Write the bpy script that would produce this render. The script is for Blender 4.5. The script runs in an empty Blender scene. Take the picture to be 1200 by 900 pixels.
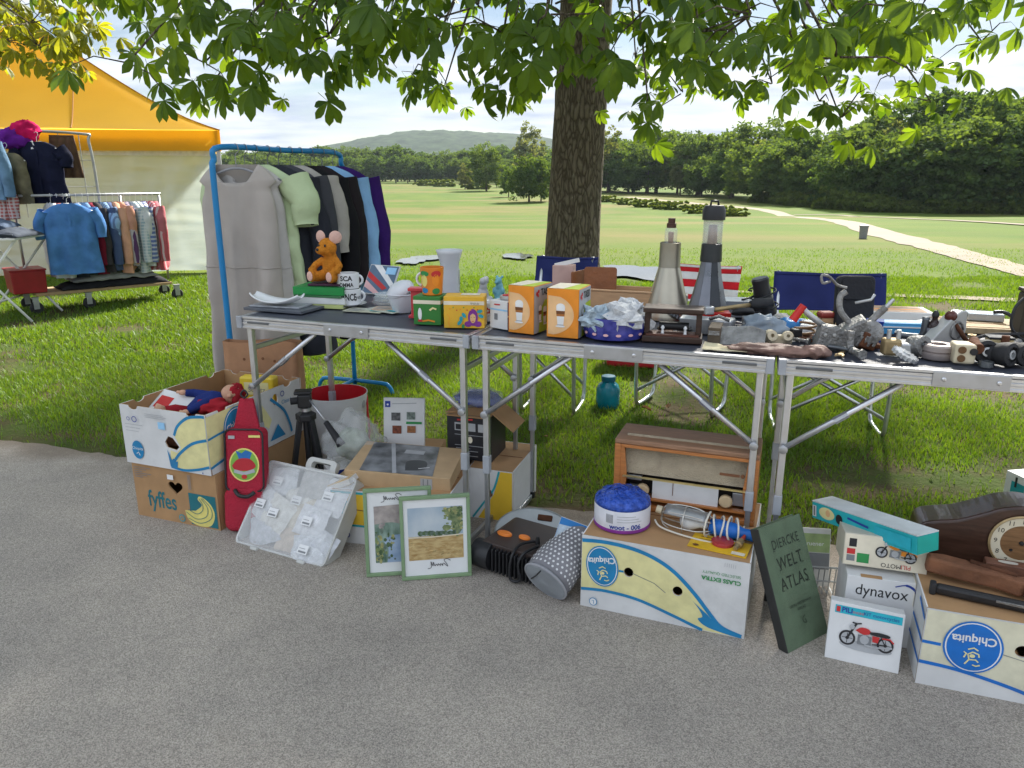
import bpy, bmesh, math, random
import numpy as np
from mathutils import Matrix, Vector, Euler, noise

random.seed(7); rng = np.random.default_rng(11)
sc = bpy.context.scene
C = sc.collection
R = math.radians

# ------------------------------------------------------------------ camera
FOC, PITCH, CAMH = 880.0, R(15.5), 1.2          # focal length in pixels of a 1200 px wide frame
cam = bpy.data.objects.new('camera', bpy.data.cameras.new('camera')); C.objects.link(cam)
cam.location = (0, 0, CAMH); cam.rotation_euler = (R(90) - PITCH, 0, 0)
cam.data.lens = FOC / 1200 * 36; cam.data.sensor_width = 36
cam.data.clip_start = 0.05; cam.data.clip_end = 8000
sc.camera = cam

# ------------------------------------------------------------------ sky, sun, exposure
SUN_EL, SUN_AZ = R(38), R(24)                    # ahead of the camera, to its right
w = bpy.data.worlds.new('World'); sc.world = w; w.use_nodes = True
nt = w.node_tree; nt.nodes.clear()
def N(t, ty, **kw):
    n = t.nodes.new(ty)
    for k, v in kw.items(): setattr(n, k, v)
    return n
sky = N(nt, 'ShaderNodeTexSky', sky_type='NISHITA', sun_disc=False)
sky.sun_elevation = SUN_EL; sky.sun_rotation = SUN_AZ
sky.air_density = 1.0; sky.dust_density = 0.4
tc = N(nt, 'ShaderNodeTexCoord'); sep = N(nt, 'ShaderNodeSeparateXYZ')
nt.links.new(tc.outputs['Generated'], sep.inputs[0])
def mth(t, op, a, b=None, clamp=False):
    n = N(t, 'ShaderNodeMath', operation=op, use_clamp=clamp)
    for i, q in enumerate((a, b)):
        if q is None: continue
        if isinstance(q, (int, float)): n.inputs[i].default_value = q
        else: t.links.new(q, n.inputs[i])
    return n.outputs[0]
zc = mth(nt, 'ADD', mth(nt, 'MAXIMUM', sep.outputs[2], 0.0), 0.12)
cmb = N(nt, 'ShaderNodeCombineXYZ')
nt.links.new(mth(nt, 'DIVIDE', sep.outputs[0], zc), cmb.inputs[0])
nt.links.new(mth(nt, 'DIVIDE', sep.outputs[1], zc), cmb.inputs[1])
cn = N(nt, 'ShaderNodeTexNoise'); cn.inputs['Scale'].default_value = 0.62; cn.inputs['Detail'].default_value = 8
cn.inputs['Roughness'].default_value = 0.55; cn.inputs['Distortion'].default_value = 0.3
mp = N(nt, 'ShaderNodeMapping'); mp.inputs['Location'].default_value = (3.3, 1.2, 0.0); mp.inputs['Scale'].default_value = (1.0, 1.5, 1)
nt.links.new(cmb.outputs[0], mp.inputs[0]); nt.links.new(mp.outputs[0], cn.inputs[0])
rp = N(nt, 'ShaderNodeValToRGB'); rp.color_ramp.elements[0].position = 0.39; rp.color_ramp.elements[1].position = 0.56
nt.links.new(cn.outputs[0], rp.inputs[0])
cn2 = N(nt, 'ShaderNodeTexNoise'); cn2.inputs['Scale'].default_value = 1.7; cn2.inputs['Detail'].default_value = 6
nt.links.new(mp.outputs[0], cn2.inputs[0])
rp2 = N(nt, 'ShaderNodeValToRGB')
rp2.color_ramp.elements[0].position = 0.35; rp2.color_ramp.elements[0].color = (1.5, 1.75, 2.2, 1)
rp2.color_ramp.elements[1].position = 0.65; rp2.color_ramp.elements[1].color = (2.75, 2.85, 3.0, 1)
nt.links.new(cn2.outputs[0], rp2.inputs[0])
# overcast luminance law: clouds brighten from the horizon up to the zenith
lum = mth(nt, 'ADD', mth(nt, 'MULTIPLY', mth(nt, 'MAXIMUM', sep.outputs[2], 0.0), 2.0), 0.85)
cl_ = N(nt, 'ShaderNodeVectorMath', operation='SCALE'); nt.links.new(rp2.outputs[0], cl_.inputs[0]); nt.links.new(lum, cl_.inputs['Scale'])
mx = N(nt, 'ShaderNodeMixRGB'); nt.links.new(rp.outputs[0], mx.inputs[0])
dim = N(nt, 'ShaderNodeVectorMath', operation='SCALE'); dim.inputs['Scale'].default_value = 0.27; nt.links.new(sky.outputs[0], dim.inputs[0])
nt.links.new(dim.outputs[0], mx.inputs[1]); nt.links.new(cl_.outputs[0], mx.inputs[2])
bg = N(nt, 'ShaderNodeBackground'); bg.inputs[1].default_value = 0.12
out = N(nt, 'ShaderNodeOutputWorld')
nt.links.new(mx.outputs[0], bg.inputs[0]); nt.links.new(bg.outputs[0], out.inputs[0])
sl = bpy.data.lights.new('sun', 'SUN'); sl.energy = 4.5; sl.angle = R(5.0); sl.color = (1.0, 0.95, 0.86)
so = bpy.data.objects.new('sun', sl); C.objects.link(so); so.location = (6, 12, 12)
sd = Vector((math.sin(SUN_AZ) * math.cos(SUN_EL), math.cos(SUN_AZ) * math.cos(SUN_EL), math.sin(SUN_EL)))
so.rotation_euler = sd.to_track_quat('Z', 'Y').to_euler()
vs = sc.view_settings
vs.view_transform = 'Standard'; vs.look = 'None'; vs.exposure = 1.65; vs.gamma = 1.0; vs.use_curve_mapping = False

# ------------------------------------------------------------------ helpers
SP, CP = math.sin(PITCH), math.cos(PITCH)
def ray(x, y):
    u = (x - 600) / FOC; v = (450 - y) / FOC
    return u, CP + v * SP, -SP + v * CP
def at(x, y, z=0.0):                              # where a sight line of the survey meets the level z
    d = ray(x, y); t = (z - CAMH) / d[2]; return Vector((d[0] * t, d[1] * t, z))
def atd(x, y, Y):                                 # ... meets the distance Y
    d = ray(x, y); t = Y / d[1]; return Vector((d[0] * t, Y, CAMH + d[2] * t))
def sstep(t): t = min(1, max(0, t)); return t * t * (3 - 2 * t)
def tz(x, y):                                     # ground height: level by the path, then a gentle fall to the meadow
    q = max(0.0, min(1.0, (y - 8.0) / 72.0)); z = -2.9 * (math.sqrt(q * q + 0.01) - 0.1) / 0.905
    if y > 80: z += 1.9 * min(1, (y - 80) / 270.0) * (0.55 + 0.45 * sstep((40 - x) / 120))
    if 10 < y: z += 0.05 * min(1, (y - 10) / 20) * noise.noise((x * 0.11, y * 0.08, 0.3))
    return z
def att(x, y):                                    # ... meets the terrain
    d = ray(x, y); t = 1.0
    for k in range(4000):
        if CAMH + d[2] * t <= tz(d[0] * t, d[1] * t) or t > 900: break
        t *= 1.004
    return Vector((d[0] * t, d[1] * t, tz(d[0] * t, d[1] * t)))

def M4(loc=(0, 0, 0), rot=(0, 0, 0), s=(1, 1, 1)):
    return Matrix.LocRotScale(Vector(loc), Euler(rot), Vector(s) if not isinstance(s, (int, float)) else Vector((s, s, s)))

class MB:
    def __init__(s, m=None): s.v = []; s.f = []; s.m = m or Matrix()
    def add(s, vs, fs, m=None):
        b = len(s.v); mm = s.m @ m if m is not None else s.m
        s.v += [mm @ Vector(v) for v in vs]; s.f += [tuple(i + b for i in f) for f in fs]; return s
    def box(s, c, d, rot=(0, 0, 0), taper=(1, 1)):
        x, y, z = [q / 2 for q in d]; tx, ty = taper
        vs = [(-x, -y, -z), (x, -y, -z), (x, y, -z), (-x, y, -z), (-x * tx, -y * ty, z), (x * tx, -y * ty, z), (x * tx, y * ty, z), (-x * tx, y * ty, z)]
        return s.add(vs, [(3, 2, 1, 0), (4, 5, 6, 7), (0, 1, 5, 4), (1, 2, 6, 5), (2, 3, 7, 6), (3, 0, 4, 7)], M4(c, rot))
    def bar(s, a, b, wd, th, up=(0, 0, 1)):       # rectangular bar from a to b
        a = Vector(a); b = Vector(b); d = (b - a); L = d.length; d.normalize()
        x = Vector(up).cross(d)
        if x.length < 1e-4: x = Vector((1, 0, 0)).cross(d)
        x.normalize(); y = d.cross(x)
        m = Matrix((x, y, d)).transposed().to_4x4(); m.translation = (a + b) / 2
        vs = MB().box((0, 0, 0), (wd, th, L)); return s.add(vs.v, vs.f, m)
    def prism(s, pts, z0, z1, m=None):            # 2D outline extruded
        n = len(pts); vs = [(p[0], p[1], z0) for p in pts] + [(p[0], p[1], z1) for p in pts]
        fs = [tuple(range(n - 1, -1, -1)), tuple(range(n, 2 * n))] + [(i, (i + 1) % n, n + (i + 1) % n, n + i) for i in range(n)]
        return s.add(vs, fs, m)
    def flat(s, pts, z=0.0, m=None):
        return s.add([(p[0], p[1], z) for p in pts], [tuple(range(len(pts)))], m)
    def stroke(s, pts, wd, z=0.0, m=None):        # flat ribbon
        n = len(pts); L = []; Rr = []
        for i, p in enumerate(pts):
            a = pts[max(0, i - 1)]; b = pts[min(n - 1, i + 1)]
            dx, dy = b[0] - a[0], b[1] - a[1]; l = math.hypot(dx, dy) or 1
            ww = wd[i] if isinstance(wd, (list, tuple)) else wd
            nx, ny = -dy / l * ww / 2, dx / l * ww / 2
            L.append((p[0] + nx, p[1] + ny, z)); Rr.append((p[0] - nx, p[1] - ny, z))
        return s.add(L + Rr, [(i, n + i, n + i + 1, i + 1) for i in range(n - 1)], m)
    def tube(s, pts, r, n=8, caps=True, closed=False, m=None, flat=1.0):
        pts = [Vector(p) for p in pts]; k = len(pts)
        rs = list(r) if isinstance(r, (list, tuple)) else [r] * k
        T = []
        for i in range(k):
            a = pts[(i - 1) % k] if closed else pts[max(0, i - 1)]; b = pts[(i + 1) % k] if closed else pts[min(k - 1, i + 1)]
            t = b - a; T.append(t.normalized() if t.length > 1e-9 else Vector((0, 0, 1)))
        nx = T[0].orthogonal().normalized(); vs = []
        for i in range(k):
            nx = nx - T[i] * nx.dot(T[i])
            nx = nx.normalized() if nx.length > 1e-6 else T[i].orthogonal().normalized()
            by = T[i].cross(nx)
            for j in range(n):
                an = 2 * math.pi * j / n
                vs.append(pts[i] + nx * (math.cos(an) * rs[i]) + by * (math.sin(an) * rs[i] * flat))
        fs = []
        for i in range(k if closed else k - 1):
            i2 = (i + 1) % k
            for j in range(n): fs.append((i * n + j, i * n + (j + 1) % n, i2 * n + (j + 1) % n, i2 * n + j))
        if caps and not closed: fs += [tuple(range(n - 1, -1, -1)), tuple((k - 1) * n + j for j in range(n))]
        return s.add(vs, fs, m)
    def lathe(s, prof, n=28, m=None, sx=1, sy=1, caps=True):
        vs = []; fs = []; k = len(prof)
        for r, z in prof:
            for j in range(n):
                a = 2 * math.pi * j / n; vs.append((max(r, 1e-5) * math.cos(a) * sx, max(r, 1e-5) * math.sin(a) * sy, z))
        for i in range(k - 1):
            for j in range(n): fs.append((i * n + j, i * n + (j + 1) % n, (i + 1) * n + (j + 1) % n, (i + 1) * n + j))
        if caps and prof[0][0] > 1e-4: fs.append(tuple(range(n - 1, -1, -1)))
        if caps and prof[-1][0] > 1e-4: fs.append(tuple((k - 1) * n + j for j in range(n)))
        return s.add(vs, fs, m)
    def cyl(s, a, b, r, n=16, r2=None): return s.tube([a, b], [r, r if r2 is None else r2], n)
    def ball(s, c, r, n=14, k=9, rot=(0, 0, 0)):
        r = (r, r, r) if isinstance(r, (int, float)) else r
        pr = [(math.sin(math.pi * i / k), -math.cos(math.pi * i / k)) for i in range(k + 1)]
        return s.lathe(pr, n, M4(c, rot, r))
    def grid(s, fn, nu, nv, m=None):
        vs = [fn(i / nu, j / nv) for j in range(nv + 1) for i in range(nu + 1)]
        return s.add(vs, [(j * (nu + 1) + i, j * (nu + 1) + i + 1, (j + 1) * (nu + 1) + i + 1, (j + 1) * (nu + 1) + i) for j in range(nv) for i in range(nu)], m)
    def loft(s, rings, closed=True, caps=True, m=None):
        n = len(rings[0]); vs = [p for r in rings for p in r]; fs = []
        for i in range(len(rings) - 1):
            for j in range(n if closed else n - 1): fs.append((i * n + j, i * n + (j + 1) % n, (i + 1) * n + (j + 1) % n, (i + 1) * n + j))
        if caps: fs += [tuple(range(n - 1, -1, -1)), tuple((len(rings) - 1) * n + j for j in range(n))]
        return s.add(vs, fs, m)
    def build(s, name, mat, parent=None, smooth=False, bevel=0.0, solid=0.0, sub=0, seg=2, disp=None):
        me = bpy.data.meshes.new(name); me.from_pydata([tuple(v) for v in s.v], [], s.f); me.update()
        return finish(me, name, mat, parent, smooth, bevel, solid, sub, seg, disp)

def finish(me, name, mat, parent=None, smooth=False, bevel=0.0, solid=0.0, sub=0, seg=2, disp=None):
    o = bpy.data.objects.new(name, me); C.objects.link(o); o.parent = parent
    me.materials.append(mat)
    if smooth:
        for p in me.polygons: p.use_smooth = True
    if smooth == 'auto':
        me.set_sharp_from_angle(angle=R(38))
    if solid:
        md = o.modifiers.new('s', 'SOLIDIFY'); md.thickness = solid; md.offset = 0
    if bevel:
        md = o.modifiers.new('b', 'BEVEL'); md.width = bevel; md.segments = seg; md.limit_method = 'ANGLE'; md.angle_limit = R(35)
    if sub:
        md = o.modifiers.new('u', 'SUBSURF'); md.levels = sub; md.render_levels = sub
    return o
def tag(o, label, cat, group=None):
    o['label'] = label; o['category'] = cat
    if group: o['group'] = group
    return o
def struct(o): o['kind'] = 'structure'; return o
def stuff(o): o['kind'] = 'stuff'; return o
def thing(name, label, cat, loc=(0, 0, 0), rot=(0, 0, 0), group=None):
    o = bpy.data.objects.new(name, None); C.objects.link(o); o.empty_display_size = 0.1
    o.location = loc; o.rotation_euler = rot if not isinstance(rot, (int, float)) else (0, 0, rot)
    return tag(o, label, cat, group)
def copy_tree(o, parent=None):
    c = o.copy(); C.objects.link(c); c.parent = parent
    for ch in list(o.children): copy_tree(ch, c)
    return c
def curve_mesh(outer, holes=(), th=0.0):          # a sheet with real openings
    cu = bpy.data.curves.new('sheet', 'CURVE'); cu.dimensions = '2D'; cu.fill_mode = 'BOTH'; cu.extrude = th / 2
    for pts in [outer] + list(holes):
        sp = cu.splines.new('POLY'); sp.points.add(len(pts) - 1); sp.use_cyclic_u = True
        for p, q in zip(sp.points, pts): p.co = (q[0], q[1], 0, 1)
    o = bpy.data.objects.new('sheet', cu); me = bpy.data.meshes.new_from_object(o)
    bpy.data.objects.remove(o); bpy.data.curves.remove(cu); return me
def panel(name, outer, holes, th, mat, parent, m):
    me = curve_mesh(outer, holes, th); me.transform(m); me.update()
    return finish(me, name, mat, parent)
def text_mesh(body, size, shear=0.0, bold=0.0, spacing=1.0, align='CENTER', sx=1.0, extrude=0.0):
    cu = bpy.data.curves.new('print', 'FONT'); cu.body = body; cu.size = size; cu.shear = shear; cu.offset = bold
    cu.space_character = spacing; cu.align_x = align; cu.align_y = 'CENTER'; cu.resolution_u = 3; cu.extrude = extrude
    o = bpy.data.objects.new('print', cu); me = bpy.data.meshes.new_from_object(o)
    bpy.data.objects.remove(o); bpy.data.curves.remove(cu)
    me.transform(Matrix.Diagonal((sx, 1, 1, 1))); return me
def add_text(mb, body, size, m, **kw):
    me = text_mesh(body, size, **kw)
    mb.add([v.co.copy() for v in me.vertices], [tuple(p.vertices) for p in me.polygons], m); bpy.data.meshes.remove(me); return mb
def ell(cx, cy, rx, ry, n=28, rot=0.0, a0=0.0, a1=2 * math.pi):
    full = abs(a1 - a0) > 6.28; k = n if full else n + 1; o = []
    for i in range(k):
        a = a0 + (a1 - a0) * i / n; x, y = rx * math.cos(a), ry * math.sin(a)
        o.append((cx + x * math.cos(rot) - y * math.sin(rot), cy + x * math.sin(rot) + y * math.cos(rot)))
    return o
def rect(x0, y0, x1, y1): return [(x0, y0), (x1, y0), (x1, y1), (x0, y1)]
def rrect(x0, y0, x1, y1, r, n=4):
    o = []
    for cx, cy, a in ((x1 - r, y0 + r, -90), (x1 - r, y1 - r, 0), (x0 + r, y1 - r, 90), (x0 + r, y0 + r, 180)):
        for i in range(n + 1): o.append((cx + r * math.cos(R(a + 90 * i / n)), cy + r * math.sin(R(a + 90 * i / n))))
    return o
def bez(pts, n=10):                                # Catmull-Rom through points
    o = []; P = [Vector(p) for p in pts]
    for i in range(len(P) - 1):
        a = P[max(0, i - 1)]; b = P[i]; c = P[i + 1]; d = P[min(len(P) - 1, i + 2)]
        for k in range(n):
            t = k / n; o.append(0.5 * ((2 * b) + (c - a) * t + (2 * a - 5 * b + 4 * c - d) * t * t + (3 * b - a - 3 * c + d) * t ** 3))
    o.append(P[-1]); return o
def face_frame(o, x, n):                           # matrix of a face: origin, direction along it, outward normal
    x = Vector(x).normalized(); n = Vector(n).normalized(); y = n.cross(x)
    m = Matrix((x, y, n)).transposed().to_4x4(); m.translation = Vector(o); return m

# ------------------------------------------------------------------ materials
MATS = {}
def pm(name, col, rough=0.6, metal=0.0, var=0.12, scale=18.0, bump=0.0, bscale=60.0, spec=0.5, col2=None, trans=0.0, sss=0.0, coat=0.0, dirt=0.0, stretch=None, ior=1.45, alpha=1.0):
    if name in MATS: return MATS[name]
    m = bpy.data.materials.new(name); m.use_nodes = True; t = m.node_tree; b = t.nodes['Principled BSDF']
    b.inputs['Roughness'].default_value = rough; b.inputs['Metallic'].default_value = metal
    b.inputs['Specular IOR Level'].default_value = spec; b.inputs['Transmission Weight'].default_value = trans
    b.inputs['Coat Weight'].default_value = coat; b.inputs['IOR'].default_value = ior; b.inputs['Alpha'].default_value = alpha
    tc = N(t, 'ShaderNodeTexCoord'); vec = tc.outputs['Object']
    if stretch:
        mp = N(t, 'ShaderNodeMapping'); mp.inputs['Scale'].default_value = stretch; t.links.new(vec, mp.inputs[0]); vec = mp.outputs[0]
    n1 = N(t, 'ShaderNodeTexNoise'); n1.inputs['Scale'].default_value = scale; n1.inputs['Detail'].default_value = 5; t.links.new(vec, n1.inputs[0])
    r1 = N(t, 'ShaderNodeValToRGB'); e = r1.color_ramp.elements; e[0].position = 0.3; e[1].position = 0.7
    c = Vector(col[:3]); c2 = Vector(col2[:3]) if col2 else c * (1 + var)
    e[0].color = (*(c * (1 - var)), 1); e[1].color = (*c2, 1)
    t.links.new(n1.outputs[0], r1.inputs[0]); colout = r1.outputs[0]
    if dirt:
        n3 = N(t, 'ShaderNodeTexNoise'); n3.inputs['Scale'].default_value = scale * 0.35; n3.inputs['Detail'].default_value = 9; n3.inputs['Roughness'].default_value = 0.7
        t.links.new(vec, n3.inputs[0]); r3 = N(t, 'ShaderNodeValToRGB'); r3.color_ramp.elements[0].position = 0.5; r3.color_ramp.elements[1].position = 0.72
        r3.color_ramp.elements[1].color = (dirt, dirt, dirt, 1)
        t.links.new(n3.outputs[0], r3.inputs[0]); mx = N(t, 'ShaderNodeMixRGB'); t.links.new(r3.outputs[0], mx.inputs[0])
        t.links.new(colout, mx.inputs[1]); mx.inputs[2].default_value = (0.10, 0.075, 0.05, 1); colout = mx.outputs[0]
    t.links.new(colout, b.inputs['Base Color'])
    rr = N(t, 'ShaderNodeMapRange'); rr.inputs['To Min'].default_value = max(0, rough - 0.08); rr.inputs['To Max'].default_value = min(1, rough + 0.1)
    t.links.new(n1.outputs[0], rr.inputs[0]); t.links.new(rr.outputs[0], b.inputs['Roughness'])
    if bump:
        n2 = N(t, 'ShaderNodeTexNoise'); n2.inputs['Scale'].default_value = bscale; n2.inputs['Detail'].default_value = 4; t.links.new(vec, n2.inputs[0])
        bp = N(t, 'ShaderNodeBump'); bp.inputs['Strength'].default_value = bump; bp.inputs['Distance'].default_value = 0.01
        t.links.new(n2.outputs[0], bp.inputs['Height']); t.links.new(bp.outputs[0], b.inputs['Normal'])
    MATS[name] = m; return m
def cloth(name, col, var=0.16, bump=0.8, bscale=18.0, rough=0.9):
    m = pm(name, col, rough=rough, var=var, scale=9, bump=bump, bscale=bscale, spec=0.15)
    return m
def leafmat(name, c1, c2, trans=0.45, rough=0.55):
    if name in MATS: return MATS[name]
    m = bpy.data.materials.new(name); m.use_nodes = True; t = m.node_tree; t.nodes.clear()
    g = N(t, 'ShaderNodeNewGeometry'); oi = N(t, 'ShaderNodeObjectInfo')
    rp = N(t, 'ShaderNodeValToRGB'); rp.color_ramp.elements[0].color = (*c1, 1); rp.color_ramp.elements[1].color = (*c2, 1)
    s = mth(t, 'ADD', mth(t, 'MULTIPLY', g.outputs['Random Per Island'], 0.75), mth(t, 'MULTIPLY', oi.outputs['Random'], 0.25))
    t.links.new(s, rp.inputs[0])
    p = N(t, 'ShaderNodeBsdfPrincipled'); p.inputs['Roughness'].default_value = rough; p.inputs['Specular IOR Level'].default_value = 0.35
    t.links.new(rp.outputs[0], p.inputs['Base Color'])
    tr = N(t, 'ShaderNodeBsdfTranslucent'); mc = N(t, 'ShaderNodeMixRGB', blend_type='MULTIPLY'); mc.inputs[0].default_value = 1
    t.links.new(rp.outputs[0], mc.inputs[1]); mc.inputs[2].default_value = (2.3, 1.9, 0.5, 1); t.links.new(mc.outputs[0], tr.inputs[0])
    if rough > 0.8: p.inputs['Specular IOR Level'].default_value = 0.08
    ms = N(t, 'ShaderNodeMixShader'); ms.inputs[0].default_value = trans
    t.links.new(p.outputs[0], ms.inputs[1]); t.links.new(tr.outputs[0], ms.inputs[2])
    o = N(t, 'ShaderNodeOutputMaterial'); t.links.new(ms.outputs[0], o.inputs[0]); MATS[name] = m; return m
# ================================================================== SETTING
# ---------------------------------------------------------------- ground sheet
def ground_material():
    m = bpy.data.materials.new('meadow'); m.use_nodes = True; t = m.node_tree; b = t.nodes['Principled BSDF']
    b.inputs['Roughness'].default_value = 0.95; b.inputs['Specular IOR Level'].default_value = 0.1
    tc = N(t, 'ShaderNodeTexCoord')
    def noi(s, d, st=None, rough=0.5):
        n = N(t, 'ShaderNodeTexNoise'); n.inputs['Scale'].default_value = s; n.inputs['Detail'].default_value = d; n.inputs['Roughness'].default_value = rough
        if st:
            q = N(t, 'ShaderNodeMapping'); q.inputs['Scale'].default_value = st; t.links.new(tc.outputs['Object'], q.inputs[0]); t.links.new(q.outputs[0], n.inputs[0])
        else: t.links.new(tc.outputs['Object'], n.inputs[0])
        return n.outputs[0]
    def ramp(x, *el):
        r = N(t, 'ShaderNodeValToRGB'); t.links.new(x, r.inputs[0])
        while len(r.color_ramp.elements) < len(el): r.color_ramp.elements.new(0.5)
        for e, (p, c) in zip(r.color_ramp.elements, el): e.position = p; e.color = (*c, 1)
        return r.outputs[0]
    def mix(f, a, c2, bl='MIX'):
        q = N(t, 'ShaderNodeMixRGB', blend_type=bl)
        for i, x in enumerate((f, a, c2)):
            if isinstance(x, (int, float)): q.inputs[i].default_value = x
            elif isinstance(x, tuple): q.inputs[i].default_value = (*x, 1)
            else: t.links.new(x, q.inputs[i])
        return q.outputs[0]
    g = ramp(noi(0.22, 6, (1, 0.35, 1)), (0.3, (0.058, 0.106, 0.010)), (0.7, (0.094, 0.132, 0.016)))
    g = mix(ramp(noi(6.0, 5), (0.40, (0, 0, 0)), (0.75, (0.45, 0.45, 0.45))), g, (0.058, 0.095, 0.018))
    dry = ramp(noi(0.075, 7, (0.5, 1.0, 1), 0.62), (0.46, (0, 0, 0)), (0.60, (0.5, 0.5, 0.5)))
    sepp = N(t, 'ShaderNodeSeparateXYZ'); t.links.new(tc.outputs['Object'], sepp.inputs[0])
    far = N(t, 'ShaderNodeMapRange'); far.inputs['From Min'].default_value = 9; far.inputs['From Max'].default_value = 16
    t.links.new(sepp.outputs[1], far.inputs[0])
    g = mix(mth(t, 'MULTIPLY', dry, far.outputs[0]), g, (0.19, 0.130, 0.058))
    nearf = N(t, 'ShaderNodeMapRange'); nearf.inputs['From Min'].default_value = 7.0; nearf.inputs['From Max'].default_value = 9.5
    nearf.inputs['To Min'].default_value = 1; nearf.inputs['To Max'].default_value = 0
    t.links.new(sepp.outputs[1], nearf.inputs[0])
    soil = ramp(noi(2.3, 7, None, 0.65), (0.40, (0.055, 0.078, 0.018)), (0.60, (0.085, 0.062, 0.036)))
    g = mix(nearf.outputs[0], g, soil)
    t.links.new(g, b.inputs['Base Color'])
    bp = N(t, 'ShaderNodeBump'); bp.inputs['Strength'].default_value = 0.5; bp.inputs['Distance'].default_value = 0.03
    t.links.new(noi(35, 4), bp.inputs['Height']); t.links.new(bp.outputs[0], b.inputs['Normal'])
    return m
def spaced(lo, hi, near, n):                      # denser near zero
    a = np.linspace(-1, 1, n); return np.sign(a) * (np.abs(a) * near + (np.abs(a) ** 4) * (hi - near))
xs = spaced(0, 1800, 30, 161)
ys = np.concatenate([np.linspace(-40, 0, 6), np.linspace(0.5, 30, 90), np.geomspace(31, 3000, 110)])
mb = MB()
W = len(xs)
mb.v = [Vector((x, y, tz(x, y))) for y in ys for x in xs]
mb.f = [(j * W + i, j * W + i + 1, (j + 1) * W + i + 1, (j + 1) * W + i) for j in range(len(ys) - 1) for i in range(W - 1)]
meadow = ground_material()
struct(mb.build('ground', meadow, smooth=True))

# ---------------------------------------------------------------- asphalt path in the foreground
E0 = Vector((-2.41, 3.335, 0)); ED = (Vector((1.29, 2.228, 0)) - E0).normalized(); EN = Vector((-ED.y, ED.x, 0))
def edge_off(s):                                   # ragged edge of the asphalt
    return 0.035 * noise.noise((s * 2.1, 0.7, 0)) + 0.02 * noise.noise((s * 9, 4.1, 0)) + 0.012 * noise.noise((s * 31, 1.1, 0))
def asphalt_material():
    m = bpy.data.materials.new('asphalt'); m.use_nodes = True; t = m.node_tree; b = t.nodes['Principled BSDF']
    b.inputs['Roughness'].default_value = 0.88; b.inputs['Specular IOR Level'].default_value = 0.3
    tc = N(t, 'ShaderNodeTexCoord')
    v = N(t, 'ShaderNodeTexVoronoi'); v.inputs['Scale'].default_value = 400; t.links.new(tc.outputs['Object'], v.inputs[0])
    r = N(t, 'ShaderNodeValToRGB'); r.color_ramp.elements[0].position = 0.0; r.color_ramp.elements[0].color = (0.25, 0.225, 0.195, 1)
    r.color_ramp.elements[1].position = 1.0; r.color_ramp.elements[1].color = (0.57, 0.515, 0.445, 1)
    sp = N(t, 'ShaderNodeSeparateColor'); t.links.new(v.outputs['Color'], sp.inputs[0]); t.links.new(sp.outputs[0], r.inputs[0])
    n = N(t, 'ShaderNodeTexNoise'); n.inputs['Scale'].default_value = 1.3; n.inputs['Detail'].default_value = 9; n.inputs['Roughness'].default_value = 0.65; t.links.new(tc.outputs['Object'], n.inputs[0])
    r2 = N(t, 'ShaderNodeValToRGB'); r2.color_ramp.elements[0].position = 0.3; r2.color_ramp.elements[0].color = (0.66, 0.66, 0.67, 1)
    r2.color_ramp.elements[1].position = 0.72; r2.color_ramp.elements[1].color = (1.1, 1.08, 1.05, 1); t.links.new(n.outputs[0], r2.inputs[0])
    mx = N(t, 'ShaderNodeMixRGB', blend_type='MULTIPLY'); mx.inputs[0].default_value = 1
    t.links.new(r.outputs[0], mx.inputs[1]); t.links.new(r2.outputs[0], mx.inputs[2])
    # mud stains and sandy patches with their own shapes
    n3 = N(t, 'ShaderNodeTexNoise'); n3.inputs['Scale'].default_value = 2.6; n3.inputs['Detail'].default_value = 7; n3.inputs['Roughness'].default_value = 0.7; t.links.new(tc.outputs['Object'], n3.inputs[0])
    r3 = N(t, 'ShaderNodeValToRGB'); r3.color_ramp.elements[0].position = 0.62; r3.color_ramp.elements[1].position = 0.78; r3.color_ramp.elements[1].color = (0.5, 0.5, 0.5, 1)
    t.links.new(n3.outputs[0], r3.inputs[0]); mx3 = N(t, 'ShaderNodeMixRGB'); t.links.new(r3.outputs[0], mx3.inputs[0]); t.links.new(mx.outputs[0], mx3.inputs[1]); mx3.inputs[2].default_value = (0.16, 0.13, 0.10, 1)
    # sandy margin along the lawn edge
    sx = N(t, 'ShaderNodeVectorMath', operation='DOT_PRODUCT'); sx.inputs[1].default_value = tuple(EN); t.links.new(tc.outputs['Object'], sx.inputs[0])
    gap = mth(t, 'ADD', mth(t, 'SUBTRACT', E0.dot(EN), sx.outputs['Value']), mth(t, 'MULTIPLY', mth(t, 'SUBTRACT', n3.outputs[0], 0.5), 0.5))
    mr = N(t, 'ShaderNodeMapRange'); mr.inputs['From Max'].default_value = 0.22; mr.inputs['To Min'].default_value = 0.75; mr.inputs['To Max'].default_value = 0.0; t.links.new(gap, mr.inputs[0])
    mx5 = N(t, 'ShaderNodeMixRGB'); t.links.new(mr.outputs[0], mx5.inputs[0]); t.links.new(mx3.outputs[0], mx5.inputs[1]); mx5.inputs[2].default_value = (0.17, 0.13, 0.09, 1)
    t.links.new(mx5.outputs[0], b.inputs['Base Color'])
    v2 = N(t, 'ShaderNodeTexVoronoi'); v2.inputs['Scale'].default_value = 400; t.links.new(tc.outputs['Object'], v2.inputs[0])
    bp = N(t, 'ShaderNodeBump'); bp.inputs['Strength'].default_value = 0.6; bp.inputs['Distance'].default_value = 0.003; bp.invert = True
    t.links.new(v2.outputs['Distance'], bp.inputs['Height']); t.links.new(bp.outputs[0], b.inputs['Normal'])
    return m
mb = MB(); ss = np.arange(-9, 12, 0.03)
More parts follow.
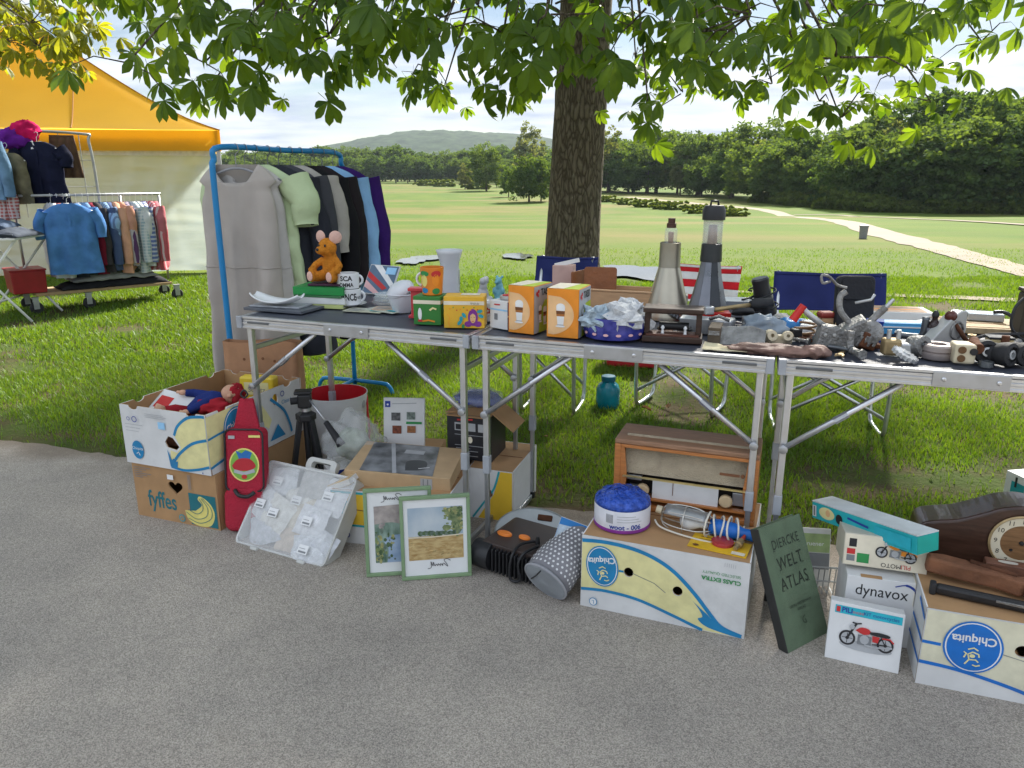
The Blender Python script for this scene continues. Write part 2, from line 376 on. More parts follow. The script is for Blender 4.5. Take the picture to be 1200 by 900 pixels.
for s in ss:
    p = E0 + ED * s + EN * edge_off(s)
    mb.v += [Vector((p.x, p.y, 0.002)), Vector((p.x - EN.x * 0.02, p.y - EN.y * 0.02, 0.012)), Vector((p.x - EN.x * 7, p.y - EN.y * 7, 0.012))]
mb.f = [(i * 3 + k + 1, (i + 1) * 3 + k + 1, (i + 1) * 3 + k, i * 3 + k) for i in range(len(ss) - 1) for k in range(2)]
struct(mb.build('asphalt_path', asphalt_material()))
AZ = 0.012                                         # level of the asphalt

# ---------------------------------------------------------------- meadow tracks and puddles
def ribbon(name, pts, widths, mat, dz, wob=0.25):
    P = bez([(p[0], p[1], 0) for p in pts], 40); n = len(P); mb = MB()
    for i, p in enumerate(P):
        a = P[max(0, i - 1)]; b = P[min(n - 1, i + 1)]; d = (b - a).normalized(); nn = Vector((-d.y, d.x, 0))
        wq = np.interp(i / (n - 1), np.linspace(0, 1, len(widths)), widths)
        for k in range(5):
            u = (k / 4 - 0.5) * wq * (1 + wob * noise.noise((i * 0.15, k * 3.0 if k in (0, 4) else 0, 7)))
            q = p + nn * u; mb.v.append(Vector((q.x, q.y, tz(q.x, q.y) + dz)))
    mb.f = [(i * 5 + k, i * 5 + k + 1, (i + 1) * 5 + k + 1, (i + 1) * 5 + k) for i in range(n - 1) for k in range(4)]
    return struct(mb.build(name, mat, smooth=True))
gravel = pm('gravel', (0.20, 0.160, 0.112), rough=0.95, var=0.22, scale=1.2, bump=0.3, bscale=8)
ribbon('gravel_track', [att(1290, 342), att(1200, 319), att(1110, 294), att(1030, 273), att(965, 257), att(900, 247), att(820, 239), att(735, 231)], [0.5, 0.55, 0.7, 1.0, 1.5, 2.0, 2.4, 2.4], gravel, 0.012)
ribbon('gravel_track', [att(930, 252), att(1000, 254), att(1100, 258), att(1200, 264), att(1330, 272)], [0.7, 0.9, 0.8, 0.7, 0.6], gravel, 0.04)
ribbon('gravel_track', [att(845, 343), att(950, 345), att(1080, 349), att(1200, 354), att(1350, 362)], [0.12, 0.2, 0.22, 0.25, 0.3], gravel, 0.015)
water = pm('water', (0.03, 0.035, 0.03), rough=0.02, var=0.1, scale=2, spec=0.8)
mud = pm('mud', (0.16, 0.12, 0.075), rough=0.85, var=0.3, scale=1.2, col2=(0.24, 0.19, 0.11))
PUD = []
def puddle(px, py, wpx, hpx, mat, name, dz=0.03):
    c = att(px, py); e = att(px + wpx / 2, py); f = att(px, py - hpx / 2); g = att(px, py + hpx / 2)
    rx = (e - c).length; ry = (f - g).length / 2; n = 40; mb = MB(); pts = []
    PUD.append((c.x, c.y, rx * 1.15, ry * 1.15))
    for i in range(n):
        a = 2 * math.pi * i / n; q = 1 + 0.45 * noise.noise((math.cos(a) * 1.7 + px, math.sin(a) * 1.7, py)) + 0.15 * noise.noise((math.cos(a) * 5 + px, math.sin(a) * 5, py))
        x = c.x + rx * q * math.cos(a); y = c.y + ry * q * math.sin(a); pts.append(Vector((x, y, tz(x, y) + dz)))
    mb.v = [Vector((c.x, c.y, tz(c.x, c.y) + dz))] + pts; mb.f = [(0, 1 + i, 1 + (i + 1) % n) for i in range(n)]
    return struct(mb.build(name, mat, smooth=True))
for a in ((742, 321, 92, 17), (606, 302, 36, 6), (505, 304, 40, 5), (481, 308, 34, 6)): puddle(*a, water, 'puddle', 0.03)

# ---------------------------------------------------------------- far hill
def hill_z(x, y): return 0
mb = MB()
hx = np.linspace(-1500, 1300, 180)
def ridge(x): return 6 + 88 * math.exp(-((x + 105) / 330) ** 2) + 22 * math.exp(-((x + 560) / 260) ** 2) + 9 * noise.noise((x * 0.006, 0, 0))
rows = 26
for j in range(rows + 1):
    f = j / rows
    for x in hx:
        zz = ridge(x) * math.sin(f * math.pi / 2) ** 0.9
        zz += (4.5 * noise.noise((x * 0.045, f * 20, 1.5)) + 3.0 * noise.noise((x * 0.12, f * 45, 4.5))) * min(1, f * 5)
        mb.v.append(Vector((x * (1 + 0.0), 1250 + f * 420, -1.5 + zz)))
W = len(hx); mb.f = [(j * W + i, j * W + i + 1, (j + 1) * W + i + 1, (j + 1) * W + i) for j in range(rows) for i in range(W - 1)]
struct(mb.build('wooded_hill', pm('hill_forest', (0.022, 0.046, 0.024), rough=1, var=0.5, scale=0.06, bump=1.0, bscale=0.12, col2=(0.048, 0.078, 0.036), spec=0.05), smooth=True))

# ---------------------------------------------------------------- trees of the meadow
bark_far = pm('bark_far', (0.085, 0.065, 0.048), rough=0.95, var=0.3, scale=6)
def crown_mesh(name, rx, ry, rz, zc, nclump, nleaf, leaf, seed, lobes=0.35, droop=0.0):
    r = np.random.default_rng(seed); V = []; 
    cl = []
    for i in range(nclump):
        d = r.normal(size=3); d /= np.linalg.norm(d); rad = 0.35 + 0.65 * r.random() ** 0.45
        if d[2] < -0.75: d[2] *= 0.6
        k = 1 + lobes * noise.noise((d[0] * 1.6 + seed, d[1] * 1.6, d[2] * 1.6))
        cl.append((d[0] * rx * rad * k, d[1] * ry * rad * k, zc + d[2] * rz * rad * k))
    cl = np.array(cl)
    cid = np.repeat(np.arange(nclump), nleaf); n = len(cid)
    cs = (0.14 + 0.10 * r.random(nclump)) * min(rx, rz)
    dd = r.normal(size=(n, 3)); dd /= np.linalg.norm(dd, axis=1, keepdims=True); dd *= (r.random((n, 1)) ** 0.4)
    c = cl[cid] + dd * cs[cid][:, None] * np.array([1.15, 1.15, 0.8])
    a = r.normal(size=(n, 3)); a /= np.linalg.norm(a, axis=1, keepdims=True)
    b = np.cross(a, r.normal(size=(n, 3))); b /= np.linalg.norm(b, axis=1, keepdims=True)
    s = leaf * (0.6 + 0.8 * r.random((n, 1)))
    q = np.stack([c - a * s, c + b * s * 0.6, c + a * s, c - b * s * 0.6], 1).reshape(-1, 3)
    me = bpy.data.meshes.new(name); me.from_pydata([], [], []) 
    me.vertices.add(n * 4); me.vertices.foreach_set('co', q.astype(np.float32).ravel())
    me.loops.add(n * 4); me.loops.foreach_set('vertex_index', np.arange(n * 4, dtype=np.int32))
    me.polygons.add(n); me.polygons.foreach_set('loop_start', np.arange(0, n * 4, 4, dtype=np.int32)); me.polygons.foreach_set('loop_total', np.full(n, 4, dtype=np.int32))
    me.update(calc_edges=True); return me
def trunk_mesh(h, r0, seed):
    mb = MB(); rr = random.Random(seed)
    mb.tube([(0, 0, -0.4), (0.02, 0, h * 0.2), (0.06, 0.05, h * 0.5), (0.02, 0.1, h * 0.85)], [r0 * 1.3, r0, r0 * 0.7, r0 * 0.25], 7)
    for i in range(5):
        a = rr.random() * 6.28; z = h * (0.3 + 0.4 * rr.random()); L = h * 0.28
        mb.tube([(0.03, 0.03, z), (math.cos(a) * L * 0.5, math.sin(a) * L * 0.5, z + L * 0.4), (math.cos(a) * L, math.sin(a) * L, z + L * 0.8)], [r0 * 0.4, r0 * 0.28, r0 * 0.1], 5)
    me = bpy.data.meshes.new('trunk'); me.from_pydata([tuple(v) for v in mb.v], [], mb.f); me.materials.append(bark_far); return me
LM_W = leafmat('wood_leaf', (0.038, 0.082, 0.030), (0.080, 0.138, 0.050), 0.4, 0.9)
LM_O = leafmat('oak_leaf', (0.046, 0.090, 0.030), (0.092, 0.148, 0.050), 0.4, 0.9)
LM_P = leafmat('poplar_leaf', (0.085, 0.115, 0.055), (0.14, 0.175, 0.085), 0.4, 0.9)
kinds = []
for k, (rx, rz, zc, nc, nl, lf, mt) in enumerate([(4.6, 6.0, 5.6, 170, 46, 0.27, LM_W), (5.2, 5.6, 5.3, 180, 46, 0.28, LM_O), (4.0, 6.4, 6.0, 150, 46, 0.26, LM_W), (5.0, 6.2, 5.8, 180, 46, 0.27, LM_O), (3.6, 6.2, 6.6, 140, 46, 0.25, LM_P)]):
    cm = crown_mesh('crown', rx, rx, rz, zc, nc, nl, lf, 30 + k); cm.materials.append(mt)
    kinds.append((cm, trunk_mesh(zc * 1.3, 0.24, k), max(v.co.z for v in cm.vertices) * 0.95))
def tree(k, loc, h, wd=1.0, rz=0.0, label='', group=None):
    cm, tm, H = kinds[k]; s = h / H
    t = thing('broadleaf_tree', label, 'tree', loc, rz, group); t.scale = (s * wd, s * wd, s)
    for nm, me in (('trunk', tm), ('crown', cm)):
        o = bpy.data.objects.new(nm, me); C.objects.link(o); o.parent = t
    return t
G1 = 'trees at the edge of the wood across the meadow'; L1 = 'dark leafy tree in the wood edge across the meadow, right of the chestnut trunk'
rr = random.Random(3)
def wood_top(x): return float(np.interp(x, [690, 760, 830, 900, 960, 1020, 1080, 1140, 1200, 1300], [172, 165, 168, 160, 165, 158, 142, 128, 124, 122]))
def wood_base(x): return float(np.interp(x, [690, 780, 860, 930, 1000, 1080, 1200, 1300], [225, 228, 233, 240, 245, 248, 250, 252]))
for row, (dd, n, hs) in enumerate(((0, 21, 0.92), (7, 19, 1.1), (14, 18, 1.22))):
    for i in range(n):
        px = 705 + (1330 - 705) * (i + 0.5 * (row % 2) + rr.uniform(-0.3, 0.3)) / n
        b = att(px, wood_base(px)); d = b.length; loc = b * ((d + dd) / d); loc.z = tz(loc.x, loc.y)
        top = atd(px, wood_top(px), loc.y).z; h = (top - loc.z) * hs * rr.uniform(0.84, 1.1)
        tree(rr.choice((0, 1, 2, 3, 3, 4, 1)), loc, h, rr.uniform(0.95, 1.35), rr.random() * 6.28, L1, G1)
G2 = 'trees of the far forest below the hill'; L2 = 'distant forest tree below the wooded hill, left of the chestnut trunk'
for row, (py, n, tp) in enumerate(((214, 40, 186), (212.5, 36, 177))):
    for i in range(n):
        px = 150 + (690 - 150) * (i + rr.uniform(-0.35, 0.35)) / n
        loc = att(px, py); loc = loc * (min(1, 330 / loc.y)) ; loc.y = (300 + row * 40 + rr.uniform(-8, 8)); d = ray(px, py); loc.x = d[0] / d[1] * loc.y; loc.z = tz(loc.x, loc.y)
        top = atd(px, tp + rr.uniform(-5, 4), loc.y).z
        tree(rr.choice((0, 1, 2, 3)), loc, (top - loc.z) * 1.05, rr.uniform(1.0, 1.4), rr.random() * 6.28, L2, G2)
def single(px, py, top, k, wd, label, name=None):
    b = att(px, py); t = tree(k, b, (atd(px, top, b.y).z - b.z) * 1.03, wd, px, label)
single(545, 222, 193, 4, 1.1, 'small pale rounded tree standing alone at the far meadow edge')
single(620, 237, 183, 1, 1.0, 'dark round tree on the meadow beside the chestnut trunk')
single(596, 231, 196, 2, 0.9, 'slim young tree left of the dark round meadow tree')
single(634, 236, 190, 0, 0.8, 'small dark tree tight against the chestnut trunk in the distance')
single(570, 224, 170, 3, 1.0, 'tall mid green tree between the pale tree and the poplar')
single(620, 219, 147, 4, 0.95, 'tallest grey green poplar rising above the far forest')
single(712, 226, 152, 4, 1.0, 'pale yellowish green tree just right of the chestnut trunk in the distance')
# hedge of low shrubs along the track
sh = crown_mesh('foliage', 1.7, 1.0, 0.66, 0.42, 80, 60, 0.12, 77); sh.materials.append(leafmat('shrub_leaf', (0.06, 0.10, 0.022), (0.12, 0.165, 0.04), 0.35, 0.9))
stem_me = MB().tube([(0, 0, -0.2), (0.05, 0, 0.5)], [0.06, 0.03], 6)
sm = bpy.data.meshes.new('stem'); sm.from_pydata([tuple(v) for v in stem_me.v], [], stem_me.f); sm.materials.append(bark_far)
for i, (px, py, s) in enumerate([(712, 237, .95), (735, 240, .9), (757, 243, 1.0), (775, 245, .9), (792, 246, 1.0), (818, 250, .95), (842, 253, 1.0), (862, 254, .8), (520, 219, 1.3), (560, 222, 1.3), (500, 218, 1.2)]):
    b = att(px, py); t = thing('shrub', 'low green shrub in the hedge line along the gravel track' if i < 8 else 'low shrub at the far left edge of the meadow', 'shrub', b, rr.random() * 0.6, 'hedge shrubs beside the track' if i < 8 else 'shrubs at the far meadow edge')
    t.scale = (s * (2.0 if i > 7 else 1.25), s, s * (1.6 if i > 7 else 1))
    for nm, me in (('foliage', sh), ('stem', sm)):
        o = bpy.data.objects.new(nm, me); C.objects.link(o); o.parent = t
# undergrowth in front of the wood
for i in range(26):
    px = 890 + i * 15 + rr.uniform(-5, 5); b = att(px, wood_base(px) + rr.uniform(0, 2)); t = thing('shrub', 'undergrowth bush at the foot of the wood edge', 'shrub', b, rr.random() * 3, 'undergrowth bushes at the foot of the wood')
    s = rr.uniform(1.2, 1.9); t.scale = (s, s, s * rr.uniform(0.9, 1.4))
    o = bpy.data.objects.new('foliage', sh); C.objects.link(o); o.parent = t
# small far things: board, litter bin, two walkers, car
b = att(1016, 247); t = thing('notice_board', 'small green notice board at the foot of the wood', 'sign', b)
MB().box((0, 0, 0.95), (1.9, 0.08, 1.1)).build('board', pm('board_green', (0.16, 0.36, 0.22), var=0.3, scale=3), t)
for x in (-0.85, 0.85): MB().box((x, 0.06, 0.7), (0.08, 0.08, 1.5)).build('post', bark_far, t)
b = att(1011, 280); t = thing('litter_bin', 'grey litter bin beside the pale gravel track', 'bin', b); t.scale = (.42, .42, .42)
MB().lathe([(0.18, 0), (0.2, 0.02), (0.23, 0.65), (0.25, 0.66), (0.25, 0.7), (0.2, 0.7), (0.18, 0.1)], 14).build('barrel', pm('bin_grey', (0.20, 0.21, 0.22)), t)
MB().lathe([(0.26, 0.7), (0.27, 0.73), (0.08, 0.8)], 14).build('rim', pm('bin_grey', (0.2, 0.21, 0.22)), t)
# ================================================================== CHESTNUT TREES
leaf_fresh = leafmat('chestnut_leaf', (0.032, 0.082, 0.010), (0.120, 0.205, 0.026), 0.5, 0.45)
leaf_sunny = leafmat('chestnut_leaf_sunlit', (0.11, 0.150, 0.014), (0.19, 0.215, 0.030), 0.55, 0.45)  # same chestnut leaf, sunlight painted in as a yellower colour
def bark_material():
    m = bpy.data.materials.new('bark'); m.use_nodes = True; t = m.node_tree; b = t.nodes['Principled BSDF']; b.inputs['Roughness'].default_value = 0.95; b.inputs['Specular IOR Level'].default_value = 0.15
    tc = N(t, 'ShaderNodeTexCoord'); mp = N(t, 'ShaderNodeMapping'); mp.inputs['Scale'].default_value = (1, 1, 0.28); t.links.new(tc.outputs['Object'], mp.inputs[0])
    v = N(t, 'ShaderNodeTexVoronoi', feature='DISTANCE_TO_EDGE'); v.inputs['Scale'].default_value = 26
    nd = N(t, 'ShaderNodeTexNoise'); nd.inputs['Scale'].default_value = 9; nd.inputs['Detail'].default_value = 6; t.links.new(mp.outputs[0], nd.inputs[0])
    ad = N(t, 'ShaderNodeMixRGB', blend_type='ADD'); ad.inputs[0].default_value = 0.12; t.links.new(mp.outputs[0], ad.inputs[1]); t.links.new(nd.outputs['Color'], ad.inputs[2]); t.links.new(ad.outputs[0], v.inputs[0])
    r = N(t, 'ShaderNodeValToRGB'); e = r.color_ramp.elements; e[0].position = 0.0; e[0].color = (0.075, 0.060, 0.045, 1); e[1].position = 0.22; e[1].color = (0.21, 0.175, 0.13, 1); t.links.new(v.outputs[0], r.inputs[0])
    n2 = N(t, 'ShaderNodeTexNoise'); n2.inputs['Scale'].default_value = 14; n2.inputs['Detail'].default_value = 9; n2.inputs['Roughness'].default_value = 0.75; t.links.new(mp.outputs[0], n2.inputs[0])
    r2 = N(t, 'ShaderNodeValToRGB'); r2.color_ramp.elements[0].position = 0.58; r2.color_ramp.elements[1].position = 0.68; t.links.new(n2.outputs[0], r2.inputs[0])
    mx = N(t, 'ShaderNodeMixRGB'); t.links.new(r2.outputs[0], mx.inputs[0]); t.links.new(r.outputs[0], mx.inputs[1]); mx.inputs[2].default_value = (0.34, 0.30, 0.23, 1)
    t.links.new(mx.outputs[0], b.inputs['Base Color'])
    hs = mth(t, 'ADD', mth(t, 'MULTIPLY', v.outputs[0], 2.0), mth(t, 'MULTIPLY', n2.outputs[0], 0.6))
    bp = N(t, 'ShaderNodeBump'); bp.inputs['Strength'].default_value = 0.9; bp.inputs['Distance'].default_value = 0.03; t.links.new(hs, bp.inputs['Height']); t.links.new(bp.outputs[0], b.inputs['Normal'])
    return m
bark = bark_material()
def leaflet(L, W, hi):                              # obovate, folded on the midrib, drooping towards the tip
    ts = (0, 0.3, 0.58, 0.8, 1.0) if hi else (0, 0.62, 1.0); ws = (0.05, 0.48, 0.92, 0.85, 0.0) if hi else (0.06, 1.0, 0.0)
    V = []; F = []
    for t, wq in zip(ts, ws):
        z = -0.35 * L * t * t
        V += [(-wq * W / 2, L * t, z + 0.12 * wq * W), (0, L * t, z), (wq * W / 2, L * t, z + 0.12 * wq * W)]
    k = len(ts)
    for i in range(k - 1):
        a = i * 3
        if i < k - 2: F += [(a, a + 1, a + 4, a + 3), (a + 1, a + 2, a + 5, a + 4)]
        else: F += [(a, a + 1, a + 4), (a + 1, a + 2, a + 4)]
    return np.array(V), F
def leaf_mesh_data(hi, seed):                       # palmate leaf of seven leaflets with its stalk, stalk end at the origin
    r = random.Random(seed); V = []; F = []
    angs = (-128, -82, -40, 0, 40, 82, 128) if hi else (-110, -55, 0, 55, 110); stalk = 0.09
    for a in angs:
        f = math.cos(R(a) * 0.55); L = (0.085 + 0.10 * f) * r.uniform(0.9, 1.1); v, fc = leaflet(L, L * 0.42, hi)
        al = R(a + r.uniform(-7, 7)); ti = R(r.uniform(-38, -8)); ca, sa = math.cos(al), math.sin(al)
        y = v[:, 1] * math.cos(ti) - v[:, 2] * math.sin(ti); z = v[:, 1] * math.sin(ti) + v[:, 2] * math.cos(ti)
        p = np.stack([v[:, 0] * ca + y * sa, stalk - v[:, 0] * sa + y * ca, z], 1)
        b = sum(len(q) for q in V); V.append(p); F += [tuple(i + b for i in q) for q in fc]
    if hi:
        b = sum(len(q) for q in V); V.append(np.array([(-.0022, 0, 0), (.0022, 0, 0), (.0016, stalk, 0), (-.0016, stalk, 0)])); F.append((b, b + 1, b + 2, b + 3))
    return np.concatenate(V), F
HI = [leaf_mesh_data(True, s) for s in range(4)]; LO = [leaf_mesh_data(False, 9 + s) for s in range(3)]
def leaves_joined(name, mats_list, base, parent, mat):
    V = []; lens = []; idx = []; off = 0
    for bi in range(len(base)):
        bv, bf = base[bi]; ms = [m for m, k in mats_list if k == bi]
        if not ms: continue
        A = np.array([np.array(m) for m in ms]); v = np.einsum('nij,kj->nki', A[:, :3, :3], bv) + A[:, None, :3, 3]
        flat = np.concatenate([np.array(f) for f in bf]); ln = np.array([len(f) for f in bf])
        nv = len(bv); n = len(ms)
        idx.append((flat[None, :] + (np.arange(n) * nv)[:, None] + off).ravel()); lens.append(np.tile(ln, n)); V.append(v.reshape(-1, 3)); off += n * nv
    V = np.concatenate(V); idx = np.concatenate(idx).astype(np.int32); lens = np.concatenate(lens).astype(np.int32)
    me = bpy.data.meshes.new(name); me.vertices.add(len(V)); me.vertices.foreach_set('co', V.astype(np.float32).ravel())
    me.loops.add(len(idx)); me.loops.foreach_set('vertex_index', idx); me.polygons.add(len(lens))
    me.polygons.foreach_set('loop_start', (np.cumsum(lens) - lens).astype(np.int32)); me.polygons.foreach_set('loop_total', lens)
    me.update(calc_edges=True); o = finish(me, name, mat, parent); return stuff(o)
def leaf_matrix(p, out, r):                         # leaf hangs out and down from p
    yaw = math.atan2(-out.x, out.y) + r.gauss(0, 0.9); pitch = r.gauss(-0.55, 0.45); roll = r.gauss(0, 0.35)
    s = r.uniform(0.5, 0.88)
    return Matrix.Translation(p) @ Euler((pitch, roll, yaw), 'XYZ').to_matrix().to_4x4() @ Matrix.Scale(s, 4)
def chestnut(base, lean, clusters, crown_c, crown_r, ncrown, label, seed, mat, r0, nleaf=300, zmin=2.9):
    t = thing('horse_chestnut_tree', label, 'tree', base); r = random.Random(seed); B = Vector(base)
    def tp(z): return Vector((lean * z, 0.02 * z, z))
    mb = MB(); rings = []
    for i in range(40):
        z = -0.15 + i * 0.11; rad = r0 * (1.0 + 0.45 * math.exp(-max(z, 0) * 4.5) - 0.035 * z) ; c = tp(z); ring = []
        for j in range(56):
            a = 2 * math.pi * j / 56; d = Vector((math.cos(a), math.sin(a), 0))
            q = 1 + 0.05 * noise.noise((d.x * 1.5, d.y * 1.5, z * 0.5)) + 0.02 * noise.noise((d.x * 9, d.y * 9, z * 3)) + 0.022 * noise.noise((d.x * 20, d.y * 20, z * 7)) + 0.06 * math.exp(-max(z, 0) * 5) * math.cos(5 * a)
            ring.append(c + d * rad * q)
        rings.append(ring)
    mb.loft(rings); tr = mb.build('trunk', bark, t, smooth=True)
    crown = None; hi = []; lo = []; lb = MB()
    cr = thing('crown', '', '', (0, 0, 0)); 
    for k in ('label', 'category'): del cr[k]
    cr.parent = t
    top = tp(4.1)
    for ci, (P, rad, n, L0) in enumerate(clusters):
        P = Vector(P) - B; s = tp(r.uniform(3.0, 4.1)); mid = s.lerp(P, 0.5) + Vector((0, 0, 0.75 + 0.2 * r.random()))
        near = (P - s).length; pth = bez([s, s.lerp(mid, 0.5) + Vector((0, 0, 0.25)), mid, mid.lerp(P, 0.6) + Vector((0, 0, 0.1)), P], 6)
        k = len(pth); lb.tube(pth, [0.034 * (1 - i / k) ** 1.2 + 0.004 for i in range(k)], 6)
        for j in range(10):
            q = pth[r.randrange(int(k * 0.35), int(k * 0.85))] + Vector((r.gauss(0, 0.16), r.gauss(0, 0.16), 0.12 + abs(r.gauss(0, 0.12)))); q.z > 3.1 and lo.append((leaf_matrix(q, Vector((r.gauss(0, 1), r.gauss(0, 1), 0)), r) @ Matrix.Scale(1.2, 4), r.randrange(3)))
        out = (P - s); out.z = 0; out.normalize()
        for j in range(n):
            d = Vector((r.gauss(0, 1), r.gauss(0, 1), r.gauss(0, 0.55))); d = d * (rad / 1.35); q = P + d
            if j % 4 == 0: lb.tube([P + d * 0.05, P + d * 0.6 + Vector((0, 0, 0.04)), q], [0.006, 0.004, 0.002], 4)
            hi.append((leaf_matrix(q, (out * 0.6 + Vector((d.x, d.y, 0)) * 2), r), r.randrange(4)))
    for i in range(ncrown):
        while True:
            d = Vector((r.uniform(-1, 1), r.uniform(-1, 1), r.uniform(-1, 1)))
            if 0.35 < d.length < 1: break
        q = Vector(crown_c) + Vector((d.x * crown_r[0], d.y * crown_r[1], d.z * crown_r[2]))
        if noise.noise((q.x * 0.7, q.y * 0.7, q.z * 0.7 + seed)) < -0.12: continue
        if q.z < zmin + 0.95 * max(0, q.y - B.y + 0.6): continue  # crown underside shaped upward at the back to let sunlight reach the lawn
        lo.append((leaf_matrix(q - B, Vector((d.x, d.y, 0)), r) @ Matrix.Scale(1.35, 4), r.randrange(3)))
    for i in range(16):
        a = i * 2.4; e = Vector(crown_c) - B + Vector((math.cos(a) * crown_r[0] * 0.75, math.sin(a) * crown_r[1] * 0.75, (r.random() - 0.4) * crown_r[2]))
        s = tp(r.uniform(3.2, 4.15)); mid = s.lerp(e, 0.45) + Vector((0, 0, 0.5)); pth = bez([s, mid, e], 7); k = len(pth)
        lb.tube(pth, [0.11 * (1 - j / k) + 0.012 for j in range(k)], 6)
    lb.tube([tp(4.05), tp(5.5), tp(7.5), tp(9.5)], [r0 * 0.82, r0 * 0.62, r0 * 0.4, 0.05], 12)
    lb.build('limbs', bark, t, smooth=True)
    # the leaves that show largest are pieces of their own, the rest one mass
    def px_size(m):
        p = m.translation + B; dep = p.y * CP - (p.z - CAMH) * SP
        if dep < 0.5: return 0
        X = FOC * p.x / dep; Yp = FOC * (p.y * SP + (p.z - CAMH) * CP) / dep
        return 1 / dep if abs(X) < 600 and abs(Yp) < 450 else 0
    hi.sort(key=lambda q: -px_size(q[0])); mesh4 = []
    for bv, bf in HI:
        me = bpy.data.meshes.new('leaf'); me.from_pydata([tuple(v) for v in bv], [], bf); me.materials.append(mat); mesh4.append(me)
    for m, k in hi[:nleaf]:
        o = bpy.data.objects.new('leaf', mesh4[k]); C.objects.link(o); o.parent = cr; o.matrix_basis = m
    leaves_joined('foliage', hi[nleaf:], HI, cr, mat); leaves_joined('upper_foliage', lo, LO, cr, mat)
    return t
rr = random.Random(21); CL = []
def cl(x, y, Y, rad=0.34, n=16):
    if not 650 < x < 715: CL.append((atd(x, y, Y), rad, n, 0))
# drooping branch ends: column by column, the outline of the hanging foliage
edge = [(150, 95), (205, 60), (240, 95), (245, 125), (300, 55), (330, 95), (300, 120), (375, 30), (410, 75), (440, 85), (450, 40), (505, 60), (500, 100), (520, 125), (555, 20), (590, 60), (600, 110), (635, 100), (640, 50),
        (725, 30), (745, 90), (790, 60), (800, 130), (850, 90), (860, 40), (905, 120), (925, 60), (960, 140), (985, 160), (975, 90), (1010, 30), (1040, 110), (1060, 60), (1090, 140), (1085, 20), (1150, 70), (1145, 15), (1185, 10), (760, 150), (830, 20)]
for x, y in edge:
    cl(x, y - 22, rr.uniform(4.2, 6.6), rr.uniform(0.14, 0.30), 7)
for x, y, Y, n in [(690, 28, 3.7, 9), (640, 30, 4.0, 10), (470, 10, 3.6, 12), (560, 20, 3.8, 12), (330, 40, 3.7, 10), (980, 80, 3.5, 12), (880, 30, 3.6, 14), (820, 50, 4.2, 14), (760, 20, 4.0, 12), (1040, 20, 3.8, 12), (250, 20, 4.0, 12), (385, 55, 4.3, 12), (600, 60, 4.6, 8)]:
    cl(x, y - 14, Y, 0.24, n - 2)
for i in range(5):
    cl(rr.choice((rr.uniform(250, 600), rr.uniform(760, 1060))), rr.uniform(-45, 15), rr.uniform(4.0, 6.5), 0.3, 15)
for i in range(17):
    x = rr.uniform(110, 1130); lim = float(np.interp(x, [100, 200, 330, 480, 640, 720, 800, 980, 1080, 1130], [0, 30, 45, 30, 25, 40, 60, 85, 50, 0]))
    cl(x, rr.uniform(-50, lim), rr.uniform(4.4, 8.5), 0.36, 12)
for i in range(8):
    CL.append((Vector((rr.uniform(-3.2, 3.4), rr.uniform(1.6, 5.0), rr.uniform(2.35, 3.2))), 0.45, 8, 0))
TB = (0.585, 7.5, 0)
chestnut(TB, 0.035, CL, (0.4, 7.0, 6.2), (5.6, 6.0, 4.2), 5600, 'large horse chestnut tree with grey-brown trunk rising behind the folding tables', 5, leaf_fresh, 0.262)
CL = []
for x, y, Y in [(5, 55, 7.6), (45, 62, 7.4), (78, 58, 7.7), (20, 15, 8), (60, 10, 8), (-20, 40, 8), (35, 35, 7.3)]: cl(x, y - 8, Y, 0.30, 18)
chestnut((-9.0, 7.8, 0), 0.0, CL, (-9.0, 8.2, 6.2), (3.9, 4.0, 3.2), 2400, 'second chestnut tree whose sunlit yellow green leaves hang over the orange tent', 8, leaf_sunny, 0.24, nleaf=120, zmin=3.6)

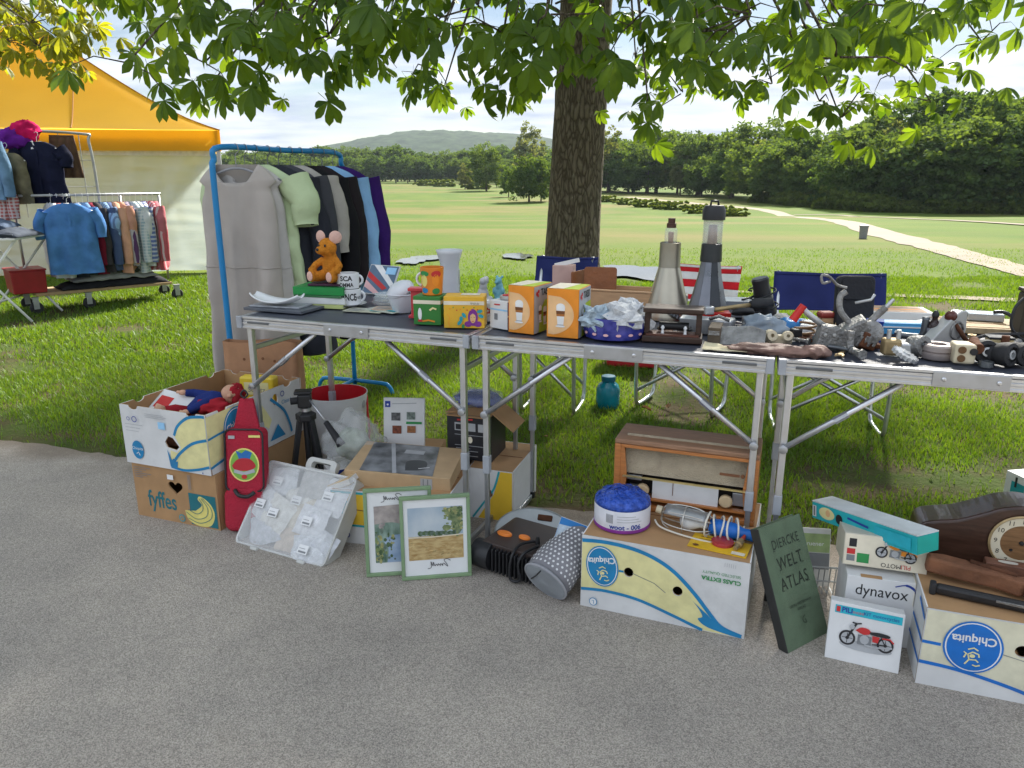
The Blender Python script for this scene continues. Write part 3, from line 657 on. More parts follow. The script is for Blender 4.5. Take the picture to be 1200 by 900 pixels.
# ---------------------------------------------------------------- lawn blades
def lawn():
    parts = []
    def add(n, fn, h0, h1, wd):
        x, y = fn(n); s = (x - E0.x) * EN.x + (y - E0.y) * EN.y
        u = (x - E0.x) * ED.x + (y - E0.y) * ED.y
        e = np.array([edge_off(q) for q in np.round(u, 2)]); gap = s - e
        pn = np.array([noise.noise((a * 1.6, b * 1.6, 2.0)) for a, b in zip(x, y)])
        keep = (gap > -0.015) & (rng.random(len(x)) < np.clip(0.06 + gap * 2.4, 0, 1) * np.clip(1.05 + pn * 1.9, 0.06, 1))
        for cx, cy, rx, ry in PUD: keep &= ((x - cx) / rx) ** 2 + ((y - cy) / ry) ** 2 > 1
        x, y, pn = x[keep], y[keep], pn[keep]; m = len(x)
        h = (h0 + (h1 - h0) * rng.random(m)) * (1 + 0.35 * pn); a = rng.random(m) * 6.283; lean = 0.15 + 0.75 * rng.random(m); la = rng.random(m) * 6.283
        zz = np.array([tz(p, q) for p, q in zip(x, y)]) - 0.004
        B = np.stack([x, y, zz], 1); W = np.stack([np.cos(a), np.sin(a), 0 * a], 1) * (wd * (0.7 + 0.6 * rng.random(m)))[:, None]
        Ld = np.stack([np.cos(la) * lean, np.sin(la) * lean, 0 * a], 1) * h[:, None]; U = np.stack([0 * a, 0 * a, h], 1)
        v = np.stack([B - W, B + W, B + U * 0.6 + Ld * 0.35 + W * 0.7, B + U * 0.6 + Ld * 0.35 - W * 0.7, B + U * 0.9 + Ld], 1); parts.append(v)
    def near(n):
        y = 2.2 + 2.9 * rng.random(n) ** 1.0; hw = y * 0.82 + 0.9; return (rng.random(n) * 2 - 1) * hw, y
    def mid(n):
        y = 4.9 + 4.3 * rng.random(n); hw = y * 0.80 + 1.0; return (rng.random(n) * 2 - 1) * hw, y
    def far(n):
        y = 9 + 5 * rng.random(n) ** 1.8; hw = y * 0.76; return (rng.random(n) * 2 - 1) * hw, y
    add(225000, near, 0.022, 0.05, 0.0022); add(180000, mid, 0.03, 0.058, 0.0036); add(26000, far, 0.02, 0.042, 0.005)
    V = np.concatenate(parts); n = len(V)
    me = bpy.data.meshes.new('grass'); me.vertices.add(n * 5); me.vertices.foreach_set('co', V.astype(np.float32).ravel())
    b = np.arange(n)[:, None] * 5; idx = (b + np.array([0, 1, 2, 3, 3, 2, 4])).astype(np.int32).ravel(); ln = np.tile(np.array([4, 3], dtype=np.int32), n)
    me.loops.add(len(idx)); me.loops.foreach_set('vertex_index', idx); me.polygons.add(len(ln)); me.polygons.foreach_set('loop_start', (np.cumsum(ln) - ln).astype(np.int32)); me.polygons.foreach_set('loop_total', ln)
    me.update(calc_edges=True)
    o = finish(me, 'grass', leafmat('grass_blade', (0.062, 0.150, 0.013), (0.126, 0.208, 0.027), 0.35, 0.5)); stuff(o); tag(o, 'short green lawn growing behind the asphalt path and under the tables', 'grass')
lawn()
# ================================================================== FURNITURE
alu = pm('aluminium', (0.62, 0.63, 0.65), rough=0.34, metal=0.9, var=0.06, scale=30, bump=0.05, bscale=200)
alu_dull = pm('aluminium_dull', (0.46, 0.47, 0.49), rough=0.42, metal=0.9, var=0.08, scale=30)
steel_dark = pm('dark_steel', (0.16, 0.17, 0.18), rough=0.45, metal=0.85, var=0.15)
plastic_grey = pm('grey_plastic', (0.36, 0.38, 0.41), rough=0.5)
plastic_black = pm('black_plastic', (0.018, 0.018, 0.02), rough=0.42, var=0.2)
rubber = pm('black_rubber', (0.025, 0.025, 0.027), rough=0.75, var=0.3, bump=0.15)
top_dark = pm('table_laminate', (0.055, 0.062, 0.085), rough=0.45, var=0.15, scale=9, dirt=0.15)
white_paint = pm('white_paint', (0.78, 0.78, 0.77), rough=0.45, var=0.05, dirt=0.10)
TH = 0.735
def folding_table(loc, ang, L, label, D=0.62):
    t = thing('folding_table', label, 'table', (*loc, 0), R(ang), 'folding aluminium tables')
    MB().box((L / 2, D / 2, TH - 0.012), (L - 0.03, D - 0.03, 0.016)).build('tabletop', top_dark, t)
    for y in (0.0, D):                                            # grooved rims
        sgn = -1 if y == 0 else 1
        rb = MB()
        for z, p in ((TH - 0.004, 0.0), (TH - 0.0145, -0.003), (TH - 0.023, 0.0), (TH - 0.0315, -0.003), (TH - 0.038, 0.0)):
            rb.box((L / 2, y + sgn * (p - 0.008), z), (L - 0.004, 0.018, 0.0095 if p else 0.008))
        rb.build('rim', alu, t, bevel=0.001, seg=1)
    for x in (0.009, L - 0.009): MB().box((x, D / 2, TH - 0.02), (0.016, D - 0.034, 0.038)).build('rim', alu, t, bevel=0.0015)
    for y in (-0.0015,):
        h = MB().box((L / 2, y, TH - 0.021), (0.17, 0.004, 0.036)).build('hinge_plate', alu_dull, t, bevel=0.001)
        for x in (-0.06, 0.06):
            MB().lathe([(0.0055, 0), (0.0055, 0.002), (0.003, 0.0035)], 10, M4((L / 2 + x, y - 0.002, TH - 0.021), (R(90), 0, 0))).build('rivet', alu, h)
    for x in (0.09, L - 0.09): MB().box((x, -0.001, TH - 0.02), (0.09, 0.003, 0.007)).build('latch_slot', steel_dark, t, bevel=0.001)
    for x in (0.012, L - 0.012): MB().box((x, -0.003, TH - 0.02), (0.02, 0.008, 0.042)).build('corner_cap', plastic_grey, t, bevel=0.002)
    for x in (0.035, L - 0.035):
        for y in (0.025, 0.47):
            lg = MB().box((x, y, (TH - 0.04 + 0.30) / 2), (0.019, 0.019, TH - 0.04 - 0.30)).build('leg', alu, t, bevel=0.003)
            MB().box((x, y, 0.155), (0.0145, 0.0145, 0.27)).build('leg_extension', alu_dull, lg, bevel=0.002)
            MB().box((x, y, 0.315), (0.023, 0.023, 0.06)).build('sleeve', plastic_grey, lg, bevel=0.003)
            MB().box((x, y, 0.026), (0.02, 0.02, 0.026)).build('foot_cap', plastic_black, lg, bevel=0.003)
            s = 1 if x < L / 2 else -1
            br = MB(); br.tube([(x, y - 0.012, 0.485), (x + s * 0.27, y - 0.006, TH - 0.045)], 0.0085, 8)
            b = br.build('brace', alu, t, smooth=True)
            MB().lathe([(0.012, -0.004), (0.012, 0.004), (0.006, 0.006)], 12, M4((x, y - 0.021, 0.485), (R(90), 0, 0))).build('pivot', alu_dull, b, smooth='auto')
            MB().tube([(x + s * 0.12, y - 0.0093, 0.575), (x + s * 0.15, y - 0.0087, 0.598)], 0.0105, 8).build('joint', alu_dull, b, smooth='auto')
        MB().box((x, 0.2475, 0.022), (0.012, 0.42, 0.02)).build('base_rail', alu_dull, t, bevel=0.003)
        MB().box((x, 0.2475, 0.62), (0.014, 0.42, 0.018)).build('cross_rail', alu, t, bevel=0.003)
    return t
TA = (-0.95, 2.557); TBp = (-0.121, 2.227); TC = (0.70, 1.92)
folding_table(TA, -21.7, 0.885, 'aluminium folding table in front of the blue clothes rail, holding books and mugs')
folding_table(TBp, -20.5, 0.87, 'aluminium folding table holding the orange coffee boxes and tall conical lamps')
folding_table(TC, -18.2, 0.90, 'aluminium folding table covered with old metal parts in front of the navy chair')

# ---------------------------------------------------------------- camping chairs behind the tables
navy = cloth('navy_canvas', (0.026, 0.034, 0.125), bscale=5, bump=0.25)
redst = cloth('red_canvas', (0.56, 0.022, 0.03)); whitest = cloth('white_canvas', (0.72, 0.71, 0.69))
def sheet(nm, fn, nu, nv, mat, parent, th=0.004): return MB().grid(fn, nu, nv).build(nm, mat, parent, smooth=True, solid=th)
def camp_chair(foot, ang, label, fabric, w=0.44, d=0.27, seat_z=0.36, b0=0.62, b1=0.82, by=0.42, striped=False, lean=0.06, ex=0.03):
    t = thing('camping_chair', label, 'chair', (foot[0], foot[1], tz(foot[0], foot[1])), R(ang), 'folding camping chairs behind the tables')
    for x in (0, w):
        pts = bez([(x, -0.02, seat_z + 0.03), (x, 0, 0.09), (x, 0.02, 0.03), (x, 0.06, 0.014), (x, d - 0.05, 0.014), (x, d, 0.03), (x, d + 0.02, 0.09), (x, d + 0.05, seat_z + 0.03)], 4)
        MB().tube(pts, 0.0105, 8).build('leg_loop', alu, t, smooth=True)
        MB().tube([(x, -0.12, seat_z + 0.03), (x, by - 0.02, seat_z + 0.035)], 0.0105, 8).build('seat_rail', alu, t, smooth=True)
        MB().tube([(x, by - 0.08, seat_z), (x, by, b0), (x, by + lean, b1)], 0.0105, 8).build('back_post', alu, t, smooth=True)
    for y in (0.0, d):
        MB().tube([(0, y, 0.10), (w, y + 0.02, seat_z)], 0.009, 8).build('cross_tube', alu, t, smooth=True)
        MB().tube([(w, y + 0.021, 0.10), (0, y + 0.041, seat_z)], 0.009, 8).build('cross_tube', alu, t, smooth=True)
    sheet('seat', lambda u, v: (0.01 + (w - 0.02) * u, -0.12 + 0.47 * v, seat_z + 0.035 - 0.05 * math.sin(math.pi * u) * (0.6 + 0.4 * math.sin(math.pi * v))), 14, 10, fabric, t)
    def bk(u, v): return (-ex + (w + 2 * ex) * u, by - 0.014 + lean * v + 0.035 * math.sin(math.pi * u) * (1 - 0.3 * v) + 0.006 * math.sin(9 * u + 5 * v), b0 + (b1 - b0) * v - 0.008 * math.sin(math.pi * u) * v)
    if not striped: bb = sheet('backrest', bk, 22, 12, fabric, t, 0.006); 
    else:
        n = 5
        for i in range(n):
            sheet('stripe', lambda u, v, i=i: bk(u, (i + v) / n), 16, 3, redst if i % 2 == 0 else whitest, t, 0.005)
    for q in (0.04, 0.96):
        sheet('seam', lambda u, v: (lambda p: (p[0], p[1] - 0.006, p[2]))(bk(0.01 + 0.98 * u, q - 0.03 + 0.06 * v)), 22, 2, fabric, t, 0.004)
    return t
camp_chair((0.66, 3.84), -30, 'folding chair with red and white striped backrest behind the conical lamps', whitest, w=0.40, b0=0.545, b1=0.745, striped=True, by=0.30, ex=0.02)
camp_chair((1.27, 3.42), -12, 'folding chair with wide navy canvas backrest behind the metal parts', navy, w=0.48, b0=0.545, b1=0.735, by=0.36, ex=0.025)
camp_chair((0.045, 3.75), -16, 'navy folding chair in front of the tree trunk behind the orange boxes', navy, w=0.28, b0=0.63, b1=0.775, by=0.40)

# ---------------------------------------------------------------- garments
def garment(parent_or_none, name, label, mat, origin, ang, L=0.7, sh=0.20, hem=1.05, sleeve=0.0, th=0.045, seed=0, neck=0.07, collar=None, grp=None, cat='shirt', dress=False, wave=0.012, hook=None, trim=None, sl_r=0.058):
    r = random.Random(seed); t = thing(name, label, cat, origin, R(ang), grp)
    rows = 38; n = 44; rings = []
    for i in range(rows + 1):
        f = i / rows
        if f < 0.14: q = f / 0.14; hw = neck + (sh - neck) * q ** 0.75; z = -0.068 - 0.075 * q; tk = 0.028 + (th - 0.028) * q
        else:
            q = (f - 0.14) / 0.86; z = -0.143 - (L - 0.06) * q
            if dress: hw = sh * (0.93 - 0.10 * math.exp(-((q - 0.02) / 0.05) ** 2) + 0.03 * math.sin(q * 3)) * (1 + (hem - 1) * q)
            else: hw = sh * (1 + (hem - 1) * q) * (1 - 0.04 * math.sin(q * math.pi))
            tk = th * (1 + 0.35 * math.sin(q * 2.4))
        ring = []
        for j in range(n):
            a = 2 * math.pi * j / n; x = hw * math.copysign(abs(math.cos(a)) ** 0.8, math.cos(a)); y = tk * math.sin(a)
            g = max(0, f - 0.1)
            y += wave * g * 2.2 * math.sin(x * 38 + seed * 1.7 + 2.0 * noise.noise((x * 5, z * 2, seed))) + 0.045 * g * noise.noise((x * 4 + seed, z * 3, seed * 0.3)) + (0.009 if dress else 0.02) * noise.noise((x * 16 + seed, z * 11 + x * 6, seed))
            x += 0.018 * g * noise.noise((z * 4, seed, a))
            if f < 0.14 and y < 0 and dress: z_ = z - 0.10 * (1 - f / 0.14) * max(0, 1 - (x / neck) ** 2)
            else: z_ = z
            zz = z_ + (0.012 * noise.noise((x * 9, seed, 2)) if f > 0.95 else 0)
            ring.append((x, y, zz))
        rings.append(ring)
    b = MB().loft(rings, caps=False).build('body', mat, t, smooth=True)
    if dress:
        k = 19; MB().tube([(p_[0] * 1.004, p_[1] + (0.0015 if p_[1] > 0 else -0.0015), p_[2]) for p_ in rings[k]], 0.0022, 5, closed=True).build('waist_seam', mat, t, smooth=True)
    if sleeve:
        for s in (-1, 1):
            k = 12; pts = []; rs = []
            for i in range(k + 1):
                q = i / k; pts.append((s * (sh * 0.90 + 0.055 * min(1, q * 2.2) + 0.012 * noise.noise((q * 3, seed, s))), 0.01 * noise.noise((q * 4, seed + 3, s)), -0.128 - sleeve * q)); rs.append(sl_r * (1 - 0.28 * q) * (1 + 0.1 * noise.noise((q * 7, seed, s * 2))))
            MB().tube(pts, rs, 12, caps=False, flat=0.75).build('sleeve', mat, t, smooth=True)
    if collar:
        cb = MB()
        for s in (-1, 1): cb.add([(0, -0.034, -0.125), (s * 0.055, -0.034, -0.135), (s * 0.075, -0.005, -0.075), (s * 0.03, -0.02, -0.06)], [(0, 1, 2, 3)])
        cb.build('collar', collar, t, solid=0.004)
        MB().box((0, -th * 1.12, -0.13 - L * 0.42), (0.022, 0.006, L * 0.8)).build('placket', collar if trim is None else trim, t, bevel=0.002)
    hb = MB(); hb.tube(bez([(0, 0, -0.085), (0, 0, -0.03), (0.016, 0, -0.012), (0.012, 0, 0.012), (0, 0, 0.016), (-0.012, 0, 0.008)], 4), 0.002, 6)
    hb.tube(bez([(-sh * 0.95, 0, -0.135), (-0.05, 0, -0.092), (0, 0, -0.085), (0.05, 0, -0.092), (sh * 0.95, 0, -0.135)], 4), 0.0055, 6)
    hb.build('hanger', hook or steel_dark, t, smooth=True)
    return t

# ---------------------------------------------------------------- blue clothes rail
blue_tube = pm('blue_tube', (0.010, 0.21, 0.48), rough=0.35, var=0.06)
RA = Vector((-1.235, 3.22, 1.315)); RB = Vector((-0.90, 4.15, 1.315)); RDv = (RB - RA).normalized(); RN = Vector((RDv.y, -RDv.x, 0))
t = thing('clothes_rail', 'bright blue tubular clothes rail loaded with hanging garments', 'clothes rail', (RA.x, RA.y, 0))
o0 = Vector((RA.x, RA.y, 0)); fr = MB()
a = RA - o0; b = RB - o0
pts = [Vector((a.x, a.y, 0.05)), Vector((a.x, a.y, 0.6)), Vector((a.x, a.y, 1.18)), Vector((a.x, a.y, 1.26)) + RDv * 0.012, a + RDv * 0.06, a.lerp(b, 0.5), b - RDv * 0.06, Vector((b.x, b.y, 1.26)) - RDv * 0.012, Vector((b.x, b.y, 1.18)), Vector((b.x, b.y, 0.6)), Vector((b.x, b.y, 0.05))]
MB().tube(bez(pts, 5), 0.0125, 12).build('frame', blue_tube, t, smooth=True)
for q in (a, b):
    c = Vector((q.x, q.y, 0)); 
    MB().tube(bez([c + RN * 0.24 + Vector((0, 0, 0.014)), c + RN * 0.22 + Vector((0, 0, 0.055)), c + RN * 0.16 + Vector((0, 0, 0.07)), c - RN * 0.16 + Vector((0, 0, 0.07)), c - RN * 0.22 + Vector((0, 0, 0.055)), c - RN * 0.24 + Vector((0, 0, 0.014))], 5), 0.0115, 10).build('foot', blue_tube, t, smooth=True)
MB().tube([Vector((a.x, a.y, 0.075)), Vector((b.x, b.y, 0.075))], 0.010, 10).build('lower_bar', blue_tube, t, smooth=True)
angR = math.degrees(math.atan2(RN.y, RN.x))
GR = 'garments hanging on the blue clothes rail'
dress_grey = cloth('dress_grey', (0.43, 0.388, 0.35), 0.06, 0.5, 9)
def hang(f, mat, label, **kw):
    p = RA.lerp(RB, f); kw.setdefault('ang', angR); return garment(None, kw.pop('name', 'hanging_jacket'), label, mat, (p.x, p.y, 1.315), grp=GR, **kw)
hang(0.15, dress_grey, 'long sleeveless light grey dress at the open end of the blue rail', name='hanging_dress', cat='dress', L=0.92, sh=0.182, hem=1.0, dress=True, th=0.045, seed=3, ang=angR + 10, neck=0.105, wave=0.03, hook=pm('hanger_grey', (0.3, 0.3, 0.32)))
hang(0.21, cloth('dress_grey2', (0.47, 0.445, 0.42), 0.06), 'pale grey sleeveless dress behind the first dress on the blue rail', name='hanging_dress', cat='dress', L=0.94, sh=0.188, hem=1.02, dress=True, th=0.05, seed=4, wave=0.025)
hang(0.28, cloth('mint', (0.50, 0.60, 0.36), 0.06), 'pale green short sleeved top on the blue rail', name='hanging_blouse', cat='shirt', L=0.62, sh=0.21, sleeve=0.20, seed=5, sl_r=0.075)
hang(0.37, cloth('jkt_a', (0.030, 0.032, 0.042)), 'dark navy padded jacket next to the pale green top', L=0.84, sh=0.225, sleeve=0.55, seed=6, th=0.07)
hang(0.45, cloth('jkt_b', (0.060, 0.062, 0.072)), 'charcoal jacket between the navy jacket and the beige one', L=0.86, sh=0.215, sleeve=0.52, seed=7, th=0.06)
hang(0.54, cloth('jkt_c', (0.40, 0.375, 0.335)), 'beige light coat in the middle of the blue rail', L=0.80, sh=0.215, sleeve=0.34, seed=8, th=0.055)
hang(0.62, cloth('jkt_d', (0.012, 0.012, 0.014)), 'black jacket next to the beige coat', L=0.82, sh=0.22, sleeve=0.52, seed=9, th=0.06)
hang(0.71, cloth('jkt_e', (0.022, 0.018, 0.020)), 'black cardigan next to the light blue jacket', L=0.64, sh=0.215, sleeve=0.5, seed=10, th=0.055)
hang(0.81, cloth('jkt_f', (0.25, 0.46, 0.72)), 'light blue jacket near the far end of the blue rail', L=0.66, sh=0.22, sleeve=0.52, seed=11, th=0.06)
hang(0.91, cloth('jkt_g', (0.040, 0.014, 0.12)), 'deep purple jacket at the far end of the blue rail', L=0.68, sh=0.23, sleeve=0.54, seed=12, th=0.065)

# ---------------------------------------------------------------- orange tent
def tent_material():
    m = pm('tent_orange', (0.80, 0.47, 0.045), rough=0.6, var=0.05, scale=3, bump=0.15, bscale=3)
    t = m.node_tree; b = t.nodes['Principled BSDF']; o = t.nodes['Material Output']; tr = N(t, 'ShaderNodeBsdfTranslucent'); tr.inputs[0].default_value = (0.85, 0.52, 0.06, 1)
    ms = N(t, 'ShaderNodeMixShader'); ms.inputs[0].default_value = 0.7; t.links.new(b.outputs[0], ms.inputs[1]); t.links.new(tr.outputs[0], ms.inputs[2]); t.links.new(ms.outputs[0], o.inputs[0]); return m
tm = tent_material()
twall = pm('tent_wall', (0.62, 0.65, 0.62), rough=0.7, var=0.06, scale=2.0, bump=1.0, bscale=3.5, stretch=(0.6, 1, 4.0))
_t = twall.node_tree; _tr = N(_t, 'ShaderNodeBsdfTranslucent'); _tr.inputs[0].default_value = (0.52, 0.60, 0.58, 1)
_ms = N(_t, 'ShaderNodeMixShader'); _ms.inputs[0].default_value = 0.24; _t.links.new(_t.nodes['Principled BSDF'].outputs[0], _ms.inputs[1]); _t.links.new(_tr.outputs[0], _ms.inputs[2]); _t.links.new(_ms.outputs[0], _t.nodes['Material Output'].inputs[0])
FRc = Vector((-3.62, 9.8, 0)); wdir = Vector((-0.93, -0.24, 0)).normalized(); ddir = Vector((-0.40, 0.91, 0)).normalized()
t = thing('market_tent', 'orange canopy market tent with a white side wall at the left', 'tent', FRc)
TW, EV, VL, PK = 4.6, 1.74, 0.24, 1.6
def roofp(u, v):
    s, q = 2 * u - 1, 2 * v - 1; k = 1 - max(abs(s), abs(q)); h = PK * (k ** 1.25) + 0.012 * noise.noise((u * 9, v * 9, 3))
    p = wdir * (TW * u) + ddir * (TW * v); return (p.x, p.y, EV + h)
MB().grid(roofp, 32, 32).build('roof', tm, t, smooth=True)
per = [(0, 0), (1, 0), (1, 1), (0, 1)]
for i in range(4):
    (u0, v0), (u1, v1) = per[i], per[(i + 1) % 4]
    def val(u, v, u0=u0, v0=v0, u1=u1, v1=v1):
        p = wdir * (TW * (u0 + (u1 - u0) * u)) + ddir * (TW * (v0 + (v1 - v0) * u)); return (p.x, p.y - 0.004 + 0.012 * noise.noise((u * 12, i, v)) * v, EV - VL * v + 0.012 * math.sin(u * 3.14159) * -1)
    MB().grid(val, 30, 3).build('valance', tm, t, smooth=True)
for u, v in per:
    p = wdir * (TW * (0.008 + 0.984 * u)) + ddir * (TW * (0.008 + 0.984 * v)); MB().box((p.x, p.y, EV / 2), (0.045, 0.045, EV)).build('post', alu_dull, t, bevel=0.004)
seam = pm('tent_seam', (0.26, 0.105, 0.006), rough=0.7)
for s in ([(0, 0), (0.5, 0.5)], [(1, 0), (0.5, 0.5)], [(0.36, 0), (0.36, 0.36)], [(0.66, 0), (0.66, 0.34)]):
    pts = []
    for k in range(20):
        f = k / 19; p = roofp(s[0][0] + (s[1][0] - s[0][0]) * f, s[0][1] + (s[1][1] - s[0][1]) * f); pts.append((p[0], p[1] - 0.004, p[2] + 0.006))
    MB().tube(pts, 0.007, 5).build('seam', seam, t)
def wl(u, v):
    p = wdir * (TW * (0.015 + 0.97 * u)) + ddir * 0.10; k = noise.noise((u * 26, v * 5, 1)); return (p.x, p.y + 0.05 * k * math.sin(v * 3.1) + 0.025 * noise.noise((u * 10, v * 22, 4)) + 0.012 * math.sin(u * 60 + 6 * v), 0.02 + (EV - 0.10) * v)
MB().grid(wl, 120, 50).build('side_wall', twall, t, smooth=True)
MB().grid(lambda u, v: (lambda p: (p[0], p[1] - 0.03, EV - 0.30 + 0.16 * v))(wl(u, 0.9)), 60, 2).build('wall_band', pm('tent_band', (0.72, 0.72, 0.70), rough=0.6), t, smooth=True)

# ---------------------------------------------------------------- rolling shirt rack under the tent
gal = pm('galvanised', (0.42, 0.43, 0.43), rough=0.45, metal=0.7, var=0.12)
MA = Vector((-4.16, 6.98, 0)); MBv = Vector((-3.46, 7.62, 0)); md = (MBv - MA).normalized(); mn = Vector((md.y, -md.x, 0)); ang = math.degrees(math.atan2(md.y, md.x)); ML = (MBv - MA).length
t = thing('rolling_shirt_rack', 'rolling steel rack full of shirts in front of the tent wall', 'clothes rack', MA, R(ang))
fr = MB(); RZ = 1.03
MB().tube([(-0.25, 0, RZ), (ML, 0, RZ)], 0.012, 8).build('rail', gal, t, smooth=True)
MB().box((0.32, 0.05, 0.17), (ML * 0.92 + 0.3, 0.42, 0.025)).build('platform', pm('plywood', (0.40, 0.27, 0.14), rough=0.7, var=0.15, stretch=(1, 8, 1)), t, bevel=0.003)
for x in (-0.28, 0.15, 0.97):
    for y in (-0.14, 0.24):
        if x == 0.15 and y > 0: continue
        c = thing('caster', '', '', (x if x != 0.97 else 0.95, y, 0)); [c.__delitem__(k) for k in ('label', 'category')]; c.parent = t
        MB().lathe([(0.05, -0.014), (0.055, -0.008), (0.055, 0.008), (0.05, 0.014)], 16, M4((0, 0, 0.055), (R(90), 0, 0))).build('wheel', rubber, c, smooth='auto')
        fk = MB(); fk.box((0, -0.02, 0.095), (0.045, 0.004, 0.10)); fk.box((0, 0.02, 0.095), (0.045, 0.004, 0.10)); fk.box((0, 0, 0.148), (0.06, 0.05, 0.008)); fk.build('fork', gal, c)
MB().tube([(0.06, -0.29, RZ), (0.06, 0.16, RZ)], 0.009, 8).build('front_arm', gal, t, smooth=True)
for x in (-0.27, 0.10, 0.62, 0.98): MB().tube([(x, 0.16, 0.17), (x, 0.16, RZ)], 0.012, 8).build('upright', gal, t, smooth=True)
MB().tube(bez([(-0.6, 0.22, RZ), (-0.6, 0.22, 1.48), (-0.52, 0.22, 1.58), (0.36, 0.22, 1.58), (0.43, 0.22, 1.5), (0.45, 0.22, RZ), (0.45, 0.22, 0.18)], 6), 0.013, 8).build('back_frame', gal, t, smooth=True)
for x in np.linspace(-0.5, 0.35, 6): MB().tube([(x, 0.22, RZ - 0.2), (x, 0.22, 1.58)], 0.004, 6).build('wire', gal, t)
for z in (1.1, 1.34): MB().tube([(-0.6, 0.22, z), (0.45, 0.22, z)], 0.004, 6).build('wire', gal, t)
def striped(name, c, i):                           # woven stripes, crossed for checks
    m = cloth(name, c); t = m.node_tree; b = t.nodes['Principled BSDF']; old = b.inputs['Base Color'].links[0].from_socket; tc = N(t, 'ShaderNodeTexCoord'); col = old
    for ax in (('X',) if i % 2 else ('X', 'Z')):
        w_ = N(t, 'ShaderNodeTexWave', bands_direction=ax); w_.inputs['Scale'].default_value = 7 + i % 5; w_.inputs['Distortion'].default_value = 0.6; t.links.new(tc.outputs['Object'], w_.inputs[0])
        x = N(t, 'ShaderNodeMixRGB'); t.links.new(mth(t, 'MULTIPLY', mth(t, 'GREATER_THAN', w_.outputs[1], 0.62), 0.6), x.inputs[0]); t.links.new(col, x.inputs[1]); x.inputs[2].default_value = (0.62, 0.62, 0.62, 1) if i % 3 else (0.05, 0.05, 0.12, 1); col = x.outputs[0]
    t.links.new(col, b.inputs['Base Color']); return m
GS = 'shirts hanging on the rolling rack'
def mpos(x, y=0, z=RZ): return MA + md * x + Vector((-md.y, md.x, 0)) * y + Vector((0, 0, z))
cols = [((0.075, 0.20, 0.46), 'denim blue long sleeved shirt hanging at the front end of the rolling rack'), ((0.55, 0.60, 0.66), 'pale grey blue striped shirt behind the denim blue one'), ((0.40, 0.10, 0.08), 'brick red checked shirt third from the front of the rolling rack'), ((0.50, 0.50, 0.50), 'light grey shirt beside the brick red one'), ((0.035, 0.04, 0.06), 'dark charcoal shirt on the rolling rack beside two mid blue ones'), ((0.10, 0.16, 0.30), 'mid blue work shirt after the dark charcoal one'), ((0.17, 0.30, 0.52), 'sky blue shirt just before the maroon one'), ((0.16, 0.012, 0.03), 'maroon shirt in the middle of the rolling rack'), ((0.05, 0.045, 0.05), 'near black shirt next to the maroon one'), ((0.30, 0.45, 0.66), 'light blue denim shirt after the near black one'), ((0.07, 0.10, 0.20), 'navy shirt before the peach one'), ((0.62, 0.33, 0.22), 'peach coloured shirt on the rolling rack'), ((0.52, 0.26, 0.18), 'salmon brown shirt right after the peach one'), ((0.10, 0.045, 0.12), 'plum checked shirt after the salmon one'), ((0.30, 0.40, 0.46), 'grey teal striped shirt after the plum one'), ((0.55, 0.57, 0.58), 'off white shirt towards the tail of the rolling rack'), ((0.12, 0.16, 0.34), 'dark blue patterned shirt next to the off white one'), ((0.46, 0.10, 0.12), 'red striped shirt before the last one on the rolling rack'), ((0.45, 0.14, 0.16), 'dusty red shirt at the far end of the rolling rack')]
for i, (c, lb) in enumerate(cols):
    x = -0.06 + (ML - 0.02) * i / (len(cols) - 1) + (0.0 if i else -0.05); p = mpos(x)
    if i == 0: p = mpos(0.06, -0.27)
    m = striped('shirt%d' % i, c, i) if i in (1, 2, 5, 9, 13, 14, 16, 17) else cloth('shirt%d' % i, c, 0.18)
    garment(None, 'hanging_shirt', lb, m, p, 28 if i == 0 else ang - 90 + 8 * math.sin(i * 2.3), L=0.60 + 0.05 * math.sin(i * 1.9), sh=0.205, sleeve=0.50 if i % 3 else 0.24, th=0.05, seed=40 + i, collar=m if i < 3 else None, grp=GS, hook=white_paint)
# garments hung on the upper frame
garment(None, 'polo_shirt', 'dark navy polo shirt with white collar on the upper wire frame', cloth('polo', (0.012, 0.014, 0.035)), mpos(-0.02, 0.10, 1.56), ang - 38, L=0.52, sh=0.19, sleeve=0.16, seed=71, collar=whitest, trim=cloth('polo', (0.012, 0.014, 0.035)), hook=white_paint, sl_r=0.07)
garment(None, 'denim_jacket', 'faded denim jacket hanging at the top of the wire frame', cloth('denim', (0.13, 0.23, 0.36), 0.3), mpos(-0.50, 0.10, 1.60), ang - 40, L=0.52, sh=0.20, sleeve=0.45, seed=72, hook=white_paint, cat='jacket')
garment(None, 'plaid_shirt', 'red and white plaid shirt hanging low beside the denim pile', striped('plaid', (0.42, 0.12, 0.11), 4), mpos(-0.46, 0.16, 1.26), ang - 42, L=0.50, sh=0.18, sleeve=0.3, seed=73, collar=whitest, hook=white_paint)
garment(None, 'camouflage_vest', 'olive brown vest hanging between the denim jacket and the polo', cloth('olive', (0.16, 0.14, 0.09), 0.5), mpos(-0.27, 0.10, 1.46), ang - 40, L=0.42, sh=0.16, seed=74, hook=white_paint, cat='vest')
sk = thing('brown_skirt', 'brown suede skirt clipped to the upper wire frame', 'skirt', mpos(0.20, 0.19, 1.54), R(ang - 20))
MB().grid(lambda u, v: ((-0.10 - 0.035 * v) + (0.20 + 0.07 * v) * u, 0.012 * math.sin(u * 22) * (0.3 + v), -0.36 * v), 24, 8).build('panel', cloth('suede', (0.11, 0.065, 0.04), 0.25), sk, smooth=True, solid=0.012)
MB().box((0, 0.004, 0.005), (0.2, 0.02, 0.03)).build('waistband', cloth('suede', (0.11, 0.065, 0.04)), sk, bevel=0.004)
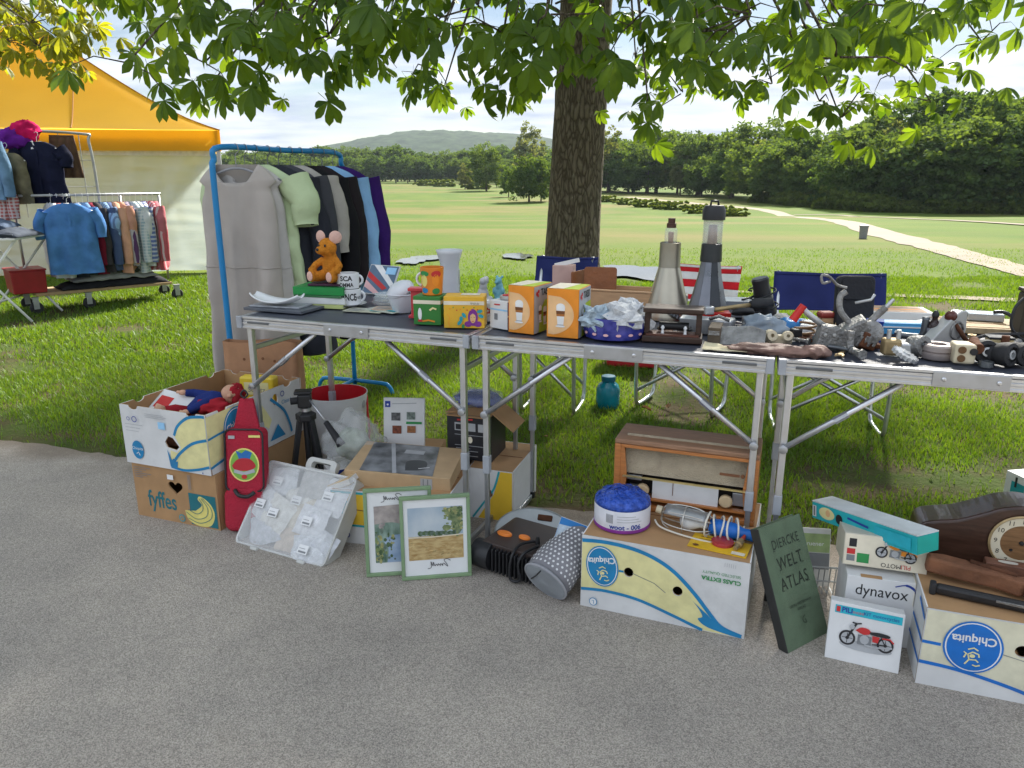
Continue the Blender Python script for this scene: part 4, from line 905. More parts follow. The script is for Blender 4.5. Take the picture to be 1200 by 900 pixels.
sc_ = thing('silk_scarf', 'bunched magenta and purple scarf on top of the wire frame', 'scarf', mpos(-0.08, 0.18, 1.53), R(ang))
for nm, c, dx in (('magenta_fold', (0.55, 0.01, 0.10), 0.0), ('purple_fold', (0.16, 0.02, 0.30), -0.09)):
    b = MB()
    b.grid(lambda u, v: ((0.13 + 0.05 * noise.noise((v * 4, u * 3, dx * 30))) * math.sin(math.pi * v) * math.cos(2 * math.pi * u) + dx, 0.06 * math.sin(math.pi * v) * math.sin(2 * math.pi * u) * (1 + 0.5 * noise.noise((u * 9, v * 7, dx))), 0.05 - 0.09 * math.cos(math.pi * v) + 0.035 * noise.noise((u * 8, v * 8, 5 + dx)) + (-0.06 if dx else 0)), 24, 14)
    b.build(nm, cloth(nm, c, 0.3), sc_, smooth=True)
# pale laundry and red crate on the rack platform
t = thing('clothes_pile', 'dark folded clothes piled on the platform of the rolling rack', 'clothes', mpos(0.42, 0.03, 0.185), R(ang))
for k, (c, z) in enumerate((((0.025, 0.025, 0.03), 0.0), ((0.30, 0.30, 0.32), 0.07), ((0.04, 0.05, 0.04), 0.13))):
    MB().grid(lambda u, v: ((u - 0.5) * (0.95 - 0.2 * k) * (0.35 + 0.65 * math.sin(math.pi * min(1, max(0, v)))) if False else (u - 0.5) * (0.95 - 0.2 * k), (v - 0.5) * 0.34, z + 0.075 * (math.sin(math.pi * u) * math.sin(math.pi * v)) ** 0.35 + 0.02 * noise.noise((u * 8, v * 5, k))), 22, 10).build('garment', cloth('pile%d' % k, c, 0.3), t, smooth=True, solid=0.01)
t = thing('red_crate', 'red plastic crate under the white folding table', 'crate', mpos(-0.30, 0.02, 0.185), R(ang))
MB().box((0, 0, 0.10), (0.26, 0.3, 0.2), taper=(1.06, 1.06)).build('shell', pm('crate_red', (0.32, 0.015, 0.02), rough=0.45), t, bevel=0.01)
MB().box((0, 0, 0.206), (0.29, 0.33, 0.016)).build('rim', pm('crate_red', (0.32, 0.015, 0.02)), t, bevel=0.005)
# white folding table with jeans
TX, TY = -4.34, 6.50
t = thing('white_folding_table', 'white metal folding table with crossed legs beside the shirt rack', 'table', (TX, TY, 0), R(6))
MB().box((-0.25, 0, 0.70), (1.0, 0.6, 0.02)).build('tabletop', white_paint, t, bevel=0.004)
for y in (-0.27, 0.27):
    MB().tube([(-0.30, y, 0.69), (0.26, y, 0.01)], 0.011, 8).build('leg', white_paint, t, smooth=True)
    MB().tube([(0.22, y + 0.024, 0.69), (-0.34, y + 0.024, 0.01)], 0.011, 8).build('leg', white_paint, t, smooth=True)
MB().tube([(-0.06, -0.27, 0.16), (-0.06, 0.27, 0.16)], 0.009, 8).build('stretcher', white_paint, t, smooth=True)
jm = [cloth('jean%d' % i, c, 0.35, 0.6, 22) for i, c in enumerate(((0.06, 0.07, 0.09), (0.23, 0.25, 0.28), (0.09, 0.12, 0.18), (0.15, 0.17, 0.20)))]
for i, (x, y, z, wq, lb) in enumerate([(0.14, -0.08, 0.711, 0.30, 'dark grey jeans draped over the end of the white table'), (-0.10, -0.02, 0.711, 0.36, 'pale grey washed jeans on the white table'), (-0.06, 0.0, 0.778, 0.30, 'blue grey jeans on top of the pale grey pair'), (-0.34, 0.0, 0.711, 0.34, 'grey jeans folded at the outer end of the white table')]):
    g = thing('folded_jeans', lb, 'jeans', (TX + x, TY + y, z), R(8 * i), 'jeans piled on the white table')
    MB().grid(lambda u, v: ((u - 0.5) * wq, (v - 0.5) * 0.4, 0.066 * (math.sin(math.pi * u) * math.sin(math.pi * v)) ** 0.4 + 0.018 * noise.noise((u * 7, v * 7, i)) * math.sin(math.pi * u)), 20, 14).build('denim', jm[i], g, smooth=True, solid=0.006)
    MB().tube([((-0.4) * wq, -0.19, 0.02), (0, -0.205, 0.03), (0.4 * wq, -0.19, 0.018)], 0.012, 6).build('waistband', jm[i], g, smooth=True)
# ================================================================== GOODS ON THE TABLES
def ink(name, col, rough=0.6): return pm('ink_' + name, col, rough=rough, var=0.10, scale=22, dirt=0.16)
I_W = ink('white', (0.78, 0.78, 0.77)); I_K = ink('black', (0.02, 0.02, 0.022)); I_R = ink('red', (0.55, 0.03, 0.03)); I_B = ink('blue', (0.015, 0.22, 0.45)); I_Y = ink('yellow', (0.78, 0.68, 0.20))
I_PY = ink('paleyellow', (0.76, 0.70, 0.34)); I_G = ink('green', (0.03, 0.26, 0.07)); I_T = ink('teal', (0.02, 0.33, 0.38)); I_O = ink('orange', (0.80, 0.27, 0.02)); I_P = ink('purple', (0.22, 0.03, 0.26)); I_LG = ink('lightgrey', (0.42, 0.43, 0.44)); I_GY = ink('grey', (0.20, 0.21, 0.22))
I_BR = ink('brown', (0.16, 0.06, 0.02)); I_SK = ink('skin', (0.75, 0.46, 0.22)); I_LB = ink('lightblue', (0.30, 0.56, 0.80)); I_NB = ink('navyblue', (0.02, 0.05, 0.30)); I_PO = ink('paleorange', (0.82, 0.50, 0.24)); I_LM = ink('lime', (0.42, 0.52, 0.03)); I_PK = ink('pink', (0.72, 0.42, 0.42)); I_CY = ink('cyan', (0.02, 0.42, 0.52)); I_CR = ink('cream', (0.74, 0.67, 0.52))
def prints(parent, F, items, z0=0.0009, dz=0.00035, name='print'):
    g = {}
    for k, it in enumerate(items):
        mat, kind = it[0], it[1]; z = z0 + dz * k; big = kind != 't' and max(max(q[i] for q in it[2]) - min(q[i] for q in it[2]) for i in (0, 1)) > 0.022
        mb = g.setdefault((mat.name, k if big else -1), (mat, MB()))[1]
        if kind == 'p': mb.flat(it[2], z, F)
        elif kind == 's': mb.stroke(it[2], it[3], z, F)
        elif kind == 't':
            body, size, x, y = it[2:6]; rot = it[6] if len(it) > 6 else 0; kw = it[7] if len(it) > 7 else {}
            add_text(mb, body, size, F @ Matrix.Translation((x, y, z)) @ Matrix.Rotation(rot, 4, 'Z'), **kw)
    for (mn, k), (mat, mb) in g.items():
        o = mb.build(name, mat, parent)
        if k == -1: stuff(o)
def faces(w, d, h):
    return {'F': face_frame((-w / 2, -d / 2, 0), (1, 0, 0), (0, -1, 0)), 'R': face_frame((w / 2, -d / 2, 0), (0, 1, 0), (1, 0, 0)), 'L': face_frame((-w / 2, d / 2, 0), (0, -1, 0), (-1, 0, 0)), 'T': face_frame((-w / 2, -d / 2, h), (1, 0, 0), (0, 0, 1))}
def carton(name, label, cat, loc, ang, w, d, h, mat, group=None, rot=None, bevel=0.0015, part='carton_body'):
    t = thing(name, label, cat, loc, rot if rot is not None else (0, 0, R(ang)), group)
    MB().box((0, 0, h / 2), (w, d, h)).build(part, mat, t, bevel=bevel); return t, faces(w, d, h)
def tt(x, y): return at(x, y, TH + 0.001)
def mpp(p): return (p.y * CP - (p.z - CAMH) * SP) / FOC
def lump(mb, c, r, seed=0, amp=0.35, fr=2.0, n=22, k=14, rot=(0, 0, 0)):
    b = len(mb.v); mb.ball((0, 0, 0), 1.0, n, k)
    m = M4(c, rot)
    for i in range(b, len(mb.v)):
        v = mb.v[i].copy(); q = 1 + amp * noise.noise((v.x * fr + seed, v.y * fr, v.z * fr)); mb.v[i] = m @ Vector((v.x * q * r[0], v.y * q * r[1], max(v.z, -0.75) * q * r[2]))
    return mb
paper = pm('paper', (0.66, 0.65, 0.62), rough=0.85, var=0.08, scale=30); card_w = pm('white_card', (0.72, 0.72, 0.71), rough=0.6, var=0.05, scale=14, dirt=0.12); kraft = pm('kraft_card', (0.42, 0.245, 0.115), rough=0.85, var=0.10, scale=12, dirt=0.15)
ceramic = pm('white_ceramic', (0.74, 0.75, 0.76), rough=0.15, var=0.03); glass = pm('clear_glass', (0.80, 0.84, 0.84), rough=0.04, var=0.02, alpha=0.28, spec=0.9)
wood_l = pm('light_wood', (0.52, 0.32, 0.17), rough=0.6, var=0.12, scale=10, stretch=(2, 14, 14)); wood_d = pm('dark_wood', (0.050, 0.026, 0.017), rough=0.5, var=0.35, scale=12, stretch=(2, 14, 14)); leather = pm('brown_leather', (0.24, 0.085, 0.028), rough=0.5, var=0.15, bump=0.2)
metal = pm('cast_metal', (0.27, 0.265, 0.255), rough=0.5, metal=0.55, var=0.35, scale=30, bump=0.6, bscale=120, dirt=0.7); metal_l = pm('worn_zinc', (0.52, 0.53, 0.54), rough=0.4, metal=0.7, var=0.15, dirt=0.3); rust = pm('rusty_iron', (0.13, 0.052, 0.026), rough=0.85, metal=0.3, var=0.4, bump=0.4, bscale=60); brass = pm('old_brass', (0.42, 0.31, 0.16), rough=0.5, metal=0.6, var=0.25, dirt=0.4)
red_pl = pm('red_plastic', (0.55, 0.02, 0.015), rough=0.35); A1, A2, A3 = -21.7, -20.5, -18.2

# folders and platter
p = tt(330, 366)
t, _ = carton('ring_folder', 'dark grey folder lying flat under the white platter', 'folder', p + Vector((0, 0.09, 0)), A1, 0.25, 0.19, 0.010, pm('folder', (0.10, 0.11, 0.13), rough=0.4))
t, _ = carton('magazine', 'glossy grey magazine on the dark folder', 'magazine', p + Vector((-0.015, 0.10, 0.011)), A1 + 6, 0.20, 0.15, 0.006, pm('mag_grey', (0.34, 0.36, 0.39), rough=0.3, var=0.3, scale=25))
t = thing('serving_platter', 'white boat shaped ceramic platter at the table corner', 'platter', p + Vector((-0.03, 0.06, 0.018)), R(A1 + 4))
MB().grid(lambda u, v: ((u - 0.5) * 0.20, (v - 0.5) * 0.085 * (1 - (2 * u - 1) ** 4 * 0.5), 0.003 + 0.026 * abs(2 * u - 1) ** 2.2 + 0.012 * abs(2 * v - 1) ** 2), 20, 8).build('dish', ceramic, t, smooth=True, solid=0.005)
# books
p = tt(377, 362) + Vector((0.0, 0.09, 0)); z = 0
for i, (w_, d_, h_, c, nm, lb, da) in enumerate([(0.20, 0.15, 0.014, (0.52, 0.58, 0.22), 'book', 'yellow green paperback at the bottom of the stack under the plush toy', 0), (0.20, 0.15, 0.022, (0.70, 0.71, 0.69), 'book', 'thick white book above the yellow green one', 3), (0.19, 0.145, 0.007, (0.06, 0.20, 0.08), 'book', 'slim dark green book inside the stack', -3), (0.195, 0.145, 0.028, (0.015, 0.25, 0.055), 'game_box', 'shiny green box below the dark booklet', 2)]):
    t = thing(nm, lb, 'book', p + Vector((0, 0, z)), R(A1 + 8 + da)); m = pm('bk%d' % i, c, rough=0.35, var=0.08)
    MB().box((0, 0, h_ / 2), (w_ - 0.008, d_ - 0.006, h_ - 0.004)).build('pages', paper if nm == 'book' else m, t)
    for zz in (0.001, h_ - 0.001): MB().box((0, 0, zz), (w_, d_, 0.002)).build('cover', m, t)
    MB().box((0, -d_ / 2 + 0.001, h_ / 2), (w_, 0.002, h_ - 0.0045)).build('spine', m, t); z += h_ + 0.0015
t, _ = carton('booklet', 'dark violet booklet the plush toy sits on', 'booklet', p + Vector((0.015, 0.0, z)), A1 + 14, 0.13, 0.11, 0.008, pm('violet', (0.055, 0.012, 0.04), rough=0.3)); z += 0.009
# plush toy (body one continuous mesh)
t = thing('plush_mouse', 'orange plush mouse with large pale pink ears sitting on the book stack', 'plush toy', p + Vector((0.02, -0.005, z)), R(-22))
b = MB(); b.ball((0, 0.01, 0.052), (0.036, 0.032, 0.052)); b.ball((-0.004, -0.004, 0.125), (0.034, 0.034, 0.036)); b.ball((-0.012, -0.032, 0.118), (0.020, 0.022, 0.016)); b.ball((0, 0.005, 0.094), (0.024, 0.024, 0.02))
for s in (-1, 1):
    b.tube([(s * 0.026, 0, 0.082), (s * 0.052, -0.016, 0.062), (s * 0.05, -0.04, 0.048)], [0.013, 0.013, 0.012], 10); b.ball((s * 0.05, -0.042, 0.046), 0.014)
    b.tube([(s * 0.02, 0, 0.026), (s * 0.034, -0.03, 0.022), (s * 0.04, -0.055, 0.022)], [0.022, 0.02, 0.016], 10); b.ball((s * 0.041, -0.06, 0.026), (0.017, 0.012, 0.022))
o = b.build('body', pm('plush', (0.62, 0.23, 0.03), rough=1, var=0.2, scale=40, bump=0.9, bscale=220, spec=0.05), t, smooth=True); md_ = o.modifiers.new('r', 'REMESH'); md_.mode = 'VOXEL'; md_.voxel_size = 0.0035; md_.use_smooth_shade = True
ms = o.modifiers.new('s', 'SMOOTH'); ms.iterations = 3
pk = pm('plush_pink', (0.72, 0.46, 0.38), rough=1, var=0.1, bump=0.5, bscale=200, spec=0.05)
for s, ry, dx in ((-1, -12, -0.036), (1, 38, 0.028)): MB().lathe([(0.0, -0.004), (0.021, -0.004), (0.0235, 0), (0.021, 0.004), (0.0, 0.004)], 20, M4((dx, 0.004, 0.163), (R(90), 0, R(ry * 1.2)))).build('ear', pk, t, smooth=True)
for s in (-1, 1):
    MB().ball((s * 0.041, -0.0705, 0.027), (0.0125, 0.004, 0.018)).build('foot_sole', pk, t, smooth=True)
    MB().ball((-0.004 + s * 0.013, -0.0365, 0.135), (0.004, 0.003, 0.005)).build('eye', plastic_black, t, smooth=True)
MB().ball((-0.013, -0.053, 0.122), 0.0055).build('nose', plastic_black, t, smooth=True)
# mugs
def text_cyl(mb, body, size, r, z, a0, **kw):
    me = text_mesh(body, size, **kw)
    mb.add([((r + 0.0006) * math.sin(a0 + v.co.x / r), -(r + 0.0006) * math.cos(a0 + v.co.x / r), z + v.co.y) for v in me.vertices], [tuple(q.vertices) for q in me.polygons]); bpy.data.meshes.remove(me)
def mug(loc, ang, r, h, label, lines, cup=ceramic, hcol=None, inside=None):
    t = thing('mug', label, 'mug', loc, R(ang))
    MB().lathe([(r * 0.82, 0), (r * 0.95, 0.003), (r, 0.012), (r, h), (r - 0.003, h + 0.0015), (r - 0.006, h), (r - 0.006, 0.012), (0, 0.008)], 32).build('cup', cup, t, smooth='auto')
    hr = h * 0.30
    MB().tube([((r - 0.004 + hr * 0.95 * math.sin(q)), 0, h * 0.52 + hr * math.cos(q)) for q in np.linspace(0, math.pi, 12)], 0.0055, 8, flat=0.8).build('handle', hcol or cup, t, smooth=True)
    for mat, body, size, z, a0, kw in lines:
        b = MB(); text_cyl(b, body, size, r, z, a0, **kw); b.build('lettering', mat, t)
    return t
p = tt(407, 361) + Vector((0, 0.045, 0))
t = thing('saucer', 'white saucer with dark rim under the lettered mugs', 'saucer', p, 0)
MB().lathe([(0.028, 0), (0.03, 0.003), (0.062, 0.010), (0.062, 0.0115), (0.03, 0.005), (0, 0.004)], 32).build('plate', ceramic, t, smooth='auto'); MB().lathe([(0.0605, 0.0112), (0.0632, 0.0112), (0.0632, 0.0102), (0.0605, 0.0102)], 32, caps=False).build('rim_line', I_K, t)
mug(p + Vector((0, 0, 0.006)), 8, 0.043, 0.058, 'white mug with black lettering standing on the saucer', [(I_K, 'DANCE', 0.034, 0.031, -0.15, dict(bold=0.001, sx=0.62)), (I_K, 'yes', 0.024, 0.03, 0.95, dict(shear=0.2))])
mug(p + Vector((-0.002, 0, 0.065)), 20, 0.041, 0.056, 'white mug with tilted black lettering stacked on the lower mug', [(I_K, 'SCA', 0.024, 0.040, -0.30, dict(bold=0.0008)), (I_K, 'DMMA', 0.020, 0.017, -0.3, dict(bold=0.0006, sx=0.85))])
# leaflets, magazine leaning, glass dishes
p = tt(440, 366)
for i, (dx, dy, a, c) in enumerate([(-0.04, 0.035, 4, (0.50, 0.50, 0.38)), (0.03, 0.03, -14, (0.56, 0.60, 0.50)), (0.06, 0.045, 16, (0.62, 0.46, 0.34))]):
    t, f = carton('leaflet', ['pale yellow leaflet lying under the mugs', 'pale green leaflet lying flat below the glass dishes', 'salmon leaflet poking out near the red stand'][i], 'leaflet', p + Vector((dx, dy, 0.0025 * i)), A1 + a, 0.15, 0.075, 0.002, pm('leaf%d' % i, c, rough=0.5, var=0.35, scale=45), bevel=0)
    prints(t, f['T'], [(I_LG, 'p', rect(0.01, 0.01 + 0.018 * k, 0.06 + 0.02 * ((k * 7) % 3), 0.018 + 0.018 * k)) for k in range(3)] + [(I_R if i == 2 else I_T, 'p', rect(0.10, 0.015, 0.14, 0.06))])
pg = tt(447, 362) + Vector((0.01, 0.07, 0.008))
for i in range(3):
    t = thing('glass_dish', ['square clear glass dish at the bottom of the glass stack', 'middle clear glass dish of the stack beside the mugs', 'top clear glass dish of the stack beside the mugs'][i], 'glass dish', pg + Vector((0.004 * i, 0, 0.013 * i)), R(A1 + 9 * i))
    MB().lathe([(0.05, 0), (0.052, 0.002), (0.058, 0.011), (0.055, 0.011), (0.048, 0.004), (0, 0.004)], 8).build('bowl', glass, t)
pm_ = tt(430, 350) + Vector((0.02, 0.10, 0))
t = thing('picture_magazine', 'magazine with red and blue cover leaning behind the glass dishes', 'magazine', pm_, (R(-32), 0, R(A1 - 8)))
MB().box((0, 0, 0.065), (0.15, 0.008, 0.13)).build('pages', paper, t, bevel=0.001)
f = face_frame((-0.075, -0.004, 0), (1, 0, 0), (0, -1, 0))
prints(t, f, [(ink('slate', (0.10, 0.16, 0.24)), 'p', rect(0.003, 0.003, 0.147, 0.127)), (I_W, 'p', [(0.02, 0.127), (0.06, 0.127), (0.147, 0.05), (0.147, 0.025)]), (I_R, 'p', [(0.003, 0.10), (0.003, 0.075), (0.10, 0.02), (0.12, 0.03)]), (I_PK, 'p', [(0.003, 0.06), (0.003, 0.03), (0.06, 0.003), (0.09, 0.006)]), (I_LB, 'p', rect(0.09, 0.09, 0.14, 0.12))])
# white bowls, red stand, vase
p = tt(469, 368) + Vector((0, 0.045, 0))
t = thing('white_bowl', 'deep white plastic bowl beside the red stand', 'bowl', p, 0)
MB().lathe([(0.030, 0), (0.032, 0.002), (0.046, 0.05), (0.048, 0.062), (0.052, 0.064), (0.05, 0.067), (0.045, 0.064), (0.03, 0.006), (0, 0.005)], 32).build('shell', pm('white_plastic', (0.66, 0.67, 0.70), rough=0.4, var=0.03), t, smooth='auto')
t = thing('tilted_lid', 'white rounded lid tilted on the deep white bowl', 'lid', p + Vector((0, 0, 0.071)), (R(16), R(-24), 0))
MB().lathe([(0.049, 0), (0.051, 0.004), (0.047, 0.018), (0.030, 0.030), (0.016, 0.032), (0, 0.032)], 28).build('dome', pm('white_plastic', (0.66, 0.67, 0.70)), t, smooth=True)
p = tt(489, 373) + Vector((0, 0.02, 0))
t = thing('coral_stand', 'coral red spool shaped stand beside the green box', 'stand', p, R(-6)); coral = pm('coral', (0.62, 0.055, 0.065), rough=0.4)
MB().box((0, 0, 0.005), (0.055, 0.045, 0.01)).build('foot', coral, t, bevel=0.002); MB().box((0, 0, 0.0505), (0.038, 0.034, 0.081)).build('post', coral, t, bevel=0.002); MB().box((0, 0, 0.0965), (0.055, 0.045, 0.011)).build('head', coral, t, bevel=0.002)
p = tt(521, 362) + Vector((0.01, 0.14, 0))
t = thing('white_vase', 'tall white trumpet vase behind the printed gift boxes', 'vase', p, 0)
MB().lathe([(0.034, 0), (0.037, 0.004), (0.034, 0.05), (0.0325, 0.10), (0.036, 0.15), (0.046, 0.185), (0.05, 0.198), (0.047, 0.199), (0.042, 0.184), (0.03, 0.12), (0.029, 0.02), (0, 0.01)], 36).build('body', pm('vase_white', (0.60, 0.61, 0.63), rough=0.22, var=0.03), t, smooth=True)
# gift boxes
p = tt(504, 381) + Vector((0.0, 0.045, 0)); gg = pm('box_green', (0.035, 0.20, 0.035), rough=0.5, var=0.06)
t, f = carton('gift_box', 'green printed gift box with a cream band under the face cup', 'box', p, -12, 0.092, 0.085, 0.092, gg)
prints(t, f['F'], [(I_CR, 'p', rect(0, 0.068, 0.092, 0.080)), (I_W, 'p', ell(0.022, 0.035, 0.0065, 0.020)), (I_R, 'p', rect(0.015, 0.010, 0.03, 0.017)), (I_PY, 's', [(0.055, 0.048), (0.066, 0.056), (0.078, 0.052)], 0.006), (I_O, 's', [(0.03, 0.012), (0.05, 0.016), (0.072, 0.012)], 0.005)])
prints(t, f['R'], [(I_CR, 'p', rect(0, 0.068, 0.085, 0.080)), (I_LM, 'p', ell(0.04, 0.03, 0.02, 0.012))])
pc = p + Vector((0.006, 0, 0.093))
t = thing('face_cup', 'orange cup printed with two cartoon faces standing on the green box', 'cup', pc, R(-8))
b = MB(); b.lathe([(0.030, 0), (0.032, 0.002), (0.0385, 0.088), (0.037, 0.089), (0.031, 0.006), (0, 0.005)], 32); b.build('cup_wall', pm('cup_orange', (0.72, 0.22, 0.02), rough=0.3), t, smooth='auto')
MB().tube([(-0.034 - 0.018 * math.sin(q), 0.004, 0.048 + 0.02 * math.cos(q)) for q in np.linspace(0, math.pi, 10)], 0.004, 8).build('handle', ceramic, t, smooth=True)
def on_cup(items):
    for mat, pts in items:
        b = MB()
        def cp(x, y): rr_ = 0.0318 + 0.0065 * (y / 0.088) + 0.0009; return (rr_ * math.sin(x / 0.035), -rr_ * math.cos(x / 0.035), y)
        c = (sum(q[0] for q in pts) / len(pts), sum(q[1] for q in pts) / len(pts)); n = len(pts)
        vs = [cp(*c)] + [cp((c[0] + (q[0] - c[0]) * s), c[1] + (q[1] - c[1]) * s) for s in (0.33, 0.66, 1.0) for q in pts]
        fs = [(0, 1 + i, 1 + (i + 1) % n) for i in range(n)]
        for k in range(2): fs += [(1 + k * n + i, 1 + (k + 1) * n + i, 1 + (k + 1) * n + (i + 1) % n, 1 + k * n + (i + 1) % n) for i in range(n)]
        b.add(vs, fs); yield b, mat
for b, mat in on_cup([(I_Y, ell(-0.020, 0.048, 0.013, 0.020, 16)), (I_G, ell(-0.018, 0.070, 0.017, 0.009, 16)), (I_B, ell(-0.020, 0.016, 0.014, 0.009, 14)), (I_O, ell(0.020, 0.050, 0.012, 0.019, 16)), (I_R, ell(0.022, 0.069, 0.016, 0.011, 16)), (I_G, ell(0.022, 0.014, 0.014, 0.010, 14))]): b.build('print', mat, t)
p = tt(545, 385) + Vector((0.0, 0.045, 0)); yy = pm('box_yellow', (0.74, 0.42, 0.03), rough=0.5, var=0.06)
t, f = carton('gift_box', 'yellow printed gift box with a purple haired figure', 'box', p, -4, 0.128, 0.08, 0.100, yy)
it = [(I_CR, 'p', rect(0, 0.074, 0.128, 0.086)), (I_P, 'p', ell(0.092, 0.035, 0.0155, 0.027)), (I_P, 'p', ell(0.077, 0.014, 0.012, 0.009)), (I_P, 'p', ell(0.107, 0.014, 0.012, 0.009)), (I_SK, 'p', ell(0.092, 0.033, 0.009, 0.016)), (I_P, 's', [(0.084, 0.045), (0.092, 0.05), (0.1, 0.045)], 0.005), (I_R, 's', [(0.088, 0.024), (0.092, 0.0225), (0.096, 0.024)], 0.0015), (I_K, 's', [(0.086, 0.036), (0.089, 0.036)], 0.0012), (I_K, 's', [(0.095, 0.036), (0.098, 0.036)], 0.0012)]
for k, (x, y) in enumerate([(0.055, 0.03), (0.064, 0.042), (0.118, 0.04), (0.114, 0.055), (0.05, 0.018)]): it.append((I_T, 'p', ell(x, y, 0.0055, 0.009, 12, 0.6 * k)))
for k in range(9): it.append(((I_O, I_G, I_R)[k % 3], 'p', ell(0.02 + 0.011 * k, 0.062 + 0.005 * math.sin(k * 2), 0.0022, 0.0022, 8)))
it += [(I_O, 's', [(0.02, 0.004), (0.016, 0.02), (0.02, 0.036)], 0.0018), (I_O, 's', [(0.02, 0.036), (0.012, 0.046)], 0.0015), (I_G, 'p', ell(0.062, 0.008, 0.005, 0.007, 10)), (I_K, 't', 'friends', 0.010, 0.10, 0.080)]
prints(t, f['F'], it); prints(t, f['T'], [(I_CR, 'p', rect(0.05, 0.03, 0.11, 0.07))])
p = tt(525, 350) + Vector((0, 0.10, 0))
t, f = carton('card_box', 'small pink and white card box behind the yellow gift box', 'box', p + Vector((-0.012, 0, 0)), 5, 0.034, 0.025, 0.105, card_w); prints(t, f['F'], [(I_PK, 'p', rect(0.003, 0.05, 0.031, 0.09)), (I_R, 'p', rect(0.006, 0.088, 0.028, 0.098)), (I_P, 's', [(0.006, 0.06), (0.017, 0.07), (0.028, 0.058)], 0.003)])
t = thing('grey_candle', 'slim grey candle box beside the pink card box', 'candle', p + Vector((0.026, 0, 0)), 0); MB().box((0, 0, 0.052), (0.028, 0.026, 0.104)).build('block', pm('candle', (0.42, 0.42, 0.46), rough=0.4), t, bevel=0.002); MB().tube([(0, 0, 0.104), (0.001, 0, 0.112)], 0.001, 5).build('wick', I_K, t)
# figurines
p = tt(565, 362) + Vector((0.0, 0.10, 0))
for i, (dx, mat, hd, lb) in enumerate([(0.0, pm('fig_grey', (0.50, 0.50, 0.49), rough=0.3, var=0.2), 1, 'grey and white hooded porcelain figurine behind the yellow gift box'), (0.062, pm('fig_teal', (0.17, 0.42, 0.48), rough=0.3, var=0.2), 0, 'pale teal animal figurine behind the white and blue carton')]):
    t = thing('figurine', lb, 'figurine', p + Vector((dx, 0.01 * i, 0)), R(20 - 40 * i)); b = MB()
    b.ball((0, 0, 0.035), (0.022, 0.02, 0.036)); b.ball((0, -0.004, 0.066), (0.015, 0.014, 0.02)); b.ball((-0.002, -0.006, 0.087), (0.0135, 0.0135, 0.0145)); b.ball((0, -0.02, 0.012), (0.026, 0.018, 0.012))
    if hd: b.ball((0.008, 0.004, 0.085), (0.014, 0.014, 0.022), rot=(0, 0.5, 0)); b.ball((0.022, -0.01, 0.02), (0.016, 0.01, 0.012))
    else:
        for s in (-1, 1): b.ball((s * 0.010, 0, 0.102), 0.0055); b.ball((s * 0.017, -0.012, 0.05), (0.007, 0.010, 0.014))
        b.ball((-0.006, -0.02, 0.083), (0.007, 0.007, 0.006))
    o = b.build('body', mat, t, smooth=True); q = o.modifiers.new('r', 'REMESH'); q.mode = 'VOXEL'; q.voxel_size = 0.0028; q.use_smooth_shade = True
    if hd: MB().ball((-0.006, -0.016, 0.086), (0.007, 0.005, 0.009)).build('face', I_LG, t, smooth=True)
    MB().lathe([(0.026, 0), (0.027, 0.003), (0.0, 0.004)], 18).build('base', mat, t, smooth=True)
mug(tt(571, 378) + Vector((0, 0.035, 0)), 40, 0.030, 0.062, 'small mug with a red floral print between the boxes', [(I_R, '* *', 0.04, 0.018, 0.0, dict(bold=0.002)), (I_BR, 'o o', 0.025, 0.040, 0.1, dict(bold=0.001)), (I_R, '*', 0.04, 0.03, -0.7, dict(bold=0.002))])
# white and blue carton
p = tt(593, 387) + Vector((0.0, 0.05, 0))
t, f = carton('small_carton', 'white and blue carton next to the orange coffee boxes', 'box', p, -42, 0.075, 0.07, 0.088, card_w)
prints(t, f['F'], [(I_LB, 'p', rect(0, 0.058, 0.075, 0.063)), (I_GY, 'p', rect(0.02, 0.028, 0.034, 0.048)), (I_R, 's', [(0.02, 0.076), (0.045, 0.077)], 0.004)]); prints(t, f['R'], [(I_NB, 'p', rect(0, 0, 0.07, 0.04)), (ink('royal', (0.02, 0.12, 0.55)), 'p', rect(0, 0.045, 0.07, 0.086)), (I_W, 'p', rect(0.01, 0.055, 0.03, 0.075)), (I_W, 'p', rect(0.01, 0.01, 0.022, 0.03))])
t = thing('round_tin', 'flat round tin lying on the white and blue carton', 'tin', p + Vector((0.012, 0.01, 0.0895)), 0); MB().lathe([(0.03, 0), (0.032, 0.002), (0.032, 0.009), (0.03, 0.011), (0, 0.011)], 24).build('tin_body', metal_l, t, smooth='auto'); MB().lathe([(0.024, 0.0112), (0.024, 0.0122), (0, 0.0124)], 24).build('label_disc', I_R, t)
# coffee machine boxes
def latte(F, x, y, s):
    return [(I_W, 'p', [(x - s * 0.30, y - s * 1.0), (x + s * 0.30, y - s * 1.0), (x + s * 0.46, y + s * 0.75), (x - s * 0.46, y + s * 0.75)]), (I_W, 'p', ell(x, y + s * 0.8, s * 0.46, s * 0.36, 18)), (ink('latte', (0.40, 0.14, 0.03)), 'p', [(x - s * 0.40, y - s * 0.12), (x + s * 0.40, y - s * 0.12), (x + s * 0.45, y + s * 0.42), (x - s * 0.45, y + s * 0.42)]), (I_BR, 'p', [(x - s * 0.42, y + s * 0.12), (x + s * 0.42, y + s * 0.12), (x + s * 0.445, y + s * 0.40), (x - s * 0.445, y + s * 0.40)]), (I_LG, 's', [(x - s * 0.34, y - s * 0.98), (x + s * 0.34, y - s * 0.98)], s * 0.1), (I_W, 'p', ell(x, y - s * 1.12, s * 0.5, s * 0.1, 14))]
